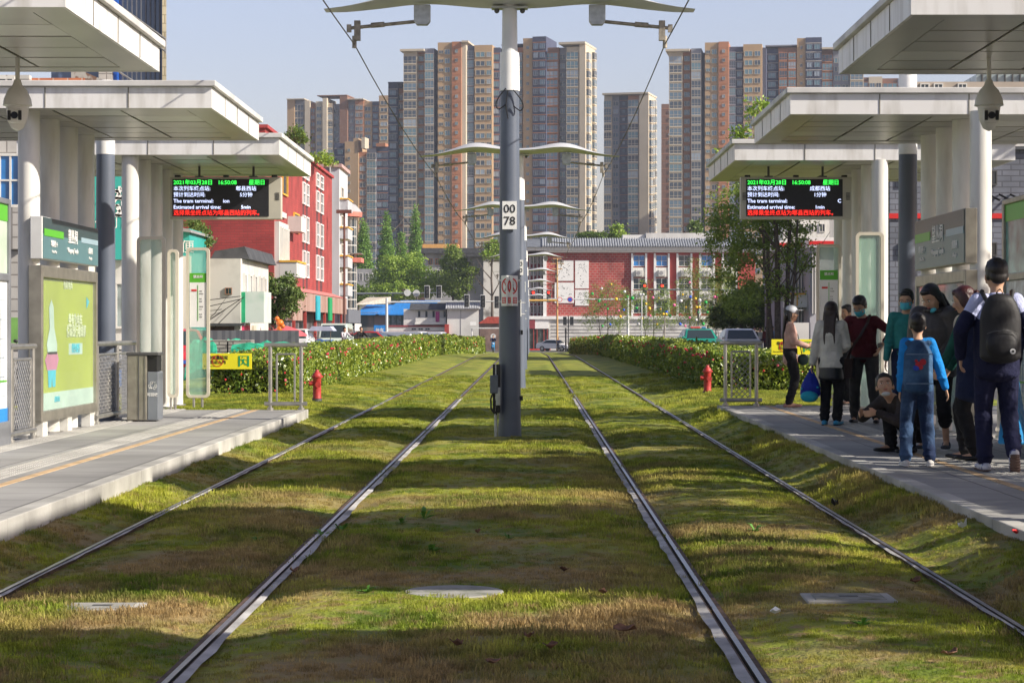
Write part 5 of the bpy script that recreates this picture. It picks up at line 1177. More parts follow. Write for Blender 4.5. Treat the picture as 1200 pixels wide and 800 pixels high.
for k, a in enumerate((742, 768.5, 795, 821.5, 848)):
    for b in (a-2.4, a+14): MB().box(PX(b,Y),PX(b+2.2,Y),Y-.35,Y-.003,PZ(370,Y),PZ(297,Y)).build('pilaster', WHITE, t)
    for (y0, y1, g_) in ((299,312,BGL if k in (0,1,3) else WGL),(326,339,WGL),(352,367,WGL)): win(t, a, a+13.6, y0, y1, Y-.05, g_, FRW, nv=2, nh=2)
    for y0 in (313.5, 340.5):
        MB().box(PX(a,Y),PX(a+13.6,Y),Y-.25,Y-.055,PZ(y0+11,Y),PZ(y0,Y)).build('spandrel', CREAM, t)
        c_ = MB().box(PX(a+3,Y),PX(a+11,Y),Y-.75,Y-.26,PZ(y0+10,Y),PZ(y0+3,Y)).build('air_conditioner', PALEC, t, bevel=.02); MB().cyl((PX(a+6,Y),Y-.77,PZ(y0+6.5,Y)),(PX(a+6,Y),Y-.752,PZ(y0+6.5,Y)),.27,n=16).build('fan_grille', GRYC, c_)
MB().box(PX(612,Y),PX(886,Y),Y-.6,Y-.01,PZ(374,Y),PZ(370.2,Y)).build('string_course', WHITE, t); wall(t, 643, 886, 374, Y-.3, .28, mat('scribbled_base', (.62,.61,.58), .85, col2=(.30,.29,.28), scale=.7, detail=7, lo=.5, hi=.72), 'base_wall')
for k in range(5): MB().box(PX(646,Y),PX(886,Y),Y-.36,Y-.302,PZ(378+k*4,Y),PZ(377.4+k*4,Y)).build('base_groove', GRYC, t)
wall(t, 617, 643, 374.2, Y-.4, .35, WHITE, 'shop_band', yb=385); wall(t, 618, 627, 374.5, Y-.5, .09, MAR, 'maroon_panel', yb=385); wall(t, 617, 643, 385, Y-.2, .15, mat('shop_glass', (.04,.05,.05), .1, col2=(.12,.14,.13), scale=2), 'shop_glass')
for a in (619, 625, 629, 637, 641): MB().box(PX(a,Y),PX(a+.8,Y),Y-.32,Y-.21,gz(Y),PZ(385.5,Y)).build('shop_mullion', MATS['red_pillar'], t)
MB().box(PX(616,Y),PX(645,Y),Y-3,Y-2.8,gz(Y),PZ(408.5,Y)).build('red_step', REDP, t)
# ---- right side buildings
Y = 120; t = bthing('grey_pilaster_building', 926, 1010, Y, 'ribbed grey building with red and white striped cornice behind the big tree trunks')
xl = PX(928, Y); zt = PZ(290, Y)
LGW = mat('lavender_grey_wall', (.36,.36,.39), .85, var=.12, scale=.6, stretch=(1,1,.3))
MB().box(xl, xl+12, Y+3, Y+14, -.3, zt).build('wall', LGW, t); MB().box(PX(949,Y), xl+12, Y, Y+2.99, -.3, zt).build('front_bay', LGW, t)
MB().box(xl-.4, xl+12.3, Y+2.5, Y+14.3, zt+.003, zt+.5).build('cornice', WHITE, t); MB().box(PX(947,Y), xl+12.3, Y-.4, Y+2.49, zt+.003, zt+.55).build('cornice', WHITE, t)
MB().box(PX(946.6,Y), xl+12.35, Y-.45, Y-.403, zt+.15, zt+.35).build('red_stripe', REDP, t); MB().box(xl-.42, PX(946.5,Y), Y+2.43, Y+2.497, zt+.15, zt+.35).build('red_stripe', REDP, t)
for k in range(5): MB().box(PX(930.5+k*3.7,Y+3), PX(932+k*3.7,Y+3), Y+2.8, Y+2.997, 0, zt-.1).build('rib', PALEC, t)
for a in (951.5, 954.5): MB().box(PX(a,Y), PX(a+1.2,Y), Y-.15, Y-.003, 2.3, zt-.1).build('rib', PALEC, t)
win(t, 945, 948.5, 302, 330, Y+3, WGL, DSTEEL, nv=1); win(t, 957, 960, 300, 345, Y, WGL, FRW, nv=1)
b = wall(t, 922, 946, 345, Y+1.0, 1.9, WHW, 'balcony_box', yb=360); MB().box(PX(921.5,Y), PX(946.5,Y), Y+.9, Y+2.9, PZ(345,Y)+.01, PZ(343,Y)).build('yellow_rim', YR, b)
for a in (931, 936): MB().box(PX(a,Y), PX(a+1.4,Y), Y+.93, Y+.99, PZ(358,Y), PZ(345.2,Y)).build('yellow_bar', YR, b)
wall(t, 930, 948, 378, Y-1, .2, WHW, 'yard_wall'); wall(t, 950, 970, 378, Y-1, .2, LGW, 'yard_gate')
Y = 170; t = bthing('cream_flats', 915, 1010, Y, 'pale cream flats showing above the striped cornice, below the right display')
wall(t, 918, 972, 240, Y, 10, CREAM); wall(t, 972.1, 1010, 236, Y+1, 10, GRYC, 'grey_wing')
for r0 in (246, 262): 
    for a in (923, 935, 947, 960): win(t, a, a+7, r0, r0+10, Y, WGL, FRW)
BRG = brickmat('grey_brick', (.20,.215,.26), (.16,.175,.215), (.11,.115,.14), .5, .16, .02)
Y = 60; t = bthing('grey_brick_building', 1040, 1260, Y, 'blue grey brick building with a red stripe at the right edge, bushes on its roof')
wall(t, 1043, 1330, 176, Y, 10, BRG); wall(t, 1042, 1332, 250, Y-.06, .055, REDP, 'red_stripe', yb=256)
MB().box(PX(1041,Y), PX(1332,Y), Y-.15, Y+10, PZ(176,Y)+.004, PZ(172,Y)).build('coping', DKR, t)
for a in (1055, 1106, 1157): win(t, a, a+11, 200, 217, Y, WGL, DSTEEL); win(t, a, a+11, 284, 300, Y, WGL, DSTEEL)
for k in range(3): MB().cyl((PX(1158+k*13,Y),Y-.02,PZ(228,Y)),(PX(1167+k*13,Y),Y-.5,PZ(236,Y)),.03,n=6).build('awning_bracket', BLACK, t)
wall(t, 1190, 1212, 158, Y+2, 2, PALEC, 'roof_vent', yb=171.5); wall(t, 1172, 1178, 165, Y+1, .3, WHITE, 'roof_box', yb=171.5)
Y = 92; t = bthing('beige_block', 1060, 1300, Y, 'beige block with a glazed top balcony, showing between the two upper right canopies')
wall(t, 1066, 1330, 96, Y, 10, mat('beige_render', (.42,.36,.30), .85, var=.12, scale=.5)); MB().box(PX(1150,Y), PX(1330,Y), Y+1, Y+8, PZ(96,Y)+.01, PZ(84,Y)).build('glazed_top', GLC, t)
for k in range(8): MB().box(PX(1156+k*9,Y),PX(1157.2+k*9,Y),Y+.9,Y+.99,PZ(96,Y)+.01,PZ(84,Y)).build('mullion', DSTEEL, t)
for a in (1078, 1094, 1122): win(t, a, a+11, 98, 112, Y, WGL, FRW)
# ================================================================ FOLIAGE
def leafmat(name, c1, c2, tr=.3, rough=.5, spec=.4, scale=3.0, c3=None):
    m = bpy.data.materials.new(name); m.use_nodes = True; nt = m.node_tree; N = nt.nodes; L = nt.links; b = N['Principled BSDF']
    b.inputs['Roughness'].default_value = rough; b.inputs['Specular IOR Level'].default_value = spec
    g = N.new('ShaderNodeNewGeometry'); n = N.new('ShaderNodeTexNoise'); n.inputs['Scale'].default_value = scale; n.inputs['Detail'].default_value = 3; L.new(g.outputs['Position'], n.inputs['Vector'])
    a = N.new('ShaderNodeMath'); a.operation = 'MULTIPLY_ADD'; a.inputs[1].default_value = .5; L.new(g.outputs['Random Per Island'], a.inputs[0]); L.new(n.outputs['Fac'], a.inputs[2])
    r = N.new('ShaderNodeMapRange'); r.inputs[1].default_value = .45; r.inputs[2].default_value = 1.05; L.new(a.outputs[0], r.inputs[0])
    x = N.new('ShaderNodeMix'); x.data_type = 'RGBA'; x.inputs[6].default_value = (*c1, 1); x.inputs[7].default_value = (*c2, 1); L.new(r.outputs[0], x.inputs[0]); c = x.outputs[2]
    L.new(c, b.inputs['Base Color']); t = N.new('ShaderNodeBsdfTranslucent'); L.new(c, t.inputs['Color']); ms = N.new('ShaderNodeMixShader'); ms.inputs[0].default_value = tr
    L.new(b.outputs[0], ms.inputs[1]); L.new(t.outputs[0], ms.inputs[2]); L.new(ms.outputs[0], N['Material Output'].inputs['Surface'])
    return m
def leaf_quads(P, size, rng, flat=0.0, asp=.5):
    n = len(P); size = np.broadcast_to(size, (n,))[:, None]
    a = rng.normal(size=(n, 3)); a /= np.linalg.norm(a, axis=1)[:, None]
    b = rng.normal(size=(n, 3)); b[:, 2] *= (1-flat); b -= a*(a*b).sum(1)[:, None]; b /= np.linalg.norm(b, axis=1)[:, None]
    s = size*rng.uniform(.7, 1.3, (n, 1)); v = np.stack([P-a*s, P-b*s*asp+a*s*.1, P+a*s, P+b*s*asp+a*s*.1], 1).reshape(-1, 3)
    return v, np.arange(4*n).reshape(-1, 4)
def crown_mesh(name, centers, n_clump, per, csize, leaf, m_, seed, lobe=None, asp=.55):
    """centers: list of (x,y,z,rx,ry,rz) lobes; leaves sit in small clumps scattered through each lobe"""
    rng = np.random.default_rng(seed); vol = np.array([c[3]*c[4]*c[5] for c in centers]); vol = vol**(2/3); vol /= vol.sum(); Ps = []
    for c, w_ in zip(centers, vol):
        k = max(2, int(n_clump*w_)); d = rng.normal(size=(k, 3)); d /= np.linalg.norm(d, axis=1)[:, None]; r_ = rng.uniform(.35, 1.08, (k, 1))**.6
        cc = np.array(c[:3])+d*r_*np.array(c[3:]); 
        q = rng.normal(size=(k, per, 3))*csize*rng.uniform(.5, 1.3, (k, 1, 1)); q[..., 2] *= .6
        Ps.append((cc[:, None, :]+q).reshape(-1, 3))
    P_ = np.concatenate(Ps); v, f = leaf_quads(P_, leaf, rng, asp=asp)
    return fast_mesh(name, v, f, [m_])
BARK = mat('tree_bark', (.10,.08,.065), .9, var=.3, scale=8, bump=.6, bscale=14, dist=.02)
def trunk_mb(base, top, r0, limbs, seed, lean=.0):
    r = random.Random(seed); mb = MB(); p = Vector(base); n = 6; prev = p.copy(); d = (Vector(top)-p)/n
    pts = [p]
    for k in range(n): q = pts[-1]+d+Vector((r.uniform(-1,1), r.uniform(-1,1), 0))*r0*.5; pts.append(q)
    for k in range(n): mb.cyl(pts[k], pts[k+1], r0*(1-.11*k), r0*(1-.11*(k+1)), n=9)
    for k in range(limbs):
        i = r.randint(2, n-1); a = r.uniform(0, 6.28); l_ = (Vector(top)-p).length*r.uniform(.18, .34); q = pts[i]; e = q+Vector((math.cos(a)*l_*.7, math.sin(a)*l_*.7, l_*.8)); md_ = (q+e)/2+Vector((0,0,-l_*.08))
        mb.cyl(q, md_, r0*.4, r0*.26, n=6); mb.cyl(md_, e, r0*.26, r0*.1, n=5)
    return mb
def tree(name, label, base, zt, r0, lobes, nc, per, cs, leaf, lm, seed, group=None, limbs=7, cat='tree', trunks=None, asp=.55):
    t = thing(name, base, label, cat, group)
    if trunks:
        for i, (b, tp, rr) in enumerate(trunks): trunk_mb(b, tp, rr, limbs, seed+i).build('trunk', BARK, t, smooth=True)
    else: trunk_mb(base, (base[0], base[1], zt), r0, limbs, seed).build('trunk', BARK, t, smooth=True)
    off = np.array(base); L_ = [(l[0]-off[0], l[1]-off[1], l[2]-off[2], *l[3:]) for l in lobes]
    put('crown', crown_mesh('crown', L_, nc, per, cs, leaf, lm, seed, asp=asp), t)
    return t
def lobes_px(lst, Y, dep):                        # (px, py, rx_px, ry_px) -> lobes in metres
    rr = random.Random(int(Y)); o = []
    for (px, py, rx, ry) in lst: y = Y+rr.uniform(-1, 1)*dep; o.append((PX(px,y), y, PZ(py,y), rx*Y/F, max(rx*Y/F*.8, .5), ry*Y/F))
    return o
LM1 = leafmat('leaf_mid', (.07,.13,.02), (.20,.29,.05)); LM2 = leafmat('leaf_bright', (.17,.31,.03), (.40,.52,.08)); LM3 = leafmat('leaf_dark', (.07,.12,.03), (.20,.28,.07)); LM5 = leafmat('leaf_fresh', (.13,.22,.03), (.34,.44,.09), tr=.45); LM4 = leafmat('leaf_spring', (.13,.20,.03), (.34,.38,.08)); LMC = leafmat('leaf_cypress', (.11,.24,.03), (.24,.40,.07), scale=.6)
# big street tree behind the right display (several stems)
Y = 100
lob = lobes_px([(868,245,38,30),(850,290,26,24),(900,215,40,26),(925,255,30,26),(880,300,34,22),(935,300,24,20),(860,335,24,20),(905,335,30,18),(925,225,24,24),(842,262,16,16),(870,360,26,14),(890,270,30,24)], Y, 1.5)
tb = (PX(915,Y), Y, 0)
tree('street_tree', 'large leafy tree with several dark stems behind the right departure display', tb, 9, .2, lob, 520, 32, .24, .075, LM5, 5, 'trees along the right street', limbs=5,
     trunks=[((PX(912,Y),Y,-.1),(PX(905,Y),Y,10.5),.17),((PX(918,Y),Y+.4,-.1),(PX(932,Y),Y,9.5),.14),((PX(921,Y),Y-.3,-.1),(PX(940,Y),Y,8),.10),((PX(908,Y),Y+.2,-.1),(PX(890,Y),Y,9),.10)])
Y = 104; lob = lobes_px([(893,132,17,15),(868,158,10,9),(880,176,14,10),(900,155,12,12),(905,185,20,14),(848,180,5,4)], Y, .8)
tree('street_tree', 'thin spring tree whose top leaves show over the edge of the right canopy', (PX(900,Y),Y,0), 12, .14, lob, 90, 16, .22, .11, LM2, 6, 'trees along the right street')
Y = 135; lob = lobes_px([(865,362,26,14),(850,374,18,10),(888,374,26,12),(900,352,18,16),(880,345,16,12)], Y, 2)
tree('evergreen_bush', 'dark evergreen shrub mass between the taxi and the big tree stems', (PX(872,Y),Y,-.2), 3.5, .15, lob, 240, 34, .32, .13, LM3, 8, 'trees along the right street', cat='shrub')
Y = 68; lob = lobes_px([(1180,168,22,18),(1200,150,22,20),(1160,178,10,10),(1215,165,20,20)], Y, .6)
tree('roof_bush', 'leafy yellow-green bush on the roof of the grey brick building', (PX(1188,Y),Y,PZ(182,Y)), PZ(160,Y), .06, lob, 110, 34, .14, .055, LM2, 9, cat='shrub')
# plane trees along the right street, beside the platform: they shade the stop
for k, (x, y, s_) in enumerate(((11.6,1.5,1.0),(12.2,7.5,1.05),(11.4,13.5,.95),(12.0,19.5,1.05),(11.8,25.5,.95),(12.6,31.5,1.0))):
    rr_ = random.Random(k); lob = [(x+rr_.uniform(-1,1), y+rr_.uniform(-1.6,1.6), 5.2*s_+rr_.uniform(-1.2,1.3), 1.3, 1.3, 1.0) for _ in range(8)]
    tree('plane_tree', '%s leafy plane tree along the kerb behind the right platform, counted away from the viewer' % ['first','second','third','fourth','fifth','sixth'][k], (x, y, 0), 5, .12, lob, 230, 30, .24, .10, LM1, 70+k, 'plane trees beside the right platform')
# bald cypresses and round trees across the junction
for k, (px, yt, w_, yb, lb) in enumerate(((426,258,13,322,'leftmost conical cypress, beside the grey balcony block'),(453,247,15,330,'second conical cypress from the left, in front of the slate flats'),(470,272,9,330,'smallest conical cypress, between two taller ones'),(487,240,13,330,'tallest slender conical cypress below the widest tower'))):
    Y = 420+k*4; n = 15; lob = []
    for j in range(n): u = j/(n-1); py = yt+(yb-yt)*u; lob.append((PX(px,Y), Y, PZ(py,Y), (.3+w_*.85*u**.9)*Y/F, (.3+w_*.85*u**.9)*Y/F, (yb-yt)/n*.7*Y/F))
    tree('conical_cypress', lb, (PX(px,Y),Y,-1.45), PZ(yt+6,Y), .3, lob, 900, 14, .35, .20, LMC, 20+k, 'conical cypresses below the towers', limbs=2)
for k, (lst, Y, lb, lm) in enumerate((([(470,318,24,16),(448,328,18,14),(492,325,20,16),(470,340,30,12),(458,308,12,9),(484,306,12,10),(442,342,14,9),(505,338,14,12)],365,'broad round bright green tree behind the blue roofed shed',LM2),
    ([(533,312,16,16),(522,330,16,14),(540,335,18,16),(530,296,9,9),(550,318,9,12)],362,'darker green tree between the round tree and the stained wall',LM5), ([(578,288,9,6),(586,296,8,7),(571,298,5,4)],356,'green treetop peeping beside the nearest pole',LM2), ([(418,345,14,12),(404,350,12,10)],340,'dull green shrub left of the round tree',LM1),
    ([(723,270,4,6),(726,277,6,4)],330,'small pointed tree above the hall roof',LM2), ([(700,277,16,3),(686,277,8,3)],332,'row of low shrubs above the left of the hall roof',LM1), ([(815,268,4,8),(816,277,5,3)],330,'slim tree above the right of the hall roof',LM1))):
    tree('leafy_tree', lb, (PX(lst[0][0],Y),Y,-1.45), PZ(lst[0][1],Y), .3, lobes_px(lst, Y, 1.5), 200 if k > 1 else 800, 18, .38, .19, lm, 30+k, 'trees across the junction', limbs=4)
# airy young trees hung with coloured balls before the brick hall
for k, (px, lst, lb, lm, nc) in enumerate(((712,[(700,352,14,20),(720,345,14,18),(735,358,12,16),(690,372,12,14),(722,375,16,14)],'airy young tree hung with balls before the left of the brick hall',LM5,260),
    (765,[(756,350,10,22),(776,355,12,20),(765,376,16,14),(786,368,10,16)],'airy young tree hung with balls, second from the left before the hall',LM5,240),
    (818,[(808,335,16,24),(830,345,16,26),(800,360,16,20),(822,372,22,16),(840,325,12,16),(816,312,9,12),(846,362,12,20)],'yellow green spring tree hung with balls before the right of the hall',LM4,520),
    (850,[(850,340,14,24),(862,360,14,20),(845,370,14,16),(856,318,10,12)],'fresh green young tree beside the right gantry post',LM4,300))):
    Y = 232+k*3; b = (PX(px,Y),Y,gz(Y))
    tree('young_tree', lb, b, PZ(lst[0][1],Y), .07, lobes_px(lst, Y, 1.2), nc, 16, .30, .11, lm, 50+k, 'young trees hung with balls', limbs=9, trunks=[((b[0]-.6,Y,b[2]),(b[0]-1.3,Y,PZ(340,Y)),.05),((b[0]+.1,Y,b[2]),(b[0],Y+.3,PZ(335,Y)),.06),((b[0]+.9,Y,b[2]),(b[0]+1.7,Y,PZ(345,Y)),.05)], asp=.3)
BC = {'blue':(.01,.10,.62),'green':(.01,.40,.06),'yellow':(.80,.52,.02),'pink':(.72,.14,.30),'white':(.75,.75,.75)}
rr = random.Random(5); protos = {}
spots = [(px, py) for px, py in [(705,338),(716,333),(732,342),(697,365),(702,353),(709,357),(712,362),(722,351),(725,364),(731,363),(717,371),(715,380),(706,382),(735,348),(741,350),(694,345),(727,371),(746,361),(748,380),(752,373),(757,356),(762,370),(772,349),(774,362),(765,349),(781,366),(779,383),(785,370),(761,362),(770,380),
        (800,345),(809,348),(815,350),(820,352),(804,360),(829,366),(808,372),(816,375),(818,366),(836,373),(797,380),(803,382),(812,385),(838,348),(841,347),(827,355),(835,361),(846,373),(852,378),(824,380),(843,381),(808,331),(790,358),(798,353)]]
for k, (px, py) in enumerate(spots):
    c = rr.choice(list(BC)); Y = 229+rr.uniform(0, 6); nb = 'tree_ball'
    if c not in protos:
        o = MB().ball((PX(px,Y),Y,PZ(py,Y)), .13, n=14, m=10).build(nb, mat('ball_'+c, BC[c], .35, var=0), smooth=True); protos[c] = o
    else:
        o = protos[c].copy(); COL.objects.link(o); o.location = (PX(px,Y), Y, PZ(py,Y)-.13); s_ = rr.uniform(.9, 1.5); o.scale = (s_,)*3
    tag(o, 'small %s ball hanging in the young trees before the brick hall' % c, 'ball', '%s balls in the young trees' % c)
# left street trees
Y = 96; lob = lobes_px([(322,345,16,16),(335,358,14,14),(312,330,8,10),(345,345,9,9),(318,370,16,10),(338,330,8,8)], Y, .8)
tree('magnolia_tree', 'dark glossy magnolia between the plaster shop and the red blocks', (PX(324,Y),Y,0), 2.6, .1, lob, 260, 22, .14, .07, LM3, 60, cat='tree')
Y = 98; lob = lobes_px([(308,338,6,14),(306,355,6,12)], Y, .5)
tree('yellow_green_shrub', 'yellowish shrub squeezed beside the plaster shop', (PX(308,Y),Y,0), 2.5, .05, lob, 60, 20, .15, .07, LM4, 61, cat='shrub')
Y = 82; lob = lobes_px([(236,272,7,7),(228,262,8,6),(242,283,5,5)], Y, .5)
tree('rooftop_shrub', 'dark shrub with red blossoms above the low teal shop', (PX(236,Y),Y,0), PZ(280,Y), .07, lob, 60, 20, .14, .07, LM3, 62, cat='shrub')
for (px, py, rx, ry, lb) in ((345,158,10,9,'feathery plant on the roof of the tall red block, above the left canopy'), (375,185,14,7,'trailing roof garden plants at the far end of the tall red block')):
    Y = 140; lob = lobes_px([(px,py,rx,ry),(px+rx*.7,py+ry*.6,rx*.6,ry*.6)], Y, .6)
    tree('roof_plant', lb, (PX(px,Y),Y,12.4), PZ(py,Y), .06, lob, 50, 18, .2, .09, LM1 if px < 360 else LM2, int(px), 'roof garden plants', cat='plant')
# ================================================================ HEDGES
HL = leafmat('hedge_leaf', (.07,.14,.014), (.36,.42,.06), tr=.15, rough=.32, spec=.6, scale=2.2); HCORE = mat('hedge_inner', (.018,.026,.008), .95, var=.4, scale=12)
def hedge(side, Ys_, xf, xo, label, hts):
    s = side; name = 'flowering_hedge'
    y0, y1 = Ys_[0], Ys_[-1]; rng = np.random.default_rng(3 if s < 0 else 4)
    t = thing(name, ((xf[0]+xo)/2, y0, 0), label, 'hedge', 'flowering hedges beside the track')
    def XF(y): return np.interp(y, Ys_, xf)
    def HT(y): return np.interp(y, Ys_, hts)+.05*np.sin(y*1.1)+.04*np.sin(y*2.9+1)
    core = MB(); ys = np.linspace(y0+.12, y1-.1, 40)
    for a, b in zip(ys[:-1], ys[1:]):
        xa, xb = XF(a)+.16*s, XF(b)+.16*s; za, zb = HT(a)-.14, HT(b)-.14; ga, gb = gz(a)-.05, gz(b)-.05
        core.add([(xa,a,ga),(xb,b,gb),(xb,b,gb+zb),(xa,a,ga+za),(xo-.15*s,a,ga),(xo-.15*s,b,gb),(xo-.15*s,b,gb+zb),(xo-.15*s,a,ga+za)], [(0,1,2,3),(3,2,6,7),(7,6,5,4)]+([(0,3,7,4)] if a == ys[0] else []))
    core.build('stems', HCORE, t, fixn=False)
    P_ = []; Sz = []
    def seg(a, b, dens, sz):
        L_ = b-a; ht = 1.15
        n = int(L_*ht*dens); y = rng.uniform(a, b, n); z = rng.uniform(0, 1, n)**.8; dp = rng.exponential(.06, n)-.05+.05*np.sin(y*2.3)*np.cos(z*5)
        rnd = np.clip((z-.82)/.18, 0, 1)**2*.16
        x = XF(y)+s*(dp+rnd+.03); P_.append(np.stack([x, y, .06+z*(HT(y)-.06)], -1)); Sz.append(np.full(n, sz))
        n = int(L_*1.3*dens); y = rng.uniform(a, b, n); u = rng.uniform(0, 1, n)**1.6; x = XF(y)+s*(.05+u*1.65); P_.append(np.stack([x, y, HT(y)+rng.normal(0, .035, n)+.03*np.sin(x*5)], -1)); Sz.append(np.full(n, sz))
    seg(y0, 60, 1050, .042); seg(60, 85, 420, .055); seg(85, 115, 170, .075); seg(115, y1, 90, .10)
    n = int(abs(xo-xf[0])*1.15*1150); x = rng.uniform(min(xf[0], xo), max(xf[0], xo), n); z = rng.uniform(0, 1, n)**.8; P_.append(np.stack([x, y0-.03+rng.exponential(.06, n)+.04*np.sin(x*3)+np.clip((z-.8)/.2,0,1)**2*.15, .04+z*(HT(y0)-.04)], -1)); Sz.append(np.full(n, .042))
    P_ = np.concatenate(P_); P_[:, 2] += np.interp(P_[:, 1], [0,115,280], [0,0,-1.45]); Sz = np.concatenate(Sz)
    v, f = leaf_quads(P_, Sz, rng, asp=.5); put('foliage', fast_mesh('foliage', v-np.array(t.location), f, [HL]), t)
    # blossoms: a hundred of their own, the rest in one
    bm_ = MB()
    for k in range(6): a = k*math.pi/3; bm_.ball((.026*math.cos(a), .026*math.sin(a), .008*(k % 2)), .026, .026, .014, n=6, m=4)
    bm_.ball((0,0,.012), .018, n=6, m=4)
    src = {}
    for c_, col in (('red', (.55,.02,.03)), ('pink', (.60,.10,.14)), ('rose', (.55,.025,.06))):
        o = bm_.build('blossom', mat('petal_'+c_, col, .5, var=.15, scale=30)); o.data.transform(Matrix.Translation(o.location)); src[c_] = o.data; bpy.data.objects.remove(o)
    r = random.Random(9+s); rest = MB()
    def spot(near):
        y = y0+((r.random()**1.3)*(45 if near else 100)); 
        if r.random() < .3 and near: x = xf[0]+(xo-xf[0])*r.random(); return (x, y0-.06, .1+r.random()*.95)
        z = .15+r.random()**.7*1.0
        return (float(XF(y))-s*.02, y, min(z, float(HT(y))+.02)+gz(y))
    for k in range(100):
        p = spot(True); o = put('blossom', src[r.choice(list(src))], t, Vector(p)-t.location); o.rotation_euler = (R(90)+r.uniform(-.6,.6), r.uniform(-.6,.6), r.uniform(-.6,.6)+(R(90) if s < 0 else R(-90))*r.random()); q = r.uniform(.35, .65); o.scale = (q, q, q)
    for k in range(70):
        p = spot(False); q = r.uniform(.022, .036)*(1+(p[1]-y0)/130); rest.ball(p, q, q, q*.8, n=6, m=4)
    o = rest.build('more_blossoms', MATS['petal_rose'], t, smooth=True); o['kind'] = 'stuff'
    return t
hedge(-1, [44,58,105,150], [-4.95,-4.85,-4.7,-3.2], -6.7, 'long clipped hedge with red camellias along the left street', [.86,.93,1.0,1.04])
hedge(1, [46.5,60,100,150], [3.95,3.95,3.7,2.7], 6.7, 'long clipped hedge with red camellias along the right street', [.86,.92,1.0,.95])
# ================================================================ TRAFFIC SIGNALS
TLB = mat('signal_housing', (.02,.022,.025), .5); REDL = mat('red_lamp', (1,.02,.01), emit=3.5, var=0)
def signal(px, py, Y, label, lit=True, h=14, frame=False, grp='traffic signals at the junction', arrow=False):
    x, z = PX(px,Y), PZ(py,Y); w_ = 2.6*Y/F; hh = h/2*Y/F
    t = thing('traffic_light', (x, Y, z-hh), label, 'traffic light', grp)
    MB().box(x-w_, x+w_, Y-.2, Y+.2, z-hh, z+hh).build('housing', TLB, t, bevel=.03)
    for k in range(3):
        zz = z+hh*.62-k*hh*.62; o = MB().cyl((x, Y-.215, zz), (x, Y-.202, zz), w_*.6, n=18).build('lamp', REDL if (lit and k == 0) else (MATS['red_pillar'] if False else DSTEEL), t)
        MB().prism([(x-w_*.8, zz+w_*.45), (x+w_*.8, zz+w_*.45), (x+w_*.8, zz+w_*.7), (x-w_*.8, zz+w_*.7)], Y-.4, Y-.202).build('visor', TLB, t)
    if frame:
        f = MB(); e = w_*1.18
        for c in ((x-e,x-w_*1.02,z-hh*1.08,z+hh*1.08),(x+w_*1.02,x+e,z-hh*1.08,z+hh*1.08),(x-w_*1.02,x+w_*1.02,z-hh*1.08,z-hh*1.01),(x-w_*1.02,x+w_*1.02,z+hh*1.01,z+hh*1.08)): f.box(c[0],c[1],Y-.1,Y-.05,c[2],c[3])
        f.build('white_border', SIGNW, t)
    return t
def gantry(pp, pa, ya, Y, label, m_, r=.12, y_extra=4):
    x0, x1, z = PX(pp,Y), PX(pa,Y), PZ(ya,Y); t = thing('signal_gantry', (x0, Y, gz(Y)), label, 'gantry', 'signal gantries at the junction')
    MB().cyl((x0,Y+.3,gz(Y)),(x0,Y+.3,z+y_extra*Y/F*.5),r*1.5,r*1.2,n=12).build('post', m_, t, smooth=True); MB().cyl((x0,Y+.3,z),(x1,Y+.3,z+.1),r,r*.6,n=10).build('arm', m_, t, smooth=True); return t
GP = mat('gantry_grey', (.16,.18,.21), .5, var=.1)
def roundsign(px, py, Y, label, ring, face, r=3.2, back=False):
    x, z, q = PX(px,Y), PZ(py,Y), r*Y/F; t = thing('round_road_sign', (x,Y,z-q), label, 'road sign', 'round road signs on the gantries')
    MB().cyl((x,Y-.12,z),(x,Y-.08,z),q,n=24).build('disc', ring, t)
    if not back: MB().cyl((x,Y-.135,z),(x,Y-.121,z),q*.76,n=24).build('face', face, t)
    return t
gantry(415.5, 517, 344, 262, 'slate gantry at the left, its long arm carrying two round signs and two signals', GP, y_extra=6); gantry(453, 586, 354, 250, 'paler gantry with arm running to the nearest pole', LIGHTP, y_extra=10)
roundsign(477.5, 343, 261.8, 'left round sign on the slate left gantry, seen from behind', LIGHTP, None, 4, True); roundsign(488, 343.5, 261.8, 'right round sign on the slate left gantry, seen from behind', LIGHTP, None, 4, True)
for px, py, Y, lb, l, fr in ((500.5,342,261,'left signal with white border on the slate left gantry',False,True),(514.5,342,261,'right signal with white border on the slate left gantry',False,True),(547,352.5,249,'white bordered signal on the paler gantry, left of three',False,True),(566,353,249,'white bordered signal on the paler gantry, middle of three',False,True),(582,354,249,'dark signal on the paler gantry beside the nearest pole',False,False),
        (625,347,268,'left of the two red signals on the yellow arm, right of the poles',True,True),(643,347,268,'right of the two red signals on the yellow arm, right of the poles',True,False),(755.5,339,275,'red signal at the free end of the slate right gantry',True,False),(776,339,275,'red signal on the slate right gantry, nearer its post',True,False)):
    signal(px, py, Y, lb, l, frame=fr)
gantry(736, 641, 351, 266, 'gantry with two round signs before the brick hall', LIGHTP, y_extra=8); MB
gantry(871, 757, 340, 273, 'long slate gantry arm above the ball trees at the right', GP, r=.16, y_extra=6)
roundsign(656, 351, 265.6, 'white speed limit sign with red ring on the gantry by the hall', REDP, SIGNW, 3); roundsign(668, 351, 265.6, 'blue no parking sign with red ring on the gantry by the hall', REDP, mat('sign_blue', (.02,.10,.55), .5), 3.2)
WOODP = mat('tan_pole', (.50,.30,.12), .7, var=.1); Y = 267; x = PX(653,Y)
t = thing('utility_pole', (x,Y,gz(Y)), 'tan coloured utility pole with crossarms in front of the white painted panels', 'utility pole')
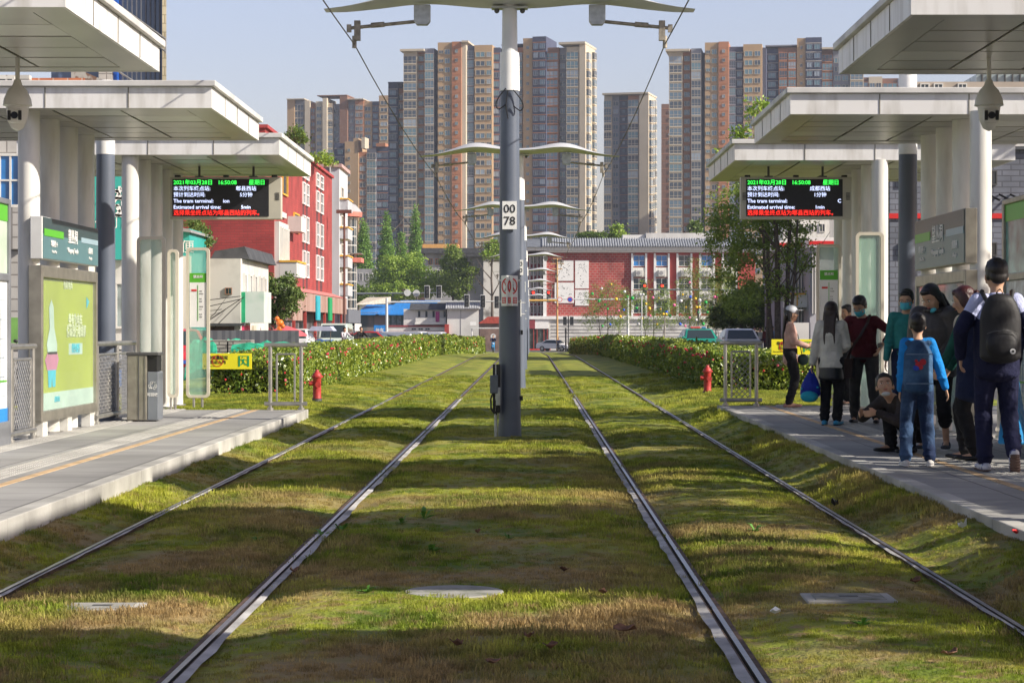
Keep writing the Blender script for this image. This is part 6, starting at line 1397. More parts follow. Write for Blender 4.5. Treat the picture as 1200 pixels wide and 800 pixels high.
MB().cyl((x,Y,gz(Y)),(x,Y,PZ(303,Y)),.13,.10,n=10).build('post', WOODP, t, smooth=True); MB().cyl((PX(619,Y),Y,PZ(352,Y)),(x,Y,PZ(352,Y)),.13,n=8).build('yellow_arm', mat('yellow_arm', (.70,.42,.10), .6), t)
for yy, w_ in ((303,5),(309,8),(315,6)): MB().box(x-w_*Y/F, x+w_*Y/F, Y-.06, Y+.06, PZ(yy,Y)-.06, PZ(yy,Y)+.06).build('crossarm', WOODP, t)
for dx in (-5,-2,2,5): MB().cyl((x+dx*Y/F,Y,PZ(308,Y)),(x+dx*Y/F,Y,PZ(303,Y)),.06,n=6).build('insulator', DSTEEL, t)
x = PX(666,262); t = thing('pedestrian_signal', (x,262,gz(262)), 'black post with twin dark signal heads beside the right hedge end', 'traffic light')
MB().cyl((x,262,gz(262)),(x,262,PZ(370,262)),.07,n=8).build('post', TLB, t)
for s_ in (-1,1): MB().box(x+s_*.42-.22,x+s_*.42+.22,261.8,262.1,PZ(381,262),PZ(371,262)).build('signal_head', TLB, t, bevel=.03)
x = PX(663,258); tag(MB().cyl((x,258,gz(258)),(x,258,PZ(384,258)),.1,n=8).cyl((x,258,PZ(390,258)),(x,258,PZ(387,258)),.12,n=8).build('bollard', BLACK), 'thin black and yellow post left of the black signal post', 'bollard')
for k, (px, yt) in enumerate(((752,345),(779,368),(818,360),(839,348),(847,378))):
    Y = 226; x = PX(px,Y); t = thing('street_lamp', (x,Y,gz(Y)), ['pale thin lamp post below the left red signals of the right gantry','thin brown lamp post before the second young tree','dark lamp post before the yellow green tree','black lamp post with pink double globes','short post at the right end of the young trees'][k], 'lamp post', 'thin lamp posts among the young trees')
    MB().cyl((x,Y,gz(Y)),(x,Y,PZ(yt,Y)),.06,n=8).build('post', [LIGHTP,RUSTY,TLB,TLB,RUSTY][k], t); MB().ball((x-.15,Y,PZ(yt,Y)),.15).ball((x+.15,Y,PZ(yt,Y)),.15).build('globes', [LIGHTP,MATS['ball_yellow'],MATS['ball_yellow'],MATS['ball_pink'],MATS['ball_green']][k], t, smooth=True)
x = PX(445,255); t = thing('blue_road_sign', (x,255,gz(255)), 'blue road sign with white characters below the blue shed roof', 'road sign'); MB().box(x-.7,x+.7,255,255.1,PZ(392.5,255),PZ(381,255)).build('panel', mat('sign_blue2', (.02,.22,.62), .5), t); MB().cyl((x,255.15,gz(255)),(x,255.15,PZ(382,255)),.05,n=8).build('post', METAL, t)
text('停车', .5, SIGNW, t, (x, 254.98, PZ(387,255)), align='CENTER', bold=.01)
x = PX(578,240); t = thing('small_blue_sign', (x,240,gz(240)), 'small round blue sign on a post left of the nearest pole', 'road sign'); MB().cyl((x,240,PZ(394,240)),(x,239.95,PZ(394,240)),.3,n=18).build('disc', LIGHTP, t); MB().cyl((x,240.1,gz(240)),(x,240.1,PZ(391,240)),.05,n=8).build('post', METAL, t)
tag(MB().box(PX(552,232),PX(590,232),232,232.1,PZ(385,232),PZ(383.6,232)).cyl((PX(553,232),232.2,gz(232)),(PX(553,232),232.2,PZ(384,232)),.07,n=6).build('barrier_rail', LIGHTP), 'pale horizontal barrier rail left of the nearest pole', 'barrier')
t = thing('street_railing', (PX(448,200),200,gz(200)), 'white picket railing between the riders and the white vans', 'railing')
m = MB()
for k in range(12): xx = PX(436+k*2.4,200); m.box(xx-.05,xx+.05,200,200.04,gz(200),PZ(397,200))
m.build('pickets', WHITE, t); MB().box(PX(434,200),PX(466,200),199.95,199.99,PZ(399,200)-.1,PZ(399,200)).build('rail', WHITE, t)
# ================================================================ VEHICLES
TYRE = mat('tyre', (.02,.02,.02), .8); CGL = mat('car_glass', (.03,.045,.05), .06, var=0, spec=1); HLM = mat('headlamp', (.7,.7,.68), .15, var=0); TLM = mat('tail_lamp', (.45,.01,.01), .25, var=0)
def car(kind, col, x, Y, rz, label, name='parked_car', grp=None, extra=None, cat='car'):
    """nose towards local -Y"""
    body = mat('car_paint_'+'_'.join('%d' % (c*100) for c in col), col, .25, .1, var=.03, spec=.7)
    t = thing(name, (0,0,0), label, cat, grp)
    if kind == 'van': L_, W_, Hh, prof, roof = 4.6, 1.75, 1.9, [(-2.3,.35),(-2.3,.85),(-2.15,1.0),(-1.6,1.85),(-1.3,1.9),(2.25,1.88),(2.3,1.0),(2.3,.35)], (-1.5,2.15)
    else: L_, W_, Hh, prof, roof = 4.4, 1.75, 1.45, [(-2.2,.32),(-2.2,.62),(-2.1,.74),(-1.1,.92),(-.45,1.42),(.0,1.47),(.8,1.44),(1.55,1.05),(2.1,.98),(2.2,.75),(2.2,.32)], (-.4,.9)
    w2 = W_/2; mb = MB(); n = len(prof); vs = []
    for sx in (-1, 1):
        for y, z in prof: ins = .0 if z < 1.0 else (z-1.0)*.42*(1 if kind != 'van' else .25); vs.append((sx*(w2-ins), y, z))
    fs = [tuple(range(n)), tuple(reversed(range(n, 2*n)))]+[(i, n+i, n+(i+1) % n, (i+1) % n) for i in range(n)]
    mb.add(vs, fs); bo = mb.build('body', body, t, bevel=.06)
    g = MB()
    if kind == 'van':
        g.add([(-.72,-2.135,1.06),(.72,-2.135,1.06),(.66,-1.66,1.80),(-.66,-1.66,1.80)], [(0,1,2,3)]); g.add([(-.7,2.31,1.1),(.7,2.31,1.1),(.64,2.285,1.75),(-.64,2.285,1.75)], [(3,2,1,0)])
        for sx in (-1,1): g.add([(sx*.885,-1.75,1.12),(sx*.885,2.0,1.12),(sx*.79,2.0,1.72),(sx*.79,-1.45,1.72)], [(0,1,2,3)])
    else:
        g.add([(-.74,-1.06,.97),(.74,-1.06,.97),(.60,-.5,1.40),(-.60,-.5,1.40)], [(0,1,2,3)]); g.add([(-.70,1.60,1.08),(.70,1.60,1.08),(.62,.86,1.43),(-.62,.86,1.43)], [(3,2,1,0)])
        for sx in (-1,1): g.add([(sx*.885,-.9,.98),(sx*.885,1.35,1.02),(sx*.72,.8,1.38),(sx*.72,-.4,1.38)], [(0,1,2,3)])
    g.build('windows', CGL, t, fixn=False)
    for sx in (-1,1):
        for yy in (-1.35,1.35):
            wh = MB().cyl((sx*(w2-.2),yy,.32),(sx*(w2+.01),yy,.32),.32,n=20).build('wheel', TYRE, t, smooth=True); MB().cyl((sx*(w2+.011),yy,.32),(sx*(w2+.03),yy,.32),.2,n=16).build('rim', METAL, wh)
        MB().box(sx*.62-.16,sx*.62+.16,-L_/2-.02,-L_/2+.05,.58,.72).build('headlight', HLM, t, bevel=.01); MB().box(sx*.66-.14,sx*.66+.14,L_/2-.05,L_/2+.02,.7,.88).build('tail_light', TLM, t, bevel=.01)
        MB().box(sx*(w2+.02)-.07,sx*(w2+.02)+.07,-.95,-.8,.95,1.08).build('wing_mirror', body, t, bevel=.02)
    MB().box(-.26,.26,-L_/2-.03,-L_/2-.005,.42,.53).build('number_plate', mat('plate_blue', (.02,.08,.4), .5), t)
    if extra == 'taxi': rs = MB().box(-.45,.45,-.1,.25,1.475,1.60).build('roof_sign', mat('taxi_sign', (.55,.45,.45), .4), t, bevel=.02); MB().box(-.4,.1,-.115,-.102,1.50,1.57).build('red_display', REDP, rs); MB().box(.2,.4,-.115,-.102,1.50,1.57).build('blue_light', BGL, rs)
    t.location = (x, Y, gz(Y)); t.rotation_euler = (0, 0, rz)
    return t
TG_ = (.02,.30,.22)
car('car', TG_, PX(818,112), 112, R(4), 'green taxi with a roof sign on the road beyond the right hedge', 'taxi', None, 'taxi', 'taxi'); car('car', (.04,.25,.28), PX(864,120), 120, R(0), 'teal car beside the green taxi, under the big tree', grp='cars on the right road')
car('car', (.72,.72,.72), PX(866,106), 106, R(3), 'white car in front of the teal car, right of the taxi', grp='cars on the right road')
car('car', (.75,.75,.76), PX(650,268), 268, R(65), 'white car crossing beyond the end of the right tracks'); car('van', (.74,.75,.76), PX(478,192), 192, R(70), 'left of the two white vans beyond the left hedge', 'parked_van', 'white vans at the junction', cat='van'); car('van', (.72,.73,.75), PX(500,196), 197, R(75), 'right of the two white vans beyond the left hedge', 'parked_van', 'white vans at the junction', cat='van')
car('van', (.55,.66,.60), PX(394,128), 128, R(0), 'pale green and white van on the left road by the riders', 'parked_van', None, cat='van'); car('car', (.72,.73,.74), PX(345,112), 112, R(0), 'white car below the faded red parasol'); car('car', (.50,.03,.05), PX(205,66), 66, R(15), 'red car seen through the glass windbreak at the platform end')
car('car', (.42,.03,.04), PX(437,133), 133, R(80), 'red car passing behind the two scooter riders')
def scooter(x, Y, rz, col, label, grp='scooters'):
    t = thing('scooter', (0,0,0), label, 'scooter', grp); m_ = mat('scooter_%d' % int(sum(col)*1000), col, .35, var=.05)
    for yy in (-.62,.62): wh = MB().cyl((-.05,yy,.22),(.05,yy,.22),.22,n=18).build('wheel', TYRE, t, smooth=True); MB().cyl((-.055,yy,.22),(.055,yy,.22),.1,n=12).build('hub', METAL, wh)
    MB().prismx([(-.55,.5),(-.45,.95),(-.38,.95),(-.35,.35),(.1,.32),(.2,.62),(.75,.68),(.8,.5),(.5,.3),(.1,.2),(-.4,.22)], -.14, .14).build('body', m_, t, bevel=.03)
    MB().box(-.13,.13,.12,.78,.69,.80).build('seat', BLACK, t, bevel=.03); MB().cyl((0,-.58,.3),(0,-.40,1.02),.025,n=8).cyl((-.32,-.38,1.02),(.32,-.38,1.02),.02,n=8).build('handlebar', DSTEEL, t); MB().ball((0,-.52,.82),.09,.05,.07).build('headlight', HLM, t)
    for sx in (-1,1): MB().cyl((sx*.2,-.4,1.02),(sx*.28,-.42,1.2),.008,n=6).ball((sx*.28,-.42,1.22),.05,.02,.035).build('mirror', BLACK, t)
    t.location = (x, Y, gz(Y)); t.rotation_euler = (0,0,rz); return t
for k, (px, Y, c, lb) in enumerate(((32,44,(.03,.03,.04),'black parked scooter behind the leftmost railing'),(108,41,(.35,.36,.38),'silver parked scooter behind the railing by the grey mast'),(122,43,(.05,.12,.3),'dark blue parked scooter right of the silver one'),(148,45,(.6,.6,.6),'white parked scooter behind the litter bin'),(376,122,(.04,.10,.25),'blue scooter parked before the shop fronts'))):
    scooter(PX(px,Y), Y, R([20,-15,-20,10,0][k]), c, lb, 'parked scooters')
scooter(PX(405,124), 124, R(25), (.5,.52,.55), 'silver scooter ridden by the man in white', 'ridden scooters'); scooter(PX(424,121), 121, R(20), (.05,.05,.05), 'dark scooter ridden by the man in black', 'ridden scooters'); scooter(PX(655,255), 255, R(10), (.04,.05,.08), 'small dark scooter at the far end of the tracks', 'ridden scooters'); scooter(PX(578,200), 200, R(0), (.05,.3,.6), 'blue scooter far off beside the left hedge end', 'ridden scooters')
x = PX(378,118); t = thing('covered_tricycle', (x,118,0), 'small tricycle with pale blue awning before the shop fronts', 'tricycle')
MB().prism([(x-.7,1.35),(x-.5,1.6),(x+.5,1.6),(x+.7,1.35)], 117, 119).build('awning', mat('pale_blue_canvas', (.45,.50,.66), .7), t); MB().box(x-.55,x+.55,117.2,119,.35,.85).build('box', mat('trike_blue', (.05,.15,.4), .5), t, bevel=.03)
for sx in (-1,1): MB().cyl((x+sx*.5,117.2,.8),(x+sx*.55,117.1,1.4),.02,n=6).build('awning_post', METAL, t); MB().cyl((x+sx*.6,118.4,.28),(x+sx*.5,118.4,.28),.28,n=16).build('wheel', TYRE, t)
# ================================================================ PEOPLE
SKIN = mat('skin', (.55,.33,.22), .55, var=.08, scale=12, spec=.35); HAIRB = mat('black_hair', (.012,.010,.010), .38, var=.3, scale=60, bump=.6, bscale=120, stretch=(1,1,.12)); HAIRR = mat('maroon_hair', (.055,.012,.014), .38, var=.3, scale=60, bump=.6, bscale=120, stretch=(1,1,.12)); HAIRG = mat('grey_hair', (.12,.11,.11), .6, var=.3, scale=60)
EYEW = mat('eye_white', (.75,.72,.68), .3, var=0); IRIS = mat('iris', (.02,.012,.01), .15, var=0); LIP = mat('lips', (.42,.13,.11), .5, var=0); MASK = mat('medical_mask', (.08,.48,.60), .7, var=.06, scale=30, bump=.3, bscale=60)
def cloth(name, col, rough=.85, var=.18, bump=.9, col2=None): return mat('cloth_'+name, col, rough, var=var, scale=5, bump=1.0, bscale=8, dist=.05, col2=col2, spec=.25)
def ik(a, c, l1, l2, hint):
    a, c = Vector(a), Vector(c); d = c-a; L_ = min(d.length, (l1+l2)*.999); d.normalize(); x = (l1*l1-l2*l2+L_*L_)/(2*L_); h = math.sqrt(max(0, l1*l1-x*x)); hn = Vector(hint); hn = (hn-d*hn.dot(d)).normalized()
    return a+d*x+hn*h, a+d*L_
def cap(mb, a, b, r0, r1, n=14):
    mb.cyl(a, b, r0, r1, n=n); mb.ball(a, r0, n=n, m=8); mb.ball(b, r1, n=n, m=8)
def remesh(mb, name, m_, parent, vox, smooth=4):
    o = mb.build(name, m_, parent); r = o.modifiers.new('r', 'REMESH'); r.mode = 'VOXEL'; r.voxel_size = vox; s = o.modifiers.new('s', 'SMOOTH'); s.iterations = smooth; s.factor = .6
    dg = bpy.context.evaluated_depsgraph_get(); me = bpy.data.meshes.new_from_object(o.evaluated_get(dg)); me.name = name; old = o.data; o.modifiers.clear(); o.data = me; bpy.data.meshes.remove(old)
    me.polygons.foreach_set('use_smooth', [True]*len(me.polygons)); 
    if not me.materials: me.materials.append(m_)
    return o
class Sub(MB):                                     # a builder that places what is added through a matrix
    def __init__(s, M_): super().__init__(); s.M = M_
    def add(s, vs, fs): return super().add([tuple(s.M @ Vector(v)) for v in vs], fs)
def hand(mb, w_, d, side, h, curl=.35, up=None):
    """palm, four unequal bent fingers and a thumb leaving the palm's side; w_ wrist, d direction"""
    d = Vector(d).normalized(); k = h/1.7; u = Vector(up or (side, 0, 0)); u = (u-d*u.dot(d)).normalized()   # u: back of the hand
    s = d.cross(u).normalized()*(1 if side > 0 else -1)                                               # across the knuckles, towards the thumb
    w_ = Vector(w_); pc = w_+d*.05*k
    for a in (-.024, -.008, .008, .024): cap(mb, w_+s*a*.6*k+d*.012*k, w_+d*.085*k+s*a*k, .014*k, .0115*k, 8)
    for a, l_ in ((-.030,.058), (-.010,.070), (.010,.074), (.030,.066)):
        p = w_+d*.088*k+s*a*k; q = p+(d*math.cos(curl)-u*math.sin(curl))*l_*.5*k; r_ = q+(d*math.cos(curl*2.3)-u*math.sin(curl*2.3))*l_*.5*k
        cap(mb, p, q, .0098*k, .009*k, 8); cap(mb, q, r_, .009*k, .0075*k, 8)
    p = w_+d*.03*k+s*.026*k; q = p+(d*.75+s*.62-u*.2)*.040*k; cap(mb, p, q, .012*k, .010*k, 8); cap(mb, q, q+(d*.92+s*.15-u*.3)*.030*k, .0098*k, .008*k, 8)
def person(label, x, Y, z0, rz, h=1.65, build=1.0, pelvis=None, lean=(0,0), wr=None, an=None, elb=None, knee=None, head=(0,0,0), top=None, legs=None, skirt=None, shoes=None, hair='short', hairm=None, collar=None, mask=False, vox=.009,
           tlen=.50, sleeve=1.0, leglen=1.0, face=True, foot_dir=None, fat=0.0, puff=0.0, grp=None, hdir=None):
    t = thing('person', (0,0,0), label, 'person', grp); k = h/1.7; b = build
    pel = Vector(pelvis) if pelvis else Vector((0, 0, .93*k)); L = Vector((lean[0], lean[1], 0))
    up = (Vector((0,0,1))+L*1.0).normalized(); waist = pel+up*.14*k; chest = pel+up*.34*k+L*.03; neck = pel+up*.515*k+L*.05; side = Vector((1,0,0))
    sh = {s: pel+up*.465*k+side*s*.158*k*b+L*.04 for s in (1,-1)}; hip = {s: pel+side*s*.088*k*b-Vector((0,0,.02*k)) for s in (1,-1)}
    wr = wr or {}; an = an or {}; elb = elb or {}; knee = knee or {}; A = {}
    for s in (1,-1):
        w_ = Vector(wr.get(s, (s*.25*k*b, -.06*k, pel.z-.10*k))); e, w_ = ik(sh[s], w_, .285*k, .255*k, elb.get(s, (s*.35, .9, -.1)))
        a_ = Vector(an.get(s, (s*.09*k, .02, .085*k))); kn, a_ = ik(hip[s], a_, .42*k, .43*k, knee.get(s, (s*.05, -1, 0)))
        A[s] = (e, w_, kn, a_)
    hc = neck+up*.150*k+Vector((0,-.022*k,0)); 
    HM = Matrix.Translation(hc-up*.06*k) @ Matrix.Rotation(R(head[0]), 4, 'Z') @ Matrix.Rotation(R(head[1]), 4, 'X') @ Matrix.Rotation(R(head[2]), 4, 'Y') @ Matrix.Translation(up*.06*k) @ Matrix.Scale(k*1.10, 4)
    # ---- body: one continuous surface
    mb = MB()
    for i in range(16):
        u = i/15; c = pel.lerp(neck, u*.93); w2 = np.interp(u, [0,.25,.45,.75,1], [.150,.125,.135,.155,.075])*k*b+fat*.8; d2 = np.interp(u, [0,.25,.45,.75,1], [.105,.088,.098,.105,.06])*k+fat; mb.ball(c, w2, d2, .075*k, n=18, m=8)
    cap(mb, neck-up*.05*k, hc-up*.05*k, .055*k, .050*k)
    for s in (1,-1):
        e, w_, kn, a_ = A[s]
        cap(mb, sh[s], e, .047*k, .037*k); cap(mb, e, w_, .036*k, .024*k); cap(mb, neck-up*.04*k, sh[s], .05*k, .048*k)
        cap(mb, hip[s], kn, .074*k, .046*k); cap(mb, kn, a_, .045*k, .034*k); mb.ball(kn.lerp(a_, .3)+Vector((0,.008,0)), .045*k, .046*k, .085*k, n=12, m=8)
        dd = hdir[s] if hdir and s in hdir else (w_-e); hand(mb, w_, dd, s, h)
        fd = Vector((foot_dir or {}).get(s, (s*.12, -1, 0))).normalized(); cap(mb, a_-Vector((0,0,.02*k)), a_+fd*.13*k-Vector((0,0,.05*k)), .034*k, .028*k)
    S_ = Sub(HM)
    S_.ball((0,.012,.035), .076, .094, .088, n=20, m=14); S_.ball((0,-.012,-.035), .062, .074, .075, n=18, m=12); S_.ball((0,-.05,-.085), .030, .028, .022, n=12, m=8)
    S_.ball((0,-.092,-.018), .012, .017, .022, n=10, m=8); S_.ball((0,-.098,-.030), .016, .014, .012, n=10, m=8)
    S_.ball((.045,-.060,-.03), .026, .022, .022, n=10, m=8); S_.ball((-.045,-.060,-.03), .026, .022, .022, n=10, m=8)
    for s in (1,-1): S_.ball((s*.080,.012,-.012), .010, .018, .030, n=10, m=8)
    mb.add(S_.v, S_.f); bo = remesh(mb, 'body', SKIN, t, vox, 3)
    if face:
        for s in (1,-1):
            q = Sub(HM); q.ball((s*.031,-.0785,.004), .013, .008, .0065, n=10, m=6); q.build('eye', EYEW, t, smooth=True)
            q = Sub(HM); q.ball((s*.031,-.0845,.004), .006, .004, .0062, n=10, m=6); q.build('iris', IRIS, t, smooth=True)
            q = Sub(HM); q.ball((s*.032,-.084,.024), .018, .006, .0035, n=10, m=6); q.build('eyebrow', HAIRB, t, smooth=True)
        q = Sub(HM); q.ball((0,-.088,-.060), .022, .007, .0065, n=12, m=6); q.build('mouth', LIP, t, smooth=True)
    # ---- hair
    hm = hairm or HAIRB; S_ = Sub(HM)
    if hair != 'none':
        S_.ball((0,.026,.048), .086, .098, .088, n=22, m=14); S_.ball((0,-.045,.088), .058, .038, .032, n=14, m=8)
        if hair == 'short':
            for s in (1,-1): S_.ball((s*.066,.03,.01), .020, .045, .045, n=12, m=8)
            S_.ball((0,.075,-.01), .066, .035, .06, n=14, m=8)
            rr_ = random.Random(int(h*1000))
            for q_ in range(40): a = rr_.uniform(0, 6.28); e_ = rr_.uniform(.25, 1.5); S_.ball((.078*math.cos(a)*math.cos(e_),.024+.088*math.sin(a)*math.cos(e_),.048+.080*math.sin(e_)), .015, .017, .015, n=8, m=6)
        if hair in ('long', 'ponytail'):
            for s in (1,-1): S_.ball((s*.074,.030,.0), .018, .050, .085, n=12, m=8)
            S_.ball((0,.08,-.02), .072, .04, .08, n=14, m=8)
        if hair == 'long':
            for i, (xx, ln) in enumerate(((-.06,.40),(-.03,.46),(0,.48),(.03,.46),(.06,.42))): 
                for j in range(24): u = j/23; S_.ball((xx*(1.1-.35*u)+.01*math.sin(u*5+i),.085+.035*math.sin(u*2.2),-.03-ln*u), .032-.012*u, .024-.008*u, .035, n=10, m=6)
            for s in (1,-1):
                for j in range(20): u = j/19; S_.ball((s*(.086+.012*math.sin(u*3)),.035-.02*u,-.02-.30*u), .014-.005*u, .028-.012*u, .034, n=10, m=6)
        if hair == 'ponytail':
            S_.ball((0,.125,.03), .026, .026, .026, n=10, m=6)
            for j in range(18): u = j/17; S_.ball((0,.14+.05*math.sin(u*2.4),.03-.20*u), .034-.012*u, .030-.01*u, .03, n=10, m=6)
        Q = MB(); Q.add(S_.v, S_.f); remesh(Q, 'hair', hm, t, .008, 3)
    if mask:
        q = Sub(HM)
        for i in range(8):
            for j in range(7):
                pass
        n, m2 = 14, 8; vs = []
        for j in range(m2+1):
            for i in range(n+1):
                a = (-1+2*i/n)*1.25; z = -.008-.085*j/m2; r_ = .082+.012*math.cos(a*1.1)-.018*(j/m2)**2+.006*math.sin(j/m2*math.pi); vs.append((math.sin(a)*.072*(1-.12*(j/m2)**2), -math.cos(a)*(r_+.022)+.006, z*(1-.1*abs(a))))
        q.add(vs, [(j*(n+1)+i, j*(n+1)+i+1, (j+1)*(n+1)+i+1, (j+1)*(n+1)+i) for j in range(m2) for i in range(n)]); o = q.build('face_mask', MASK, t, smooth=True, fixn=False); sd = o.modifiers.new('s', 'SOLIDIFY'); sd.thickness = .003
    # ---- clothes
    if top:
        mb = MB(); g = .016+puff
        for i in range(22):
            u = i/21; c = pel.lerp(neck, -.22*tlen/.5+u*(.86+.22*tlen/.5)); uu = max(0, (u*(1+.22)-.22)); w2 = np.interp(uu, [0,.25,.45,.75,1], [.155,.138,.142,.160,.085])*k*b+fat*.8+g; d2 = np.interp(uu, [0,.25,.45,.75,1], [.112,.100,.106,.108,.066])*k+fat+g; mb.ball(c, w2, d2, .085*k, n=20, m=8)
        for s in (1,-1):
            e, w_ = A[s][:2]; cap(mb, neck-up*.055*k, sh[s], .05*k+g*.6, .052*k+g); cap(mb, sh[s], e, .052*k+g, .042*k+g)
            if sleeve > .55: cap(mb, e, e.lerp(w_, min(1, (sleeve-.5)*2)*.93), .041*k+g, .030*k+g*.8)
            rr_ = random.Random(s*7+int(h*100))
            for q_ in range(5): u = rr_.random(); p = e.lerp(w_, u*.6) if q_ % 2 and sleeve > .6 else sh[s].lerp(e, .4+u*.6); mb.ball(p+Vector((rr_.uniform(-1,1),rr_.uniform(-1,1),0))*.012, .048*k+g*.8, .048*k+g*.8, .018, n=12, m=6)
        remesh(mb, 'top', top, t, vox*1.1, 3)
    if legs:
        mb = MB(); g = .018
        for i in range(4): mb.ball(pel+Vector((0,0,.06-.035*i))*k, .152*k*b+fat*.8+g, .110*k+fat+g, .05*k, n=20, m=8)
        for s in (1,-1):
            kn, a_ = A[s][2:]; cap(mb, hip[s], kn, .085*k+g, .060*k+g); end = kn.lerp(a_, leglen*.97); mb.ball(kn.lerp(a_, .22), .060*k+g, .062*k+g, .13*k, n=14, m=10); cap(mb, kn, end, .058*k+g, (.046 if leglen == 1 else .050)*k+g)
            rr_ = random.Random(s*5+int(h*99))
            for q_ in range(12): u = rr_.random()**.6; p = kn.lerp(end, u); mb.ball(p+Vector((rr_.uniform(-1,1),rr_.uniform(-1,1),0))*.012, .056*k+g, .056*k+g, .014, n=12, m=6)
        remesh(mb, 'trousers', legs, t, vox*1.1, 3)
    if skirt:
        mb = MB(); 
        for i in range(20): u = i/19; mb.ball(pel+Vector((0,0,.09*k-u*.36*k)), (.140+.040*u)*k*b+.012, (.105+.035*u)*k+.012, .05*k, n=22, m=8)
        remesh(mb, 'skirt', skirt, t, vox*1.1, 3)
    if shoes:
        for s in (1,-1):
            a_ = A[s][3]; fd = Vector((foot_dir or {}).get(s, (s*.12, -1, 0))).normalized(); mb = MB(); an_ = a_-Vector((0,0,.03*k)); dn = Vector((0,0,-1)) if abs(fd.z) < .3 else fd.cross(Vector((1,0,0))).normalized()*(1 if fd.cross(Vector((1,0,0))).z < 0 else -1)
            for j in range(9):
                u = j/8; c = a_+fd*(-.055+.235*u)*k+dn*(.048+.006*math.sin(u*3))*k; mb.ball(c, (.040+.008*math.sin(u*3.1))*k, .045*k, (.036-.014*u)*k, n=14, m=8)
            mb.ball(an_, .046*k, .050*k, .045*k, n=14, m=8); so_ = remesh(mb, 'shoe', shoes[0], t, .007, 2)
            if len(shoes) > 1:
                mb = MB()
                for j in range(9): u = j/8; mb.ball(a_+fd*(-.058+.245*u)*k+dn*.078*k, (.042+.008*math.sin(u*3.1))*k, .045*k, .014*k, n=14, m=6)
                remesh(mb, 'sole', shoes[1], so_, .007, 1)
    t.location = (x, Y, z0); t.rotation_euler = (0, 0, R(rz))
    return dict(t=t, A=A, sh=sh, pel=pel, neck=neck, HM=HM, k=k, up=up, chest=chest)
def foot(py, z=ph): return (H-z)*F/(py-VY)
def local_part(P_, mb, name, m_, smooth=True, vox=None):
    t = P_['t']; l, r_ = t.location.copy(), t.rotation_euler.copy(); t.location = (0,0,0)
    o = remesh(mb, name, m_, t, vox, 2) if vox else mb.build(name, m_, t, smooth=smooth); t.location = l; return o
def held(P_, mb, name, m_, label, cat, smooth=True, vox=None, bevel=0):
    """a thing the person carries: its own top-level object, placed through the person's frame"""
    t = P_['t']; M_ = Matrix.Translation(t.location) @ Matrix.Rotation(t.rotation_euler.z, 4, 'Z'); mb.v = [tuple(M_ @ Vector(v)) for v in mb.v]
    e = thing(name, tuple(np.array(mb.v).min(0)), label, cat)
    bpy.data.objects.remove(e)
    o = mb.build(name, m_, None, smooth=smooth, bevel=bevel)
    return tag(o, label, cat)
BL = cloth('black', (.012,.012,.014)); NV = cloth('navy', (.012,.018,.05)); BLKS = mat('black_shoe', (.012,.012,.012), .35, var=.1); SOLEW = mat('white_sole', (.65,.64,.62), .6, var=.05)
# 1 woman in the white cap
Y = foot(477.5); X = PX(926, Y)
P1 = person('woman in white cap and dusty pink jacket looking at her phone before the yellow board', X, Y, ph, 82, 1.58, build=.90, wr={1:(.13,-.26,.96),-1:(-.09,-.27,.98)}, elb={1:(.6,.7,-.6),-1:(-.6,.7,-.6)}, top=cloth('dusty_pink', (.52,.33,.28)), legs=BL, shoes=[mat('pink_flat', (.42,.22,.17), .6)], hair='long', tlen=.62, hdir={1:(-.3,-.9,.1),-1:(.3,-.9,.1)})
mb = Sub(P1['HM']); mb.ball((0,.01,.060), .092, .108, .078, n=22, m=12)
for j in range(7): a = -1.0+j/3; mb.ball((.062*math.sin(a),-.10-.05*math.cos(a),.058), .036, .045, .008, n=10, m=6)
mb.__class__ = MB; local_part(P1, mb, 'cap', mat('cap_white', (.60,.62,.68), .8, var=.1, scale=30), vox=.008)
held(P1, MB().box(-.03,.03,-.37,-.36,.96,1.09), 'phone', BLACK, 'dark phone held by the woman in the white cap', 'phone', smooth=False, bevel=.004)
mb = MB(); mb.ball((.14,-.20,.76), .03, .09, .09, n=14, m=8); mb.tube([(-.1,0,1.40),(.05,-.12,1.15),(.15,-.18,.85)], .008, 6); held(P1, mb, 'shoulder_bag', mat('dark_green_bag', (.02,.05,.045), .5), 'small dark shoulder bag at the hip of the woman in the white cap', 'bag')
# 2 woman in white sweater
Y = foot(498); X = PX(974, Y)
P2 = person('woman seen from behind in white sweater and black leather skirt, carrying a blue bag', X, Y, ph, 160, 1.57, build=.95, wr={1:(.24,.02,.80),-1:(-.12,-.26,.98)}, top=cloth('ivory_knit', (.66,.63,.57)), skirt=mat('black_leather', (.015,.017,.02), .4, var=.2, bump=.4, bscale=15, dist=.01), legs=BL, shoes=[mat('blue_shoe', (.03,.26,.46), .5, var=.3, scale=30), BLKS], hair='long', tlen=.45, puff=.012, hairm=mat('brown_hair', (.030,.014,.012), .4, var=.3, scale=60, bump=.5, bscale=100))
mb = MB()
for j in range(22): u = j/21; r_ = .02+.115*math.sin(min(1, u*1.15)*1.5); mb.ball((.26+.01*u,.02,.70-.30*u), r_, r_*.6, .045, n=20, m=16)
held(P2, mb, 'drawstring_bag', cloth('royal_blue', (.012,.03,.32), .6), 'royal blue drawstring bag hanging from the hand of the woman in the sweater', 'bag')
mb = MB(); mb.ball((.27,.08,.37), .12, .06, .075, n=16, m=8); mb.box(.15,.17,.06,.1,.48,.50).box(.36,.38,.06,.1,.46,.48); held(P2, mb, 'lunch_bag', cloth('turquoise', (.02,.36,.50), .6), 'turquoise bag showing below the royal blue drawstring bag', 'bag')
mb = MB(); mb.ball((.17,.0,.43), .03, .06, .035, n=12, m=8); held(P2, mb, 'red_pouch', REDP, 'little red pouch tucked beside the royal blue bag', 'pouch')
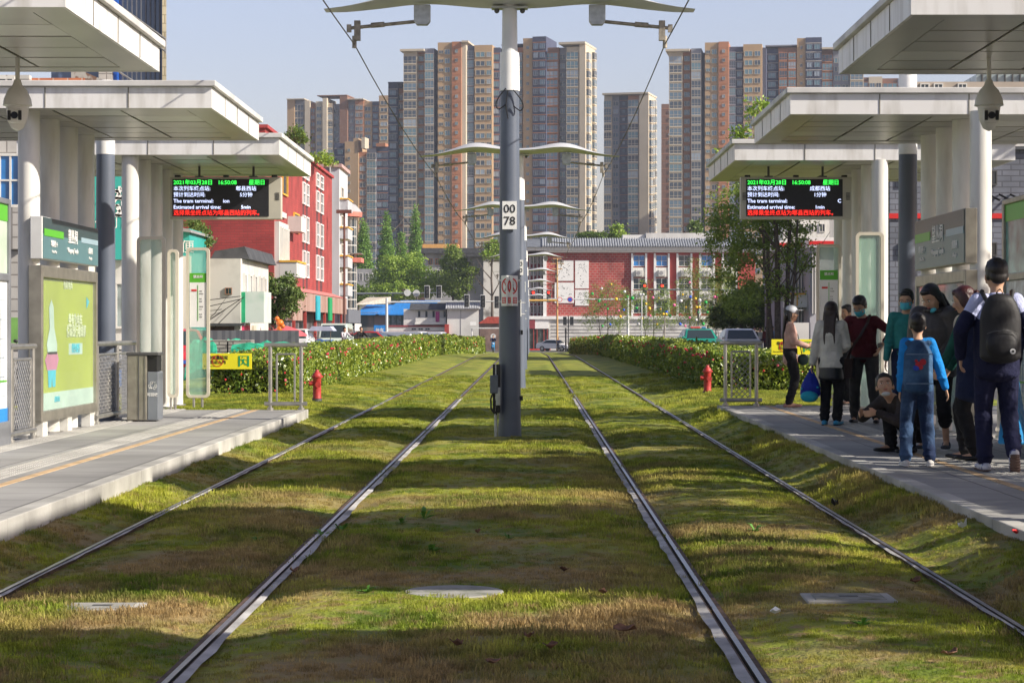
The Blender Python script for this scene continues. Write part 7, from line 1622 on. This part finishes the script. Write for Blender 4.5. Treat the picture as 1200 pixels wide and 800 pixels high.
# 3 masked man in maroon
Y = foot(496); X = PX(1013, Y)
P3 = person('man in maroon shirt and blue mask, hand on hip, looking down at his phone', X, Y, ph, -18, 1.66, build=1.08, lean=(-.05,-.10), head=(-14,34,0), wr={1:(.215,-.06,1.00),-1:(-.20,-.27,1.03)}, elb={1:(1,.25,.1),-1:(-.9,.5,-.4)}, an={1:(.16,-.02,.085),-1:(-.13,.04,.085)}, top=cloth('maroon', (.09,.012,.018)), legs=cloth('charcoal', (.045,.043,.042)), shoes=[BLKS], mask=True, tlen=.14, fat=.012, sleeve=.80, hdir={1:(-.3,-.5,-.8),-1:(.5,-.8,.1)})
held(P3, MB().box(-.20,-.13,-.42,-.41,1.02,1.15), 'phone', BLACK, 'phone in the hand of the man in maroon', 'phone', smooth=False, bevel=.004)
mb = MB(); s_ = P3['sh'][1]; pts_ = [tuple(Vector(s_)+Vector((-.06,-.02,.075))), (.07,-.21,1.32), (-.02,-.25,1.15), (-.13,-.24,1.0), (-.20,-.17,.86)]
for a, b in zip(pts_[:-1], pts_[1:]): mb.cyl(a, b, .02, n=8, sx=1, sy=.4)
mb.box(-.29,-.13,-.20,-.10,.60,.86); held(P3, mb, 'crossbody_bag', mat('brown_leather', (.035,.015,.012), .45), 'dark brown crossbody bag worn by the man in maroon', 'bag', smooth=False, bevel=.01)
held(P3, MB().cyl((.215,-.05,1.02),(.215,-.075,1.04),.036,n=14), 'wristwatch', METAL, 'watch on the wrist of the man in maroon', 'watch')
# 4 hidden person
Y = foot(475.5); X = PX(993, Y)
person('person in black half hidden between the sweater woman and the man in maroon', X, Y, ph, -60, 1.60, top=BL, legs=BL, shoes=[BLKS, SOLEW], an={1:(.13,-.05,.085),-1:(-.10,.1,.085)}, wr={1:(.15,-.28,1.0)})
# 7 masked man behind
Y = 26.5; X = PX(1062, Y)
person('man in teal shirt and turquoise mask standing behind the denim boy', X, Y, ph, -12, 1.70, top=cloth('teal_shirt', (.03,.20,.19)), legs=NV, shoes=[BLKS], mask=True, head=(-10,8,0), tlen=.4)
# 8 girl with long black hair
Y = foot(527); X = PX(1097, Y)
P8 = person('girl with long black hair and charcoal puffer jacket looking down, mask under her chin', X, Y, ph, -25, 1.68, build=1.0, head=(-22,30,-8), lean=(-.02,-.04), top=mat('charcoal_puffer', (.045,.040,.038), .5, var=.3, scale=5, bump=1, bscale=7, dist=.03), puff=.045, tlen=.58, legs=BL, leglen=.52, shoes=[mat('canvas_dark', (.03,.035,.05), .7), SOLEW], hair='long', wr={1:(.16,-.20,.95),-1:(-.14,-.24,1.0)}, an={1:(.10,.03,.085),-1:(-.12,-.04,.085)})
mb = Sub(P8['HM']); mb.ball((.02,-.075,-.095), .045, .03, .022, n=14, m=8); mb.__class__ = MB; local_part(P8, mb, 'face_mask', MASK)
mb = MB(); n_ = P8['neck']
for j in range(14): a = 6.28*j/14; mb.ball((n_.x+.13*math.cos(a), n_.y+.02+.11*math.sin(a), n_.z-.01-.02*math.sin(a)), .03, .03, .025, n=10, m=6)
local_part(P8, mb, 'hood', MATS['charcoal_puffer'], vox=.012)
# 5 squatting young man
Y = foot(531); X = PX(1058, Y)
P5 = person('young man in black squatting on the platform edge, face turned to the viewer', X, Y, ph, -58, 1.62, pelvis=(0,.20,.22), lean=(.10,-1.0), head=(48,-20,-6), wr={1:(.08,-.40,.42),-1:(-.08,-.44,.42)}, elb={1:(.8,.3,-.4),-1:(-.8,.3,-.4)}, an={1:(.13,-.02,.085),-1:(-.13,-.04,.085)}, knee={1:(.25,-1,.6),-1:(-.25,-1,.6)}, top=cloth('brown_grey', (.040,.032,.030)), legs=BL, shoes=[BLKS], tlen=.3, hdir={1:(-.3,-.9,-.1),-1:(.3,-.9,-.2)})
mb = Sub(P5['HM']); mb.ball((.0,-.07,-.100), .045, .03, .018, n=14, m=8); mb.__class__ = MB; local_part(P5, mb, 'face_mask', mat('mask_pale', (.55,.60,.62), .7))
# 6 boy in denim
Y = foot(546.5); X = PX(1075.5, Y); DEN = cloth('denim', (.018,.050,.12), .8, .35, col2=(.07,.15,.27)); DEND = cloth('dark_denim', (.010,.022,.065), .8, .35, col2=(.05,.10,.20))
P6 = person('small boy seen from behind in denim waistcoat, bright blue sleeves and jeans', X, Y, ph, 176, 1.36, build=.86, top=cloth('azure', (.012,.22,.62)), legs=DEND, shoes=[mat('white_trainer', (.60,.58,.56), .6, var=.2, scale=20), SOLEW], head=(0,-2,0), wr={1:(.155,-.05,.66),-1:(-.27,-.02,.66)}, elb={-1:(-.6,.8,.2)}, an={1:(.11,0,.075),-1:(-.11,0,.075)}, tlen=.16, fat=.008)
mb = MB(); pel, neck, k_ = P6['pel'], P6['neck'], P6['k']
for i in range(22): u = i/21; c = pel.lerp(neck, -.10+u*.98); w2 = np.interp(u, [0,.3,.8,1], [.150,.145,.150,.09])*k_+.024; d2 = np.interp(u, [0,.3,.8,1], [.120,.118,.118,.08])*k_+.024; mb.ball(c, w2, d2, .07*k_, n=20, m=8)
for s in (1,-1): mb.ball(P6['sh'][s]+Vector((-s*.015,0,0)), .062*k_+.014, .062*k_+.014, .06*k_, n=12, m=8)
local_part(P6, mb, 'denim_waistcoat', DEN, vox=.010)
zb = pel.z; st = MB()
for zz in (.34*k_+zb, .01*k_+zb): st.box(-.12,.12,.150,.158,zz,zz+.008)
local_part(P6, st, 'waistcoat_seam', mat('seam_pale', (.16,.24,.34), .8), smooth=False)
mb = MB()
for (a, b, r_) in ((-.03,.285,.030),(.01,.25,.030),(-.01,.22,.022),(.03,.30,.014)): mb.ball((a,.149,zb+b*k_*.9), r_, .006, r_, n=12, m=6)
local_part(P6, mb, 'red_patch', mat('patch_red', (.45,.02,.03), .7))
mb = MB(); mb.ball((.030,.150,zb+.19*k_), .030, .006, .026, n=12, m=6); local_part(P6, mb, 'blue_patch', mat('patch_blue', (.02,.06,.42), .7))
# 9 woman with maroon hair
Y = foot(540); X = PX(1138, Y)
P9 = person('woman with tied maroon hair in green sleeves and a long navy coat, facing left', X, Y, ph, -118, 1.62, build=.95, lean=(0,-.06), head=(0,16,0), top=cloth('green_knit', (.012,.085,.065)), legs=BL, shoes=[BLKS], hair='ponytail', hairm=HAIRR, wr={1:(.05,-.28,.86),-1:(-.16,-.26,.86)}, tlen=.55, an={1:(.1,.08,.085),-1:(-.1,-.08,.085)}, hdir={1:(0,-.6,-.8),-1:(.1,-.6,-.8)})
mb = MB(); pel, neck, k_ = P9['pel'], P9['neck'], P9['k']
for i in range(28): u = i/27; c = pel.lerp(neck, -.55+u*1.45)+Vector((0,.012,0)); w2 = np.interp(u, [0,.4,.6,.85,1], [.215,.165,.155,.170,.09])*k_+.022; d2 = np.interp(u, [0,.4,.6,.85,1], [.165,.125,.115,.118,.07])*k_+.022; mb.ball(c, w2, d2, .075*k_, n=20, m=8)
local_part(P9, mb, 'navy_coat', NV, vox=.011)
mb = MB(); mb.ball(neck+Vector((.02,-.07,-.10)), .10, .06, .11, n=14, m=8).ball(neck+Vector((0,.01,-.03)), .09, .085, .035, n=14, m=8); local_part(P9, mb, 'cream_collar', cloth('cream_fleece', (.48,.42,.34)), vox=.01)
# 10 student with backpack
Y = foot(552.5); X = PX(1168, Y); LAV = cloth('lavender', (.52,.56,.82), .8, .1, .5)
P10 = person('tall student seen from behind in lavender and navy tracksuit with one heel raised', X, Y, ph, 176, 1.82, build=.98, top=LAV, legs=cloth('navy_track', (.012,.014,.045)), shoes=[mat('white_runner', (.62,.62,.66), .5, var=.3, scale=18, col2=(.05,.06,.25), lo=.55, hi=.6), mat('brown_sole', (.10,.06,.05), .7)],
     wr={1:(.30,-.10,1.0),-1:(-.30,-.02,.98)}, elb={1:(.7,.7,-.2)}, an={1:(.09,-.10,.09),-1:(-.13,.12,.16)}, foot_dir={-1:(-.1,-.62,-.75)}, tlen=.52, sleeve=.45, head=(4,6,0))
mb = MB(); pel, neck, k_ = P10['pel'], P10['neck'], P10['k']
for i in range(18): u = i/17; c = pel.lerp(neck, -.24+u*.78); mb.ball(c, (.170+.0*u)*k_+.022, .118*k_+.022, .08*k_, n=20, m=8)
for s in (1,-1): e, w_ = P10['A'][s][:2]; q = P10['sh'][s].lerp(e, .55); cap(mb, q, e, .052*k_+.02, .045*k_+.018); cap(mb, e, e.lerp(w_, .93), .045*k_+.018, .034*k_+.014)
local_part(P10, mb, 'navy_lower_jacket', MATS['cloth_navy_track'], vox=.011)
mb = MB(); mb.ball(neck+Vector((0,.01,-.005)), .075, .072, .03, n=16, m=8); local_part(P10, mb, 'shirt_collar', LAV, vox=.009)
BPK = mat('backpack_nylon', (.010,.010,.012), .6, var=.2, scale=8, bump=.6, bscale=10, dist=.01); bz = pel.z+.02
mb = MB()
for i in range(22): u = i/21; w_ = .180*(1-.30*max(0, (u-.6)/.4)**2); mb.ball((0,.215,bz+.47*u), w_, .095*(1-.2*u), .07, n=24, m=20)
mb.ball((0,.30,bz+.10), .135, .055, .12, n=18, m=10)
for s in (1,-1): mb.tube([(s*.10,.14,bz+.46),(s*.13,.02,bz+.555),(s*.14,-.08,bz+.50)], .022, 8).ball((s*.13,.02,bz+.555), .026).ball((s*.10,.14,bz+.46), .026)
mb.tube([(-.03,.17,bz+.54),(0,.175,bz+.585),(.03,.17,bz+.54)], .008, 6)
t_ = P10['t']; M_ = Matrix.Translation(t_.location) @ Matrix.Rotation(t_.rotation_euler.z, 4, 'Z'); mb.v = [tuple(M_ @ Vector(v)) for v in mb.v]
bp = thing('backpack', tuple(M_ @ Vector((0,.2,bz))), 'black school backpack with round white badge, worn by the tall student', 'backpack')
remesh(mb, 'bag_body', BPK, bp, .010, 3)
def bpp(f_, nm, m_): q = f_(MB()); q.v = [tuple(M_ @ Vector(v)) for v in q.v]; return q.build(nm, m_, bp)
bpp(lambda q: q.cyl((-.085,.345,bz+.04),(-.085,.362,bz+.04),.024,n=20), 'badge', SIGNW); bpp(lambda q: q.cyl((-.085,.36,bz+.04),(-.085,.366,bz+.04),.010,n=14), 'badge_centre', BLACK)
bpp(lambda q: q.tube([(-.13,.32,bz+.19),(-.07,.345,bz+.21),(0,.352,bz+.215),(.07,.345,bz+.21),(.13,.32,bz+.19)], .004, 6), 'zip', DSTEEL)
# 11 person at the right edge with the blue bag
Y = 19.3; X = PX(1228, Y)
P11 = person('person in dark clothes cut off by the right edge, with close cropped grey hair', X, Y, ph, 150, 1.62, top=NV, legs=BL, shoes=[BLKS], hairm=HAIRG, wr={1:(.30,0,.86)})
mb = MB(); mb.prism([(.20,.20),(.44,.20),(.37,.78),(.29,.78)], -.10, .10); held(P11, mb, 'shopping_bag', cloth('sky_blue', (.02,.22,.50), .5), 'bright blue shopping bag at the right edge of the platform', 'bag', smooth=False, bevel=.02)
# riders and distant passers-by
def rider(px, Y, rz, topm, label, hair='short'):
    g_ = gz(Y); person(label, PX(px,Y), Y, g_, rz, 1.68, pelvis=(0,.25,.84), lean=(0,-.12), wr={1:(.28,-.30,1.02),-1:(-.28,-.30,1.02)}, an={1:(.13,-.25,.38),-1:(-.13,-.25,.38)}, top=topm, legs=BL, shoes=[BLKS], vox=.02, hair=hair)
rider(405, 124, 25, cloth('white_shirt', (.55,.56,.60)), 'scooter rider in white shirt, head above the left hedge'); rider(424, 121, 20, BL, 'scooter rider in black shirt, right of the rider in white'); rider(655, 255, 10, NV, 'tiny rider in dark clothes at the far end of the tracks'); rider(578, 200, 0, NV, 'far scooter rider beside the left hedge end')
for px, Y, rz, tm, lb in ((884,128,20,BL,'distant passer-by in black, leftmost of the group under the big tree'),(891,131,-30,cloth('pale_green_top', (.40,.48,.40)),'distant passer-by in a pale top under the big tree'),(898,127,160,cloth('dark_red_top', (.10,.02,.02)),'distant passer-by in dark red under the big tree'),(905,124,10,cloth('light_blue_top', (.20,.32,.50)),'distant passer-by in light blue just left of the white cap')):
    person(lb, PX(px,Y), Y, gz(Y), rz, 1.66, top=tm, legs=NV, shoes=[BLKS], vox=.02)
# ================================================================ HAZE
hz = bpy.data.materials.new('haze'); hz.use_nodes = True; nt = hz.node_tree
nt.nodes.remove(nt.nodes['Principled BSDF']); pv = nt.nodes.new('ShaderNodeVolumePrincipled'); pv.inputs['Color'].default_value = (.80,.88,1.0,1); pv.inputs['Density'].default_value = HAZE; pv.inputs['Anisotropy'].default_value = .3
nt.links.new(pv.outputs[0], nt.nodes['Material Output'].inputs['Volume'])
tag(MB().box(-420, 480, -40, 1000, -3, 150).build('haze', hz), 'thin pale afternoon haze hanging over the whole street and the towers', 'haze', kind='stuff')
